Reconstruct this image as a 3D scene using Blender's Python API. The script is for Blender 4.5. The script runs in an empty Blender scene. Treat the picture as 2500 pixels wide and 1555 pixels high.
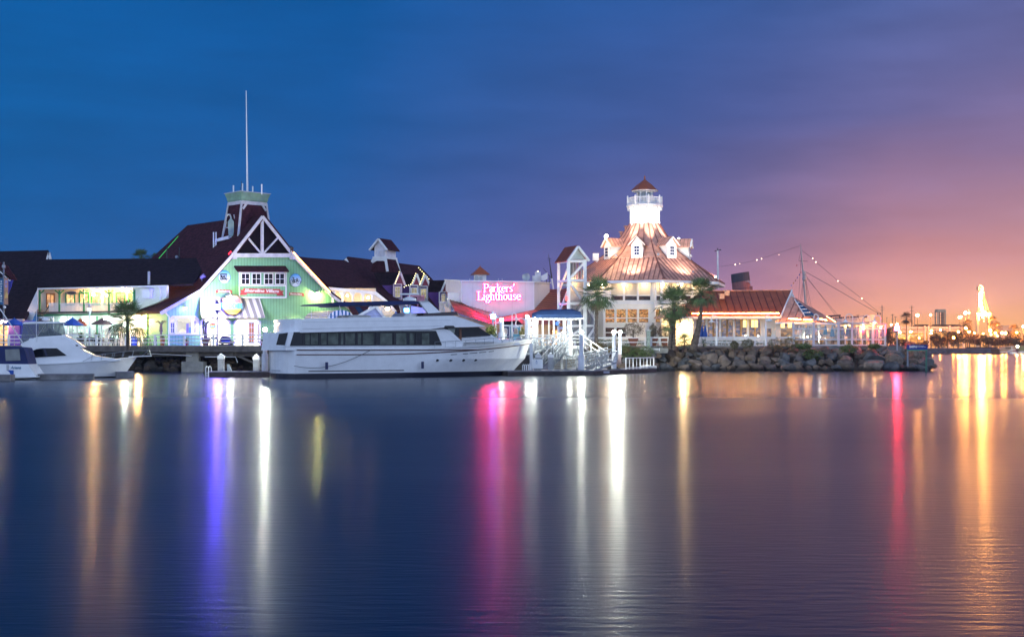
import bpy, bmesh, math, random
from mathutils import Vector, Matrix
V = Vector
R = math.radians
random.seed(11)
sc = bpy.context.scene
col = sc.collection

# ------------------------------------------------------------------ camera
F, CX, HY, EH = 3000.0, 1250.0, 853.0, 2.4      # focal length in photo pixels, centre column, horizon row, eye height
cam_d = bpy.data.cameras.new("camera")
cam = bpy.data.objects.new("camera", cam_d); col.objects.link(cam)
cam.location = (0, 0, EH); cam.rotation_euler = (R(90), 0, 0)
cam_d.sensor_width = 36; cam_d.lens = 36*F/2500
cam_d.shift_y = (HY-777.5)/2500
cam_d.clip_start = 0.5; cam_d.clip_end = 20000
sc.camera = cam
sc.view_settings.view_transform = 'Standard'; sc.view_settings.look = 'None'
sc.view_settings.exposure = 0; sc.view_settings.gamma = 1
sc.cycles.sample_clamp_indirect = 6
sc.cycles.caustics_reflective = False; sc.cycles.caustics_refractive = False
sc.cycles.max_bounces = 6; sc.cycles.diffuse_bounces = 2; sc.cycles.glossy_bounces = 3
sc.cycles.transparent_max_bounces = 8

# ------------------------------------------------------------------ world (dusk sky)
def lin(c): return tuple((x/12.92 if x <= .04045 else ((x+.055)/1.055)**2.4) for x in (v/255 for v in c))
w = bpy.data.worlds.new("World"); sc.world = w; w.use_nodes = True
nt = w.node_tree; N = nt.nodes; Lk = nt.links
for n in list(N): N.remove(n)
def nd(t, **k):
    n = N.new(t)
    for a, b in k.items(): setattr(n, a, b)
    return n
def math_(op, a, b=None, clamp=False):
    n = nd('ShaderNodeMath', operation=op); n.use_clamp = clamp
    for i, x in enumerate((a, b)):
        if x is None: continue
        if isinstance(x, (int, float)): n.inputs[i].default_value = x
        else: Lk.new(x, n.inputs[i])
    return n.outputs[0]
tc = nd('ShaderNodeTexCoord'); sx = nd('ShaderNodeSeparateXYZ'); Lk.new(tc.outputs['Generated'], sx.inputs[0])
hyp = math_('SQRT', math_('ADD', math_('POWER', sx.outputs[0], 2), math_('POWER', sx.outputs[1], 2)))
el = math_('DIVIDE', sx.outputs[2], math_('MAXIMUM', hyp, .001))          # tan of elevation
az = math_('ARCTAN2', sx.outputs[0], sx.outputs[1])
# thin streaky dusk clouds
mp = nd('ShaderNodeMapping'); Lk.new(tc.outputs['Generated'], mp.inputs[0]); mp.inputs['Scale'].default_value = (3, 3, 16); mp.inputs['Rotation'].default_value = (0, R(7), 0)
nz = nd('ShaderNodeTexNoise'); Lk.new(mp.outputs[0], nz.inputs[0]); nz.inputs['Scale'].default_value = 2.2; nz.inputs['Detail'].default_value = 5
cloud = math_('SUBTRACT', nz.outputs[0], .5)
el2 = math_('ADD', el, math_('MULTIPLY', cloud, .045))
az2 = math_('ADD', az, math_('MULTIPLY', cloud, .10))
def ramp(fac, stops):
    r = nd('ShaderNodeValToRGB'); Lk.new(fac, r.inputs[0]); e = r.color_ramp.elements
    while len(e) > 1: e.remove(e[-1])
    for i, (p, c) in enumerate(stops):
        x = e[0] if i == 0 else e.new(p)
        x.position = p; x.color = (*lin(c), 1)
    return r.outputs[0]
fe = math_('MULTIPLY', el2, 2.0, True)     # 0 at the horizon, 1 at tan .5
def yy(y): return min(1, max(0, (HY-y)/F*2))
stations = [
 (-.395, [(0,(14,88,160)),(yy(700),(6,88,160)),(yy(565),(0,90,160)),(yy(300),(0,94,165)),(yy(0),(0,97,174)),(1,(0,84,160))]),
 (-.138, [(0,(64,96,165)),(yy(700),(50,93,162)),(yy(565),(32,90,160)),(yy(300),(16,90,163)),(yy(0),(2,93,170)),(1,(10,84,158))]),
 (0.0,   [(0,(120,104,168)),(yy(700),(100,98,164)),(yy(565),(74,92,160)),(yy(300),(50,90,158)),(yy(0),(34,91,165)),(1,(30,84,156))]),
 (.13,   [(0,(175,122,160)),(yy(700),(138,110,160)),(yy(565),(106,101,158)),(yy(300),(68,92,158)),(yy(0),(48,92,164)),(1,(42,84,156))]),
 (.20,   [(0,(240,160,140)),(yy(760),(222,146,146)),(yy(700),(182,128,150)),(yy(565),(137,114,153)),(yy(300),(84,97,160)),(yy(0),(60,95,164)),(1,(50,86,156))]),
 (.30,   [(0,(255,172,96)),(yy(800),(255,176,110)),(yy(740),(243,166,138)),(yy(650),(218,148,148)),(yy(565),(182,132,152)),(yy(300),(108,106,160)),(yy(0),(80,103,168)),(1,(70,98,160))]),
 (.395,  [(0,(255,182,92)),(yy(800),(255,180,112)),(yy(740),(243,170,140)),(yy(650),(220,152,150)),(yy(565),(192,140,154)),(yy(400),(145,118,156)),(yy(200),(112,110,164)),(yy(0),(96,107,168)),(1,(80,100,160))]),
]
cur = None
for i, (a, st) in enumerate(stations):
    c = ramp(fe, st)
    if cur is None: cur = c; pa = a; continue
    mr = nd('ShaderNodeMapRange'); mr.interpolation_type = 'LINEAR'; Lk.new(az2, mr.inputs[0])
    mr.inputs[1].default_value = pa; mr.inputs[2].default_value = a
    mx = nd('ShaderNodeMixRGB'); Lk.new(mr.outputs[0], mx.inputs[0]); Lk.new(cur, mx.inputs[1]); Lk.new(c, mx.inputs[2])
    cur = mx.outputs[0]; pa = a
# sky behind the viewer brightened beyond dusk to light the fronts; deep blue zenith
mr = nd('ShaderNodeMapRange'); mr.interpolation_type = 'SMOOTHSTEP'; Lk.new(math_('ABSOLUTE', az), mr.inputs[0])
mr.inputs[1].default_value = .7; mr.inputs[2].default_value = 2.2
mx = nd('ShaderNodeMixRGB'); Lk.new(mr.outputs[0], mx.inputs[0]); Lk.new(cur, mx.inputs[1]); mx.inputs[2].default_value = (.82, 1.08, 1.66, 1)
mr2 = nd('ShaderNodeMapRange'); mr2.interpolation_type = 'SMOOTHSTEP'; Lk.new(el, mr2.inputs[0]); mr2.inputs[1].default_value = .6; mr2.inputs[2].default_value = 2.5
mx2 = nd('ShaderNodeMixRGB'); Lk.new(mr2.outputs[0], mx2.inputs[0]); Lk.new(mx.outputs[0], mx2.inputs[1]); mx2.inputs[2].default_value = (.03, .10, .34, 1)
cl = nd('ShaderNodeMixRGB', blend_type='MULTIPLY'); cl.inputs[0].default_value = 1
cadd = nd('ShaderNodeMapRange'); Lk.new(nz.outputs[0], cadd.inputs[0]); cadd.inputs[1].default_value = .3; cadd.inputs[2].default_value = .7; cadd.inputs[3].default_value = .87; cadd.inputs[4].default_value = 1.09
comb = nd('ShaderNodeCombineXYZ')
for i in range(3): Lk.new(cadd.outputs[0], comb.inputs[i])
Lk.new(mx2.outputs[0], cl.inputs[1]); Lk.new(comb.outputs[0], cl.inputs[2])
sky = nd('ShaderNodeTexSky'); sky.sky_type = 'NISHITA'; sky.sun_disc = False
sky.sun_elevation = R(0.5); sky.sun_rotation = R(20)
bg1 = nd('ShaderNodeBackground'); Lk.new(sky.outputs[0], bg1.inputs[0]); bg1.inputs[1].default_value = .001
# the haze box dims what lies behind it: let the sky behind it shine by as much more near the horizon
path = math_('MULTIPLY', math_('DIVIDE', 92, math_('MAXIMUM', el, .056)), .00012*.85)
boost = math_('EXPONENT', path)
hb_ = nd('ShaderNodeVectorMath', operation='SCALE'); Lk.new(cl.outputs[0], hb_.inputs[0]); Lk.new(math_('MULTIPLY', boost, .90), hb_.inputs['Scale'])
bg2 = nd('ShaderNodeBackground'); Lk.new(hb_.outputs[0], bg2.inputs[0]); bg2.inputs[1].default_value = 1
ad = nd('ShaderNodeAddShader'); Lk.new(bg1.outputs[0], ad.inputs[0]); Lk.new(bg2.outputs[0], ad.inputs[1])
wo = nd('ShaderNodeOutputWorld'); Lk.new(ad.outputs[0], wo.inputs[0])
# last afterglow: a weak, broad sun just at the horizon behind the far shore
sd = bpy.data.lights.new("sun", 'SUN'); sd.energy = .05; sd.angle = R(25); sd.specular_factor = 0; sd.color = (1, .6, .4)
so = bpy.data.objects.new("sun", sd); col.objects.link(so)
so.rotation_euler = (R(88), 0, R(180-20)); so.location = (0, 0, 60)

# ------------------------------------------------------------------ helpers
def P(px, py, Y): return V(((px-CX)/F*Y, Y, EH+(HY-py)/F*Y))
def PZ(px, Y, z): return V(((px-CX)/F*Y, Y, z))
CAM = V((0, 0, EH))
class Pl:                                  # a plane one can address by photo pixel
    def __init__(s, o, u=None, n=None):
        s.o = V(o)
        if n is None:
            s.u = V(u).normalized(); n = V((s.u.y, -s.u.x, 0))
        s.n = V(n).normalized()
        if s.n.dot(CAM-s.o) < 0: s.n = -s.n
        if u is None: s.u = V((0, 0, 1)).cross(s.n); s.u = -s.u if s.u.x < 0 else s.u; s.u.normalize()
    def pt(s, px, py, off=0.0):
        d = V(((px-CX)/F, 1, (HY-py)/F)); t = (s.o+s.n*off-CAM).dot(s.n)/d.dot(s.n)
        return CAM+d*t
    def sz(s, px, z, off=0.0):
        d = V(((px-CX)/F, 1, 0)); t = (s.o+s.n*off-CAM).dot(s.n)/d.dot(s.n)
        p = CAM+d*t; p.z = z; return p
def pla(px, Y, ang): return Pl(PZ(px, Y, 0), (math.cos(R(ang)), math.sin(R(ang)), 0))
def pl3(a, b, c): return Pl(a, None, (b-a).cross(c-a))
OFF = {}
class MB:
    def __init__(s): s.v = []; s.f = []
    def add(s, vs, fs):
        k = len(s.v); s.v += [V(x) for x in vs]; s.f += [tuple(k+i for i in f) for f in fs]; return s
    def hexa(s, p):   # 8 points: bottom 0-3, top 4-7
        return s.add(p, [(0,3,2,1),(4,5,6,7),(0,1,5,4),(1,2,6,5),(2,3,7,6),(3,0,4,7)])
    def box(s, c, d, rz=0):
        c = V(c); x = V((math.cos(rz), math.sin(rz), 0))*d[0]/2; y = V((-math.sin(rz), math.cos(rz), 0))*d[1]/2; z = V((0,0,d[2]/2))
        return s.hexa([c-x-y-z, c+x-y-z, c+x+y-z, c-x+y-z, c-x-y+z, c+x-y+z, c+x+y+z, c-x+y+z])
    def ext(s, poly, vec):
        n = len(poly); poly = [V(p) for p in poly]; vec = V(vec)
        return s.add(poly+[p+vec for p in poly], [tuple(range(n)), tuple(range(2*n-1, n-1, -1))]+[(i, n+i, n+(i+1) % n, (i+1) % n) for i in range(n)])
    def bar(s, a, b, w=.1, h=None, up=(0,0,1)):
        a, b = V(a), V(b); h = h or w; d = (b-a)
        if d.length < 1e-5: return s
        d.normalize(); sd_ = d.cross(V(up))
        if sd_.length < 1e-3: sd_ = d.cross(V((0,1,0)))
        sd_.normalize(); u2 = sd_.cross(d); x = sd_*w/2; y = u2*h/2
        return s.hexa([a-x-y, a+x-y, b+x-y, b-x-y, a-x+y, a+x+y, b+x+y, b-x+y])
    def tube(s, pts, r, seg=8, cap=True):
        pts = [V(p) for p in pts]; rs = r if isinstance(r, (list, tuple)) else [r]*len(pts); k = len(s.v); n = len(pts)
        for i, p in enumerate(pts):
            d = (pts[min(i+1, n-1)]-pts[max(i-1, 0)])
            d = d.normalized() if d.length > 1e-6 else V((0,0,1))
            a = d.cross(V((0,1,0.013)));  a.normalize(); b = d.cross(a)
            for j in range(seg):
                t = 2*math.pi*j/seg; s.v.append(p+(a*math.cos(t)+b*math.sin(t))*rs[i])
        for i in range(n-1):
            for j in range(seg):
                j2 = (j+1) % seg; s.f.append((k+i*seg+j, k+i*seg+j2, k+(i+1)*seg+j2, k+(i+1)*seg+j))
        if cap: s.f.append(tuple(k+j for j in range(seg))[::-1]); s.f.append(tuple(k+(n-1)*seg+j for j in range(seg)))
        return s
    def lathe(s, c, prof, seg=16, a0=0, cap=True):
        c = V(c); k = len(s.v); n = len(prof)
        for r, z in prof:
            for j in range(seg):
                t = a0+2*math.pi*j/seg; s.v.append(c+V((r*math.sin(t), -r*math.cos(t), z)))
        for i in range(n-1):
            for j in range(seg):
                j2 = (j+1) % seg; s.f.append((k+i*seg+j, k+i*seg+j2, k+(i+1)*seg+j2, k+(i+1)*seg+j))
        if cap: s.f.append(tuple(k+j for j in range(seg))[::-1]); s.f.append(tuple(k+(n-1)*seg+j for j in range(seg)))
        return s
    def ball(s, c, r, sub=1, sq=(1,1,1)):
        bm = bmesh.new(); bmesh.ops.create_icosphere(bm, subdivisions=sub, radius=r); c = V(c)
        vs = [c+V((v.co.x*sq[0], v.co.y*sq[1], v.co.z*sq[2])) for v in bm.verts]; fs = [tuple(v.index for v in f.verts) for f in bm.faces]; bm.free()
        return s.add(vs, fs)
    # on-plane helpers
    def pp(s, pl, pts, off=0., th=.05):       # polygon by pixels, from off to off+th
        a = [pl.pt(x, y, off) for x, y in pts]; n = len(a); b = [p+pl.n*th for p in a]
        return s.add(a+b, [tuple(range(n)), tuple(range(2*n-1, n-1, -1))]+[(i, n+i, n+(i+1) % n, (i+1) % n) for i in range(n)])
    def pr(s, pl, x0, y0, x1, y1, off=0., th=.05):
        return s.pp(pl, [(x0,y0),(x1,y0),(x1,y1),(x0,y1)], off, th)
    def pb(s, pl, x0, y0, x1, y1, w=.12, d=None, off=0.):
        a = pl.pt(x0, y0, off); b = pl.pt(x1, y1, off); return s.bar(a, b, d or w, w, up=pl.n.cross(b-a) if (b-a).length > 0 else (0,0,1))
    def build(s, name, m, parent=None, smooth=False, local=False):
        me = bpy.data.meshes.new(name)
        if parent is not None: off = V((0,0,0)) if local else OFF[parent.name]
        elif local: off = V((0,0,0))
        else:
            xs = [v.x for v in s.v]; ys = [v.y for v in s.v]; off = V(((min(xs)+max(xs))/2, (min(ys)+max(ys))/2, min(v.z for v in s.v)))
        me.from_pydata([tuple(v-off) for v in s.v], [], s.f)
        bm = bmesh.new(); bm.from_mesh(me); bmesh.ops.recalc_face_normals(bm, faces=bm.faces); bm.to_mesh(me); bm.free()
        if smooth:
            for p in me.polygons: p.use_smooth = True
        me.materials.append(m)
        o = bpy.data.objects.new(name, me); col.objects.link(o)
        if parent is not None: o.parent = parent
        else: o.location = off
        OFF[o.name] = off
        return o
def tag(o, label=None, cat=None, group=None, kind=None):
    if label: o['label'] = label
    if cat: o['category'] = cat
    if group: o['group'] = group
    if kind: o['kind'] = kind
    return o
def thing(name, label, cat, loc, group=None):
    o = bpy.data.objects.new(name, None); o.empty_display_size = .5; col.objects.link(o); o.location = loc; OFF[o.name] = V(loc)
    return tag(o, label, cat, group)
def dup(root, loc, label=None, rz=0, sc_=1):
    def cp(o, par):
        c = o.copy(); col.objects.link(c)
        if par is not None: c.parent = par
        for ch in o.children: cp(ch, c)
        return c
    r = cp(root, None); r.location = loc; r.rotation_euler = (0, 0, rz); r.scale = (sc_,)*3
    if label: r['label'] = label
    return r

# ------------------------------------------------------------------ materials
def M(name, rgb, rough=.6, metal=0., var=.18, vs=1.5, bump=.0, bs=8, coat=0, spec=.5):
    m = bpy.data.materials.new(name); m.use_nodes = True; t = m.node_tree; b = t.nodes['Principled BSDF']
    b.inputs['Roughness'].default_value = rough; b.inputs['Metallic'].default_value = metal; b.inputs['Specular IOR Level'].default_value = spec
    if coat: b.inputs['Coat Weight'].default_value = coat
    g = t.nodes.new('ShaderNodeNewGeometry')
    n = t.nodes.new('ShaderNodeTexNoise'); n.inputs['Scale'].default_value = vs; n.inputs['Detail'].default_value = 6; t.links.new(g.outputs['Position'], n.inputs[0])
    r = t.nodes.new('ShaderNodeMapRange'); r.inputs[1].default_value = .3; r.inputs[2].default_value = .7; r.inputs[3].default_value = 1-var; r.inputs[4].default_value = 1+var
    t.links.new(n.outputs[0], r.inputs[0])
    mm = t.nodes.new('ShaderNodeVectorMath'); mm.operation = 'SCALE'; mm.inputs[0].default_value = rgb; t.links.new(r.outputs[0], mm.inputs['Scale'])
    t.links.new(mm.outputs[0], b.inputs['Base Color'])
    if bump:
        n2 = t.nodes.new('ShaderNodeTexNoise'); n2.inputs['Scale'].default_value = bs; n2.inputs['Detail'].default_value = 4; t.links.new(g.outputs['Position'], n2.inputs[0])
        bp = t.nodes.new('ShaderNodeBump'); bp.inputs['Strength'].default_value = bump; bp.inputs['Distance'].default_value = .1
        t.links.new(n2.outputs[0], bp.inputs['Height']); t.links.new(bp.outputs[0], b.inputs['Normal'])
    m['col'] = mm.name
    return m
def stripes(m, u, spacing, width=.12, dark=.45, jitter=0., bump=0):
    """darken narrow joints every `spacing` metres along world direction u (board joints, shingle courses)"""
    t = m.node_tree; b = t.nodes['Principled BSDF']; g = t.nodes.new('ShaderNodeNewGeometry')
    d = t.nodes.new('ShaderNodeVectorMath'); d.operation = 'DOT_PRODUCT'; d.inputs[1].default_value = V(u); t.links.new(g.outputs['Position'], d.inputs[0])
    dv = t.nodes.new('ShaderNodeMath'); dv.operation = 'DIVIDE'; dv.inputs[1].default_value = spacing; t.links.new(d.outputs['Value'], dv.inputs[0])
    src = dv.outputs[0]
    if jitter:
        n = t.nodes.new('ShaderNodeTexNoise'); n.inputs['Scale'].default_value = 2.5; t.links.new(g.outputs['Position'], n.inputs[0])
        a = t.nodes.new('ShaderNodeMath'); a.operation = 'MULTIPLY_ADD'; a.inputs[1].default_value = jitter; t.links.new(n.outputs[0], a.inputs[0]); t.links.new(src, a.inputs[2]); src = a.outputs[0]
    fr = t.nodes.new('ShaderNodeMath'); fr.operation = 'FRACT'; t.links.new(src, fr.inputs[0])
    lt = t.nodes.new('ShaderNodeMath'); lt.operation = 'LESS_THAN'; lt.inputs[1].default_value = width; t.links.new(fr.outputs[0], lt.inputs[0])
    mu = t.nodes.new('ShaderNodeMath'); mu.operation = 'MULTIPLY_ADD'; mu.inputs[1].default_value = dark-1; mu.inputs[2].default_value = 1; t.links.new(lt.outputs[0], mu.inputs[0])
    sc2 = t.nodes.new('ShaderNodeVectorMath'); sc2.operation = 'SCALE'
    prev = b.inputs['Base Color'].links[0].from_socket; t.links.new(prev, sc2.inputs[0]); t.links.new(mu.outputs[0], sc2.inputs['Scale']); t.links.new(sc2.outputs[0], b.inputs['Base Color'])
    return m
def two(m, u, spacing, rgb2, width=.5):
    """alternate two fabric colours in bands along u"""
    t = m.node_tree; b = t.nodes['Principled BSDF']; g = t.nodes.new('ShaderNodeNewGeometry')
    d = t.nodes.new('ShaderNodeVectorMath'); d.operation = 'DOT_PRODUCT'; d.inputs[1].default_value = V(u); t.links.new(g.outputs['Position'], d.inputs[0])
    dv = t.nodes.new('ShaderNodeMath'); dv.operation = 'DIVIDE'; dv.inputs[1].default_value = spacing; t.links.new(d.outputs['Value'], dv.inputs[0])
    fr = t.nodes.new('ShaderNodeMath'); fr.operation = 'FRACT'; t.links.new(dv.outputs[0], fr.inputs[0])
    lt = t.nodes.new('ShaderNodeMath'); lt.operation = 'LESS_THAN'; lt.inputs[1].default_value = width; t.links.new(fr.outputs[0], lt.inputs[0])
    mx = t.nodes.new('ShaderNodeMixRGB'); t.links.new(lt.outputs[0], mx.inputs[0]); mx.inputs[2].default_value = (*rgb2, 1)
    t.links.new(b.inputs['Base Color'].links[0].from_socket, mx.inputs[1]); t.links.new(mx.outputs[0], b.inputs['Base Color'])
    return m
def E(name, rgb, st):
    m = bpy.data.materials.new(name); m.use_nodes = True; t = m.node_tree
    for n in list(t.nodes): t.nodes.remove(n)
    e = t.nodes.new('ShaderNodeEmission'); e.inputs[0].default_value = (*rgb, 1); e.inputs[1].default_value = st
    o = t.nodes.new('ShaderNodeOutputMaterial'); t.links.new(e.outputs[0], o.inputs[0])
    if st < 41: m.cycles.emission_sampling = 'NONE'
    return m
def room(name, rgb, st, scale=.8, lo=.35, rgb2=None):
    """a lit room behind glass: uneven glow with a glossy pane in front of it"""
    m = bpy.data.materials.new(name); m.use_nodes = True; t = m.node_tree; b = t.nodes['Principled BSDF']
    b.inputs['Base Color'].default_value = (.02,.02,.025,1); b.inputs['Roughness'].default_value = .12
    g = t.nodes.new('ShaderNodeNewGeometry'); mp = t.nodes.new('ShaderNodeMapping'); mp.inputs['Scale'].default_value = (1, 1, 1.6); t.links.new(g.outputs['Position'], mp.inputs[0])
    n = t.nodes.new('ShaderNodeTexVoronoi'); n.distance = 'CHEBYCHEV'; n.inputs['Scale'].default_value = scale*1.6; t.links.new(mp.outputs[0], n.inputs[0])
    r = t.nodes.new('ShaderNodeSeparateColor'); t.links.new(n.outputs['Color'], r.inputs[0])
    mr = t.nodes.new('ShaderNodeMapRange'); mr.inputs[3].default_value = lo*st; mr.inputs[4].default_value = st*1.5; t.links.new(r.outputs[0], mr.inputs[0])
    mx = t.nodes.new('ShaderNodeMixRGB'); mx.inputs[1].default_value = (*rgb,1); mx.inputs[2].default_value = (*(rgb2 or rgb),1); t.links.new(r.outputs[1], mx.inputs[0])
    t.links.new(mx.outputs[0], b.inputs['Emission Color']); t.links.new(mr.outputs[0], b.inputs['Emission Strength']); m.cycles.emission_sampling = 'NONE'
    return m
white = M('white_paint', (.78,.78,.77), .5, var=.06)
offwhite = M('cream_paint', (.72,.68,.58), .6, var=.08)
greytrim = M('grey_paint', (.42,.44,.46), .6, var=.1)
shing = stripes(M('dark_shingles', (.020,.012,.018), .9, var=.5, vs=2.2, bump=.5, spec=.12), (0,0,1), .22, .25, .5, .5)
shing2 = stripes(M('maroon_shingles', (.055,.016,.024), .9, var=.45, vs=2.2, bump=.5, spec=.12), (0,0,1), .22, .25, .5, .5)
copper = M('copper_roof', (.62,.31,.22), .55, .08, var=.28, vs=1.6)
coppers = M('copper_seams', (.24,.09,.065), .5, .2)
redmetal = M('red_metal_roof', (.36,.095,.040), .4, .2, var=.2)
redseam = M('red_seams', (.09,.014,.017), .4, .2)
greenp = M('green_trim', (.02,.22,.08), .5)
darkglass = M('dark_glass', (.008,.009,.014), .06, var=.3, spec=.22)
navy = M('navy_canvas', (.012,.022,.10), .8, var=.25, bump=.2)
black = M('black_paint', (.008,.008,.012), .4)
wood = stripes(M('weathered_wood', (.11,.095,.085), .85, var=.35, vs=2, bump=.5), (0,0,1), .24, .1, .4)
concrete = M('stained_concrete', (.26,.25,.22), .85, var=.3, vs=1.2, bump=.3)
metalg = M('grey_metal', (.32,.34,.36), .4, .6, var=.12)
darkm = M('dark_metal', (.05,.05,.055), .5, .4)
terra = M('terracotta', (.28,.10,.055), .8)
bluefab = M('blue_fabric', (.010,.07,.34), .8, var=.15)
tealfab = M('teal_fabric', (.02,.16,.30), .8)
brownfab = M('brown_fabric', (.09,.05,.05), .8)
orangefab = M('orange_fabric', (.35,.07,.02), .8)
gelcoat = M('gelcoat', (.83,.83,.83), .22, var=.05, coat=.3)
brown = M('brown_stripe', (.10,.03,.022), .4)
foliage = M('palm_green', (.090,.145,.052), .7, var=.5, vs=2)
foliage2 = M('shrub_green', (.10,.14,.04), .8, var=.5, vs=3)
drygrass = M('dry_grass', (.17,.13,.06), .9, var=.4, vs=3)
bark = stripes(M('palm_bark', (.13,.10,.08), .9, var=.4, vs=5, bump=.8), (0,0,1), .16, .3, .5, .8)
e_warm = E('bulb_warm', (1,.54,.19), 1700)
e_white = E('bulb_white', (.92,1,.90), 700)
e_led = E('led_orange', (1,.42,.10), 14)
# ------------------------------------------------------------------ generic pieces
def window(pl, x0, y0, x1, y1, parent, pane, cols=2, rows=2, frame=white, fw=.09, off=.02, label=None, mw=.04, mb=None):
    f = MB(); e = .06
    a = pl.pt(x0, y0, off); px = lambda w_: w_*F/a.y
    k = px(fw)
    f.pr(pl, x0, y0, x1, y0+k, off, e).pr(pl, x0, y1-k, x1, y1, off, e).pr(pl, x0, y0+k, x0+k, y1-k, off, e).pr(pl, x1-k, y0+k, x1, y1-k, off, e)
    m = px(mw)/2
    for i in range(1, cols): x = x0+(x1-x0)*i/cols; f.pr(pl, x-m, y0+k, x+m, y1-k, off+.012, e-.02)
    for i in range(1, rows): y = y0+(y1-y0)*i/rows; f.pr(pl, x0+k, y-m, x1-k, y+m, off+.01, e-.02)
    o = f.build('window', frame, parent)
    if label: o['label'] = label
    MB().pr(pl, x0+k*.8, y0+k*.8, x1-k*.8, y1-k*.8, off-.01, .03).build('pane', pane, o)
    return o
def wallholes(pl, x0, y0, x1, y1, holes, th=.25, z0=None):
    """a wall with real openings; pixel rectangles on plane pl"""
    m = MB(); xs = sorted({x0, x1}|{h[0] for h in holes}|{h[2] for h in holes}); ys = sorted({y0, y1}|{h[1] for h in holes}|{h[3] for h in holes})
    def solid(i, j):
        if i < 0 or j < 0 or i >= len(xs)-1 or j >= len(ys)-1: return False
        cx_, cy = (xs[i]+xs[i+1])/2, (ys[j]+ys[j+1])/2
        return not any(h[0] < cx_ < h[2] and h[1] < cy < h[3] for h in holes)
    def q(x, y, o):
        if z0 is not None and y == y1: return pl.sz(x, z0, o)
        return pl.pt(x, y)+pl.n*o if o else pl.pt(x, y)
    for i in range(len(xs)-1):
        for j in range(len(ys)-1):
            if not solid(i, j): continue
            c = [(xs[i], ys[j]), (xs[i+1], ys[j]), (xs[i+1], ys[j+1]), (xs[i], ys[j+1])]
            f = [q(x, y, 0) for x, y in c]; b = [q(x, y, 0)-pl.n*th for x, y in c]
            m.add(f, [(0,1,2,3)]); m.add(b, [(3,2,1,0)])
            for (di, dj, s, e) in ((0,-1,0,1),(1,0,1,2),(0,1,2,3),(-1,0,3,0)):
                if not solid(i+di, j+dj): m.add([f[s], f[e], b[e], b[s]], [(0,1,2,3)])
    return m
def seam_face(face, ribs, e0, e1, t1, t0, sp=.45, rw=.05, th=.08):
    """planar roof quad e0-e1 (eave) t0-t1 (top) with standing seams running up the slope"""
    e0, e1, t1, t0 = V(e0), V(e1), V(t1), V(t0)
    n = (e1-e0).cross(t0-e0)
    if n.length < 1e-6: n = (e1-e0).cross(t1-e0)
    n.normalize()
    if n.z < 0: n = -n
    poly = [e0, e1, t1, t0] if (t1-t0).length > .01 else [e0, e1, t1]
    face.ext([p-n*th for p in poly], n*th)
    ux = (e1-e0).normalized(); uy = n.cross(ux)
    if uy.dot(t0-e0) < 0: uy = -uy
    W_ = (e1-e0).length; H = (t0-e0).dot(uy); a = (t0-e0).dot(ux); b = (t1-e0).dot(ux); H1 = (t1-e0).dot(uy)
    k = int(W_/sp)+int(max(0, -a)/sp)+int(max(0, b-W_)/sp)
    x = sp/2 - int(max(0, -a)/sp)*sp
    lo = min(0, a); hi = max(W_, b)
    x = lo+sp/2
    while x < hi:
        if a <= x <= b: ym = H+(H1-H)*(x-a)/max(b-a, .01)
        elif x < a: ym = H*x/a if a > 0 else 0
        else: ym = H1*(W_-x)/(W_-b) if W_ > b else 0
        yb = 0
        if x < 0: yb = H*x/a if a < 0 else 0
        if x > W_: yb = H1*(x-W_)/(b-W_) if b > W_ else 0
        if ym-yb > .15: ribs.bar(e0+ux*x+uy*yb+n*.02, e0+ux*x+uy*ym+n*.02, rw, .06, up=n)
        x += sp
def bulb(pos, r, m, parent, name='bulb', sub=1):
    return MB().ball(pos, r, sub).build(name, m, parent)
def text(s, pl, x0, x1, yc, hpx, m, parent, name='lettering', off=.1, depth=.03, shear=0, bold=0, slope=0):
    cu = bpy.data.curves.new(name, 'FONT'); cu.body = s; cu.extrude = depth/2; cu.shear = shear; cu.offset = bold; cu.resolution_u = 3
    to = bpy.data.objects.new('tmp', cu); col.objects.link(to); dg = bpy.context.evaluated_depsgraph_get(); me = bpy.data.meshes.new_from_object(to.evaluated_get(dg))
    bpy.data.objects.remove(to)
    xs = [v.co.x for v in me.vertices]; ys = [v.co.y for v in me.vertices]
    a = pl.pt(x0, yc, off); b = pl.pt(x1, yc+slope, off); W_ = (b-a).length; Hh = hpx*a.y/F
    sx_ = W_/(max(xs)-min(xs)); sy_ = Hh/(max(ys)-min(ys)); u = (b-a).normalized(); n = pl.n; up = n.cross(u); up = up if up.z > 0 else -up
    base = OFF[parent.name] if parent is not None else V((0,0,0)); my = (max(ys)+min(ys))/2; mx_ = min(xs)
    for v in me.vertices:
        x, y, z = (v.co.x-mx_)*sx_, (v.co.y-my)*sy_, v.co.z
        v.co = a+u*x+up*y+n*z-base
    me.materials.clear(); me.materials.append(m)
    o = bpy.data.objects.new(name, me); col.objects.link(o)
    if parent is not None: o.parent = parent; OFF[o.name] = base
    return o

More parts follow.
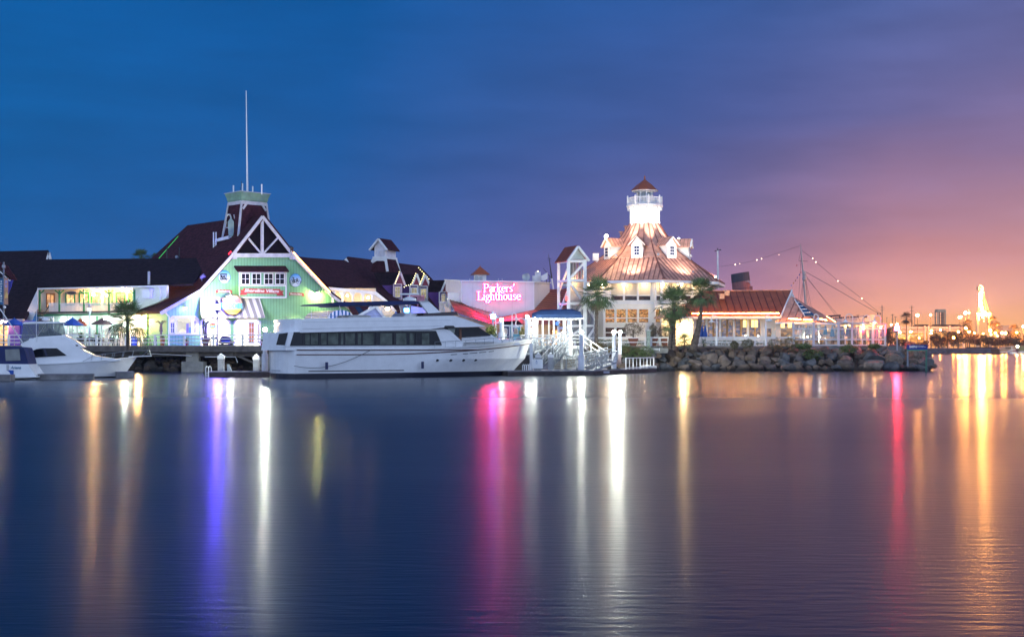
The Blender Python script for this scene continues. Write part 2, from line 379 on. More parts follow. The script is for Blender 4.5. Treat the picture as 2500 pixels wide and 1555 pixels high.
# ------------------------------------------------------------------ water, ground, far shore ground
wm = bpy.data.materials.new('harbour_water'); wm.use_nodes = True; t = wm.node_tree; b = t.nodes['Principled BSDF']
b.inputs['Base Color'].default_value = (.0,.010,.035,1); b.inputs['Roughness'].default_value = .30; b.inputs['IOR'].default_value = 1.33; b.inputs['Specular IOR Level'].default_value = .20; b.inputs['Anisotropic'].default_value = .15
g = t.nodes.new('ShaderNodeNewGeometry')
def wavelayer(scale, detail, dist, strength, prev=None):
    mp = t.nodes.new('ShaderNodeMapping'); mp.inputs['Scale'].default_value = scale; t.links.new(g.outputs['Position'], mp.inputs[0])
    n = t.nodes.new('ShaderNodeTexNoise'); n.inputs['Scale'].default_value = 1; n.inputs['Detail'].default_value = detail; t.links.new(mp.outputs[0], n.inputs[0])
    bp = t.nodes.new('ShaderNodeBump'); bp.inputs['Strength'].default_value = strength; bp.inputs['Distance'].default_value = dist; t.links.new(n.outputs[0], bp.inputs['Height'])
    if prev: t.links.new(prev, bp.inputs['Normal'])
    return bp.outputs[0]
n1 = wavelayer((1.6, 7.0, 1), 5, .020, .42)
n2 = wavelayer((.12, .6, 1), 3, .04, .12, n1)
t.links.new(n2, b.inputs['Normal'])
tg = t.nodes.new('ShaderNodeCombineXYZ'); tg.inputs[1].default_value = 1; t.links.new(tg.outputs[0], b.inputs['Tangent'])   # the wind waves run across the harbour, so slopes are steeper along y
mp = t.nodes.new('ShaderNodeMapping'); mp.inputs['Scale'].default_value = (.010, .045, 1); t.links.new(g.outputs['Position'], mp.inputs[0])
nn = t.nodes.new('ShaderNodeTexNoise'); nn.inputs['Scale'].default_value = 1; nn.inputs['Detail'].default_value = 5; t.links.new(mp.outputs[0], nn.inputs[0])
mr = t.nodes.new('ShaderNodeMapRange'); mr.inputs[1].default_value = .35; mr.inputs[2].default_value = .65; mr.inputs[3].default_value = .32; mr.inputs[4].default_value = .39; t.links.new(nn.outputs[0], mr.inputs[0]); t.links.new(mr.outputs[0], b.inputs['Roughness'])
b2 = t.nodes.new('ShaderNodeBsdfPrincipled'); b2.inputs['Base Color'].default_value = (.0,.010,.035,1); b2.inputs['Roughness'].default_value = .18; b2.inputs['IOR'].default_value = 1.33; b2.inputs['Specular IOR Level'].default_value = .5
t.links.new(n2, b2.inputs['Normal']); b2.inputs['Anisotropic'].default_value = .5; t.links.new(tg.outputs[0], b2.inputs['Tangent'])
mw = t.nodes.new('ShaderNodeMixShader'); spw = t.nodes.new('ShaderNodeSeparateXYZ'); t.links.new(g.outputs['Position'], spw.inputs[0]); mrw = t.nodes.new('ShaderNodeMapRange'); mrw.interpolation_type = 'SMOOTHSTEP'; mrw.inputs[1].default_value = 30; mrw.inputs[2].default_value = 85; mrw.inputs[3].default_value = .18; mrw.inputs[4].default_value = .9; t.links.new(spw.outputs[1], mrw.inputs[0]); t.links.new(mrw.outputs[0], mw.inputs[0]);   # calmer water in the lee of the docks
t.links.new(b.outputs[0], mw.inputs[1]); t.links.new(b2.outputs[0], mw.inputs[2]); t.links.new(mw.outputs[0], t.nodes['Material Output'].inputs[0])
wx = [-3000,-800,-300,-120,-60,-20,20,60,120,300,800,4000]; wy = [-200,0,20,40,60,80,100,120,150,200,300,500,900,2000,6000]
MBw = MB().add([(x,y,0) for y in wy for x in wx], [(j*12+i,j*12+i+1,(j+1)*12+i+1,(j+1)*12+i) for j in range(len(wy)-1) for i in range(11)])
tag(MBw.build('water', wm), 'calm harbour water with long blurred reflections of coloured lights', None, kind='structure')
GZ = 2.8
ground_m = M('pavement', (.22,.20,.18), .85, var=.2)
soil = M('soil_bank', (.055,.040,.028), .95, var=.5, bump=.6)
# land sheet behind the seawall: left promenade, middle, and the restaurant peninsula
gx = [(-90,140),(-8,140),(PZ(1290,137,0).x,137),(PZ(1500,140,0).x,140.5),(PZ(1700,142.5,0).x,142.5),(PZ(2200,143,0).x,143),(PZ(2215,150,0).x,151),(PZ(2190,170,0).x,172),(40,190),(-120,230)]
m = MB(); m.ext([(x,y,-1) for x,y in gx], (0,0,GZ+1)); tag(m.build('ground', ground_m), kind='structure')
# sloping bank under the boulders
m = MB()
bk = [(1480,134,139.5),(1620,138,142.5),(1900,138,143),(2130,137.5,143.5),(2200,138,146),(2262,139,148)]
for (pa_,ya,yb),(pc,yc,yd) in zip(bk[:-1], bk[1:]):
    m.hexa([PZ(pa_,ya,-1),PZ(pc,yc,-1),PZ(pc,yd,-1),PZ(pa_,yb,-1),PZ(pa_,ya+.6,.0),PZ(pc,yc+.6,.0),PZ(pc,yd,GZ-.1),PZ(pa_,yb,GZ-.1)])
tag(m.build('breakwater_bank', soil), kind='structure')
m = MB(); m.hexa([PZ(-40,134,-1),PZ(700,134,-1),PZ(700,141,-1),PZ(-40,141,-1),PZ(-40,135,0),PZ(700,135,0),PZ(700,141,1.9),PZ(-40,141,1.9)])
tag(m.build('shore_bank', soil), kind='structure')
far_y = 655
m = MB(); m.ext([PZ(1500,far_y,-1),PZ(3600,far_y,-1),V((2500,3500,-1)),V((200,3500,-1))], (0,0,3.2)); tag(m.build('far_shore_ground', M('far_ground', (.10,.08,.065), .95, var=.3)), kind='structure')

# ------------------------------------------------------------------ boulders
rock = bpy.data.materials.new('granite_boulder'); rock.use_nodes = True; t = rock.node_tree; b = t.nodes['Principled BSDF']; b.inputs['Roughness'].default_value = .85
oi = t.nodes.new('ShaderNodeObjectInfo'); rp = t.nodes.new('ShaderNodeValToRGB'); t.links.new(oi.outputs['Random'], rp.inputs[0])
e = rp.color_ramp.elements; e[0].position = 0; e[0].color = (.05,.05,.052,1); e[1].position = 1; e[1].color = (.16,.12,.09,1)
for p_, c_ in ((.25,(.10,.093,.09,1)),(.5,(.075,.055,.042,1)),(.75,(.13,.088,.06,1))): x = e.new(p_); x.color = c_
g = t.nodes.new('ShaderNodeNewGeometry'); tcx = t.nodes.new('ShaderNodeTexCoord')
n = t.nodes.new('ShaderNodeTexNoise'); n.inputs['Scale'].default_value = 1.6; n.inputs['Detail'].default_value = 8; t.links.new(g.outputs['Position'], n.inputs[0])
mr = t.nodes.new('ShaderNodeMapRange'); mr.inputs[1].default_value = .3; mr.inputs[2].default_value = .7; mr.inputs[3].default_value = .6; mr.inputs[4].default_value = 1.9; t.links.new(n.outputs[0], mr.inputs[0])
sc2 = t.nodes.new('ShaderNodeVectorMath'); sc2.operation = 'SCALE'; t.links.new(rp.outputs[0], sc2.inputs[0]); t.links.new(mr.outputs[0], sc2.inputs['Scale'])
# wet dark tidal band close to the water (algae line)
sp_ = t.nodes.new('ShaderNodeSeparateXYZ'); t.links.new(g.outputs['Position'], sp_.inputs[0])
mr = t.nodes.new('ShaderNodeMapRange'); mr.inputs[1].default_value = .18; mr.inputs[2].default_value = .55; mr.inputs[3].default_value = .22; mr.inputs[4].default_value = 1; t.links.new(sp_.outputs[2], mr.inputs[0])
sc3 = t.nodes.new('ShaderNodeVectorMath'); sc3.operation = 'SCALE'; t.links.new(sc2.outputs[0], sc3.inputs[0]); t.links.new(mr.outputs[0], sc3.inputs['Scale']); t.links.new(sc3.outputs[0], b.inputs['Base Color'])
n2 = t.nodes.new('ShaderNodeTexNoise'); n2.inputs['Scale'].default_value = 5; n2.inputs['Detail'].default_value = 6; t.links.new(g.outputs['Position'], n2.inputs[0])
bp = t.nodes.new('ShaderNodeBump'); bp.inputs['Strength'].default_value = .7; bp.inputs['Distance'].default_value = .08; t.links.new(n2.outputs[0], bp.inputs['Height']); t.links.new(bp.outputs[0], b.inputs['Normal'])
rmesh = []
for k in range(9):
    bm = bmesh.new(); bmesh.ops.create_icosphere(bm, subdivisions=3, radius=1)
    pls = []
    for _ in range(9):
        d = V((random.gauss(0,1), random.gauss(0,1), random.gauss(0,1))).normalized(); pls.append((d, random.uniform(.45,.80)))
    for v in bm.verts:
        for d, h in pls:
            q = v.co.dot(d)
            if q > h: v.co -= d*(q-h)*.93
        v.co *= 1+random.uniform(-.028,.028)
    me = bpy.data.meshes.new('boulder'); bm.to_mesh(me); bm.free(); me.materials.append(rock)
    for p in me.polygons: p.use_smooth = False
    rmesh.append(me)
def boulder(pos, r, label, group):
    o = bpy.data.objects.new('boulder', random.choice(rmesh)); col.objects.link(o); o.location = pos
    o.scale = (r*random.uniform(.95,1.35), r*random.uniform(.8,1.1), r*random.uniform(.62,.9)); o.rotation_euler = (random.uniform(-.4,.4), random.uniform(-.4,.4), random.uniform(0,6.3))
    tag(o, label, 'boulder', group)
rr = random.Random(5)
def bank_y(px):
    for (pa_,ya,yb),(pc,yc,yd) in zip(bk[:-1], bk[1:]):
        if pa_ <= px <= pc:
            f_ = (px-pa_)/(pc-pa_); return ya+(yc-ya)*f_, yb+(yd-yb)*f_
    return bk[-1][1:]
def bank_fill(pxa, pxb, rows, rmin, rmax, label, group, top=2.55):
    for i in range(rows):
        f_ = (i+.2)/rows; px = pxa
        while px < pxb:
            r = rr.uniform(rmin, rmax)*(1.1-.15*f_); y0, y1 = bank_y(px)
            z = .1+f_*top+rr.uniform(-.1,.1); Y = y0+(y1-y0)*f_+rr.uniform(-.3,.2)
            boulder(PZ(px, Y, z), r, label, group)
            px += r*1.62*F/138
bank_fill(1600, 1950, 5, .32, .92, 'grey boulder piled in the rock bank below the restaurant fence', 'boulders below the restaurant')
bank_fill(1950, 2130, 4, .42, 1.15, 'rough brown boulder on the rock bank below the glass-walled terrace', 'boulders below the terrace')
bank_fill(2130, 2250, 4, .85, 1.35, 'large boulder at the right tip of the breakwater', 'large boulders at the breakwater tip', 2.3)
bank_fill(2170, 2262, 3, .6, .95, 'medium boulder wedged among the large ones at the breakwater tip', 'medium boulders at the breakwater tip', 1.9)
for (px, py, Y, r, lb) in ((2262,888,139,1.0,'last large boulder sloping to the water under the blue sign'),(2276,894,138.8,.62,'small rust-coloured boulder at the very tip of the breakwater'),(2238,868,143,1.0,'sloping boulder just left of the blue sign post'),(2210,857,146,.9,'grey boulder behind the red beacon pole'),(2180,848,145,.9,'dark rounded boulder right of the terrace corner'),(2222,846,147,.8,'pink-lit boulder behind the beacon pole'),(2250,900,137.6,.7,'wet low boulder at the foot of the breakwater tip')):
    boulder(P(px,py,Y), r, lb, None)
for k in range(14):
    px = rr.uniform(1500,1610); Y = rr.uniform(136,140); boulder(PZ(px, Y, (Y-135.3)*.5), rr.uniform(.35,.7), 'small boulder on the planted bank behind the white dock railing', 'boulders behind the dock railing')
for i in range(4):
    px = 300
    while px < 570:
        r = rr.uniform(.42,.85); f_ = i/4
        boulder(PZ(px+rr.uniform(-6,6), 133.2+f_*4.5, .15+f_*1.9), r, 'bluish grey boulder in the shade under the boardwalk', 'boulders under the boardwalk')
        px += r*1.6*F/134
for px in (590,612,640,690): boulder(PZ(px, 136, .35), rr.uniform(.4,.7), 'dim boulder behind the mooring piles under the boardwalk', 'boulders behind the mooring piles')

# ------------------------------------------------------------------ boardwalk, fence
bw = thing('boardwalk', 'weathered timber boardwalk on piers in front of the green gabled hall', 'boardwalk', PZ(450,131,0))
xa, xb = PZ(-60,131,0).x, PZ(1240,131,0).x
m = MB(); m.box(((xa+xb)/2, 136.0, GZ-.05), (xb-xa, 10.4, .12)); m.build('deck', M('deck_boards', (.30,.27,.23), .8), bw)
m = MB(); m.box(((xa+xb)/2, 130.9, GZ-.36), (xb-xa, .3, .62)); m.build('fascia', wood, bw)
m = MB(); m.box((xa/2+xb/2, 131.6, GZ-.95), (xb-xa, .35, .4)); m.build('beam', wood, bw)
for px in (468, 500): 
    a = PZ(px,131.6,0)
m = MB(); m.box(PZ(472,131.8,1.75), (1.35,.9,1.5)); m.box(PZ(474,131.6,.35), (2.3,1.6,1.5)); m.build('pier', concrete, bw)
m = MB(); m.box(PZ(643,132,1.3), (1.3,.9,2.2)); m.build('pier', concrete, bw)
m = MB(); m.bar(PZ(560,131.4,2.1), PZ(650,131.6,.4), .22); m.bar(PZ(565,131.2,2.4), PZ(565,131.2,1.7), .35); m.build('brace', wood, bw)
for px in (240, 720, 860, 1000): MB().tube([PZ(px,132,-1), PZ(px,132,2.3)], .22).build('pile', wood, bw)
m = MB(); m.tube([PZ(360,131.2,1.95), PZ(468,131.2,1.72)], .04); m.tube([PZ(500,131.2,1.6), PZ(575,131.2,1.6), PZ(580,131,1.0)], .04); m.build('pipe', white, bw)
def fence(name, label, pts, z0, h, rails, ppost, parentgrp=None, pw=.16, rw=.09, m_=white, Yf=None, tops=None):
    a0 = V(pts[0]); r0 = thing(name, label, 'fence', a0, parentgrp); 
    for a, b_ in zip(pts[:-1], pts[1:]):
        a, b_ = V(a), V(b_); L_ = (b_-a).length; nseg = max(1, round(L_/ppost))
        for i in range(nseg+1):
            p = a+(b_-a)*i/nseg; MB().box((p.x, p.y, z0+h/2+.03), (pw, pw, h+.06)).build('post', m_, r0)
        for hz, rh in rails:
            MB().bar((a.x, a.y, z0+hz), (b_.x, b_.y, z0+hz), rw, rh).build('rail', m_, r0)
    return r0
fence('boardwalk_fence', 'long white three-rail fence along the boardwalk edge', [PZ(-50,131,GZ), PZ(1235,131,GZ)], GZ, 1.12, [(1.12,.10),(.72,.09),(.34,.09)], 3.1, pw=.2)

# ------------------------------------------------------------------ dark-roofed building at far left
b0 = thing('shingled_building', 'big dark shingled building at the far left edge', 'building', PZ(30,146,GZ))
rp_ = pl3(P(-30,621,160), P(120,616,158), P(0,778,143))
m = MB(); m.pp(rp_, [(-60,620),(120,616),(126,640),(100,706),(60,792),(-60,790)], -.3, .3); m.build('roof', shing, b0)
pg = pla(120,157,60)
m = MB(); m.pb(pla(115,156,0), 119.5,617,125,641,.28,.2); m.pb(pla(115,156,0), 119.5,617,113,641,.2,.2); m.build('gable_trim', white, b0)
pf = pla(0,141,0)
m = MB(); m.pp(pf, [(-60,781),(60,781),(95,785),(95,849),(-60,849)], -.4,.3); m.build('wall', M('blue_purple_wall', (.08,.09,.42), .7), b0)
m = MB(); m.pp(pla(0,141,0), [(-60,684),(33,684),(28,700),(20,722),(-60,722)], 0,.2); m.build('dormer_wall', M('blue_dormer', (.02,.03,.28), .7), b0)
m = MB(); m.pp(pla(0,139,0), [(-40,622),(20,649),(43,684),(25,684),(-2,657),(-40,640)], 0,.3); m.build('dormer_roof', shing2, b0)
m = MB(); m.pb(pla(0,138.8,0), -20,640,26,684,.3,.2); m.build('dormer_trim', white, b0)
m = MB(); m.pr(pf, -40,779,60,783, .3,.6); m.build('canopy_edge', M('mauve_paint', (.5,.4,.45)), b0)
m = room('shop_glow', (1,.55,.2), 1.5)
window(pf, -20,790,21,846, b0, m, 3, 3, white, off=0)
m = MB(); m.pr(pf, 22,790,50,849, -.05,.2); m.build('purple_panel', M('purple_wall', (.10,.05,.35), .7), b0)
bl = thing('wall_lantern', 'small warm lantern over the shopfront at the left edge', 'lamp', pf.pt(7,785,.5)); bulb(pf.pt(7,784,.5), .13, e_warm, bl)

# ------------------------------------------------------------------ building with the upper balcony
bb = thing('balcony_building', 'two-storey building with a green-posted upper balcony and dark shingle roof', 'building', PZ(230,142,GZ))
pB = pla(325,140,-18)
rB = pl3(P(112,638,152), P(515,636,146), P(92,704,143.2))
m = MB(); m.pp(rB, [(112,638),(515,635),(472,698),(345,700),(92,705)], -.25, .25); m.build('roof', shing, bb)
m = MB(); m.pp(pB, [(95,703.5),(345,698),(410,696.5),(410,700),(345,702),(95,707)], .05,.2); m.build('eave_board', white, bb)
cream = M('cream_wall', (.66,.60,.47), .7, var=.06)
wallB = M('pale_wall', (.70,.72,.68), .7, var=.06)
m = MB(); m.pr(pB, 93,700,330,768, -2.0,.15); m.build('balcony_wall', cream, bb)
m = MB(); m.ext([pB.pt(93,766,0.15), pB.pt(333,763,.15), pB.pt(333,763,-2.0), pB.pt(93,766,-2.0)], (0,0,.22)); m.build('balcony_floor', wood, bb)
m = MB(); m.ext([pB.pt(93,706,0), pB.pt(333,701,0), pB.pt(333,701,-2.0), pB.pt(93,706,-2.0)], (0,0,.1)); m.build('balcony_ceiling', offwhite, bb)
m = MB(); m.pp(pB, [(93,768),(333,764),(333,768),(93,772)], .1,.15); m.build('green_band', greenp, bb)
m = MB(); m.add([pB.pt(93,768,-1.2), pB.pt(405,760,-1.2), pB.sz(405,GZ,-1.2), pB.sz(93,GZ,-1.2)], [(0,1,2,3)]); m.build('ground_wall', wallB, bb)
m = MB(); m.pp(pB, [(330,700),(412,697),(412,728),(395,737),(345,756),(330,762)], -.6,.5); m.build('side_wall', wallB, bb)
m = MB(); m.pp(pB, [(330,761),(408,757),(408,764),(330,767)], -1.6,1.8); m.build('porch_ceiling', wallB, bb)
for x in (97,145,205,266,328):
    m = MB(); m.pb(pB, x,708,x,765,.16); 
    for s in (-1,1):
        if 97 < x+s*12 < 330: m.pb(pB, x, 718, x+s*11, 708.5, .11,.1)
    m.build('balcony_post', greenp, bb)
m = MB()
for (a,b_) in ((119,144),(146.5,203.5),(206.5,264.5),(267.5,327)):
    m.pb(pB, a,741,b_,740.5,.10,.1); m.pb(pB, a,762,b_,761.5,.10,.1)
    x = a+1.5
    while x < b_: m.pr(pB, x,742,x+1.7,762,0,.04); x += 3.1
m.build('balcony_railing', white, bb)
m = MB(); m.pp(pB, [(93,706),(88,716),(55,786),(74,791),(86,768),(93,752)], .5,.08); m.build('stair_side_panel', white, bb)
m = MB(); m.pp(pB, [(120,744),(108,768),(103,772),(106,772),(120,750)], .6,.08); 
for k in range(7): m.pr(pB, 88+k*.5, 757+k*5, 104, 759+k*5, .2+k*.18,.25)
m.build('stair', wood, bb)
wd = M('warm_door', (.35,.14,.05)); shopw = room('balcony_shop', (1,.62,.25), 1.6, 1.2)
pBw = pla(325,140,-18); pBw.o = pBw.o - pBw.n*1.85
window(pBw, 113,716,134,752, bb, room('door_glow', (1,.5,.18), .9, 1.2), 2,2, wd, .12, label='brown glazed balcony door')
for (a,b_) in ((160,184),(193,218),(222,246),(254,275),(283,307),(313,327)):
    window(pBw, a,714,b_,746, bb, shopw, 2,1, greenp, .16)
# ground floor windows and posts
pBg = pla(325,140,-18); pBg.o = pBg.o - pBg.n*1.18
cool = room('cool_shop', (.75,1,.85), 1.1, 1)
for (a,b_,y0_,y1_) in ((167,186,794,813),(191,203,794,828),(210,221,794,828),(224,233,794,828),(245,257,792,828),(270,292,788,828),(300,312,790,828)):
    window(pBg, a,y0_,b_,y1_, bb, cool, 2,2, white, .06)
for x in (130,165,237,265,300): MB().pb(pB, x,772,x,848,.14).build('green_column' if x in (237,) else 'column', greenp if x in (237,) else white, bb)
MB().pb(pB, 361,765,361,849,.14, off=.2).build('green_column', greenp, bb)
MB().pb(pB, 378,763,378,849,.12, off=.4).build('column', white, bb)
window(pBg, 383,786,400,814, bb, darkglass, 1,2, greenp, .12)
m = MB(); m.pr(pB, 354,709,373,728,0,.6).pr(pB,352,706,375,709,-.05,.75); m.build('exhaust_box', white, bb)
m = MB(); m.tube([P(363.5,695,140), P(363.5,663,140)], .16); m.build('flue', metalg, bb)
m = MB(); m.tube([pB.pt(386,700,.1), pB.pt(391,706,.1), pB.pt(393,720,.1), pB.pt(390,734,.1)], .07); m.build('downspout', white, bb)
def dish(px, py, Y, r, label, face=(-.3,-1,.4)):
    t0 = thing('satellite_dish', label, 'satellite dish', P(px,py+r*F/Y*1.6,Y)); c = P(px,py,Y); d = V(face).normalized()
    q = d.to_track_quat('Z','Y'); mbd = MB(); k=[]
    for i in range(4):
        rr_ = r*i/3; zz = .25*r*(i/3)**2
        for j in range(14): tt = 2*math.pi*j/14; k.append(c+q@V((rr_*math.cos(tt), rr_*math.sin(tt), zz)))
    fs = [(i*14+j, i*14+(j+1)%14, (i+1)*14+(j+1)%14, (i+1)*14+j) for i in range(3) for j in range(14)]
    mbd.add(k, fs); mbd.build('reflector', metalg, t0); MB().tube([c, c-V((0,-.1,r*1.5))], .05).build('mast', metalg, t0)
dish(407,678,143,.36,'small white satellite dish on the dark shingle roof')
bs = thing('oval_sign', 'dark oval hanging sign under the balcony eave', 'sign', pB.pt(175,716,.1)); c = pB.pt(175,715.5,.15)
def disc(pl, px, py, rx, ry, off, th, seg=28):
    return [pl.pt(px+rx*math.cos(2*math.pi*i/seg), py+ry*math.sin(2*math.pi*i/seg), off) for i in range(seg)]
MB().ext(disc(pB,175,715.5,13.5,5,.15,.06), pB.n*.06).build('board', M('sign_brown', (.05,.03,.025)), bs)
MB().ext(disc(pB,175,715.5,12.3,4.2,.21,.02), pB.n*.02).build('border', offwhite, bs)
MB().ext(disc(pB,175,715.5,11.5,3.6,.23,.02), pB.n*.02).build('face', M('sign_brown2', (.06,.04,.03)), bs)
for k,(px,py,r,name_) in enumerate(((228,719,.17,'bright warm balcony lamp between the second and third green posts'),(298,706,.17,'warm balcony lamp near the right end of the balcony ceiling'))):
    t0 = thing('ceiling_lamp', name_, 'lamp', pB.pt(px,py,-.6)); bulb(pB.pt(px,py,-.6), r, e_warm, t0); MB().tube([pB.pt(px,py,-.6)+V((0,0,.12)), pB.pt(px,py,-.6)+V((0,0,.5))], .03).build('stem', darkm, t0)
cool_b = E('bulb_cool', (.70,1,.88), 170)
for px,py in ((150,782),(206,781),(255,781),(318,783)):
    t0 = thing('ceiling_lamp', 'cool white lamp under the balcony, %s' % {150:'leftmost, behind the flybridge boat',206:'behind the blue umbrella',255:'behind the brown umbrella',318:'right of the small palm trunk'}[px], 'lamp', pB.pt(px,py,-.35)); bulb(pB.pt(px,py,-.35), .15, cool_b, t0)
t0 = thing('wall_lamp', 'warm lamp seen through the palm fronds right of its trunk', 'lamp', pB.pt(336,788,.2)); bulb(pB.pt(336,788,.2), .2, e_warm, t0)
t0 = thing('wall_lamp', 'starry cool white lamp in front of the small palm trunk', 'lamp', P(305,792,131.5)); bulb(P(305,792,131.5), .17, E('bulb_green_white', (.75,1,.85), 1200), t0)
# ------------------------------------------------------------------ green gabled hall
gh = thing('green_hall', 'mint green gabled hall with maroon shingle roof and open truss gable', 'building', PZ(600,143,GZ))
pC = pla(408,136,44); BK = -pC.n
mint = stripes(M('mint_siding', (.205,.47,.255), .6, var=.06), pC.u, .40, .13, .55)
m = MB(); base = [pC.sz(868,GZ), pC.sz(408,GZ)]
prof = [(408,754),(493,706),(568,622),(641,527),(714,622),(808,719),(868,762)]
wall = base+[pC.pt(x,y+4) for x,y in prof]
m.ext(wall, BK*.3); m.build('facade', mint, gh)
m = MB(); s0 = pC.sz(408,GZ)+BK*.3; s1 = pC.pt(408,752)+BK*.3; m.ext([s0, s1, s1+BK*5, s0+BK*5], pC.u*.3); m.build('side_wall', mint, gh)
# roof slopes run back along the ridge direction
OV = pC.n*.45
def slope(a, b_, La, Lb, name='roof_slope', m_=shing2, th=.28):
    A = pC.pt(*a)+OV; B_ = pC.pt(*b_)+OV; d = (B_-A).normalized(); nrm = d.cross(BK).normalized(); nrm = nrm if nrm.z > 0 else -nrm
    MB().ext([A, B_, B_+BK*Lb, A+BK*La], -nrm*th).build(name, m_, gh)
slope((641,524),(566,620), 18, 21)
slope((566,620),(491,704), 21, 24)
slope((491,704),(392,760), 24, 26)
slope((641,524),(716,619), 18, 18)
slope((716,619),(809,716), 18, 18)
slope((809,716),(870,760), 18, 18)
# rake boards
m = MB()
def rake(a, b_, w=.34, off=.47):
    m.bar(pC.pt(a[0],a[1]+5,off), pC.pt(b_[0],b_[1]+5,off), .14, w, up=pC.n.cross(pC.pt(*b_)-pC.pt(*a)))
for a,b_ in (((641,524),(566,620)),((566,620),(491,704)),((491,704),(392,760)),((641,524),(716,619)),((716,619),(809,716)),((809,716),(870,760))): rake(a,b_)
m.build('rake_board', M('rake_paint',(.58,.57,.60)), gh)
# open truss over dark glass in the gable top
m = MB(); m.pp(pC, [(641,533),(712,622),(571,622)], .08,.06); m.build('gable_glass', stripes(M('gable_dark', (.008,.004,.007), .8, var=.6, vs=6, spec=.08), (0,0,1), .3, .08, .5), gh)
m = MB(); m.pr(pC, 569,619,713,629, .16,.35).pb(pC, 640,532,640,620,.30,.25,.3)
for a,b_ in (((603,578),(638,620)),((679,580),(642,620))): m.pb(pC, *a, *b_, .17,.2,.3)
m.pr(pC,564,617,573,633,.12,.5).pr(pC,707,617,717,634,.12,.5); m.build('truss', M('truss_paint',(.55,.55,.58)), gh)
# fascia LED strips
led = thing('light_strip', 'glowing orange light strip along the right rake of the green hall', 'light strip', pC.pt(716,618,.6))
mm = MB(); mm.tube([pC.pt(716,616,.6), pC.pt(760,664,.6), pC.pt(806,713,.6)], .07, 6).build('tube', e_led, led)
A_ = pC.pt(641,524)+OV+BK*18; 
q0 = P(435,577,156); q1 = P(386,633,152)
led2 = thing('light_strip', 'thin green light strip on the far left hip of the green hall roof', 'light strip', q0); MB().tube([q0,q1], .028, 5).build('tube', E('led_green', (.1,1,.25), .8), led2)
led3 = thing('light_strip', 'short red light on the left rake below the truss', 'light strip', pC.pt(563,616,.7)); MB().tube([pC.pt(564,614,.7),pC.pt(558,621,.7)], .07,5).build('tube', E('led_red', (1,.03,.06), 4), led3)
# tapered tower on the ridge
ct = pC.pt(641,524)
U = pC.u
def tw(c_, x, y, z): p = c_+U*x+BK*y; return V((p.x, p.y, z))
base_p = pC.pt(641,560,0); rel = 1.9
# front-left bottom corner found from the photo column
def tower_corner(px, z, back):
    pl_ = Pl(pC.o+BK*back, U); return pl_.sz(px, z)
fl_b, fr_b = tower_corner(580,14.8,1.9), tower_corner(664,14.8,1.9)
fl_t, fr_t = tower_corner(590,19.9,2.3), tower_corner(650,19.9,2.3)
D_b, D_t = 3.7, 2.9
m = MB(); m.hexa([fl_b, fr_b, fr_b+BK*D_b, fl_b+BK*D_b, fl_t, fr_t, fr_t+BK*D_t, fl_t+BK*D_t]); m.build('tower_body', shing2, gh)
m = MB()
for a,b_ in ((fl_b,fl_t),(fr_b,fr_t),(fl_b+BK*D_b,fl_t+BK*D_t),(fr_b+BK*D_b,fr_t+BK*D_t)): m.bar(a,b_,.2,.2,up=pC.n)
m.bar(fl_t-V((0,0,.12)), fr_t-V((0,0,.12)), .3,.4); m.bar(fl_t-V((0,0,.12)), fl_t+BK*D_t-V((0,0,.12)), .3,.4)
for s_, c_ in ((1,fl_t),(-1,fr_t)): m.bar(c_+U*s_*.1-V((0,0,.9))-BK*.1, c_+U*s_*.65-V((0,0,.2))-BK*.1, .12,.25)
m.build('tower_corner_board', M('trim_dim',(.5,.5,.52)), gh)
tc_ = (fl_t+fr_t+BK*D_t*2)/2/1 if False else (fl_t+(fr_t-fl_t)/2+BK*D_t/2)
hw, hd = (fr_t-fl_t).length/2, D_t/2
m = MB(); lv = [(.02,19.75),(.06,20.0),(.14,20.2),(.18,20.5),(.30,20.8),(.33,21.0)]
for (o1,z1),(o2,z2) in zip(lv[:-1],lv[1:]):
    m.hexa([tw(tc_,-hw-o1,-hd-o1,z1),tw(tc_,hw+o1,-hd-o1,z1),tw(tc_,hw+o1,hd+o1,z1),tw(tc_,-hw-o1,hd+o1,z1),tw(tc_,-hw-o2,-hd-o2,z2),tw(tc_,hw+o2,-hd-o2,z2),tw(tc_,hw+o2,hd+o2,z2),tw(tc_,-hw-o2,hd+o2,z2)])
m.build('tower_cornice', M('mint_trim', (.17,.30,.21), .6), gh)
m = MB(); o2=.42; m.hexa([tw(tc_,-hw-o2,-hd-o2,21.0),tw(tc_,hw+o2,-hd-o2,21.0),tw(tc_,hw+o2,hd+o2,21.0),tw(tc_,-hw-o2,hd+o2,21.0),tw(tc_,-hw-o2,-hd-o2,21.08),tw(tc_,hw+o2,-hd-o2,21.08),tw(tc_,hw+o2,hd+o2,21.08),tw(tc_,-hw-o2,hd+o2,21.08)]); m.build('tower_roof_plate', greytrim, gh)
mast = thing('tall_mast', 'very tall thin white mast rising from the tower of the green hall', 'mast', P(603,470,147)); MB().tube([P(604,474,147),P(603,400,147),P(601,222,147)], [.13,.10,.05], 8).build('pole', white, mast)
for px,y0_,y1_,lb in ((570,474,453,'leftmost'),(592,471,448,'second from the left, with cables'),(617,473,455,'short one right of the tall mast'),(639,474,450,'rightmost')):
    t0 = thing('antenna', 'stubby white antenna on the tower top, '+lb, 'antenna', P(px,y0_,146.6)); MB().tube([P(px,y0_+1,146.6),P(px,y1_,146.6)], .085,8).build('rod', white, t0)
    if px == 592: MB().tube([P(590,470,146.5),P(587,462,146.5),P(590,452,146.5),P(589,443,146.5)], .03,5).build('cable', darkm, t0)
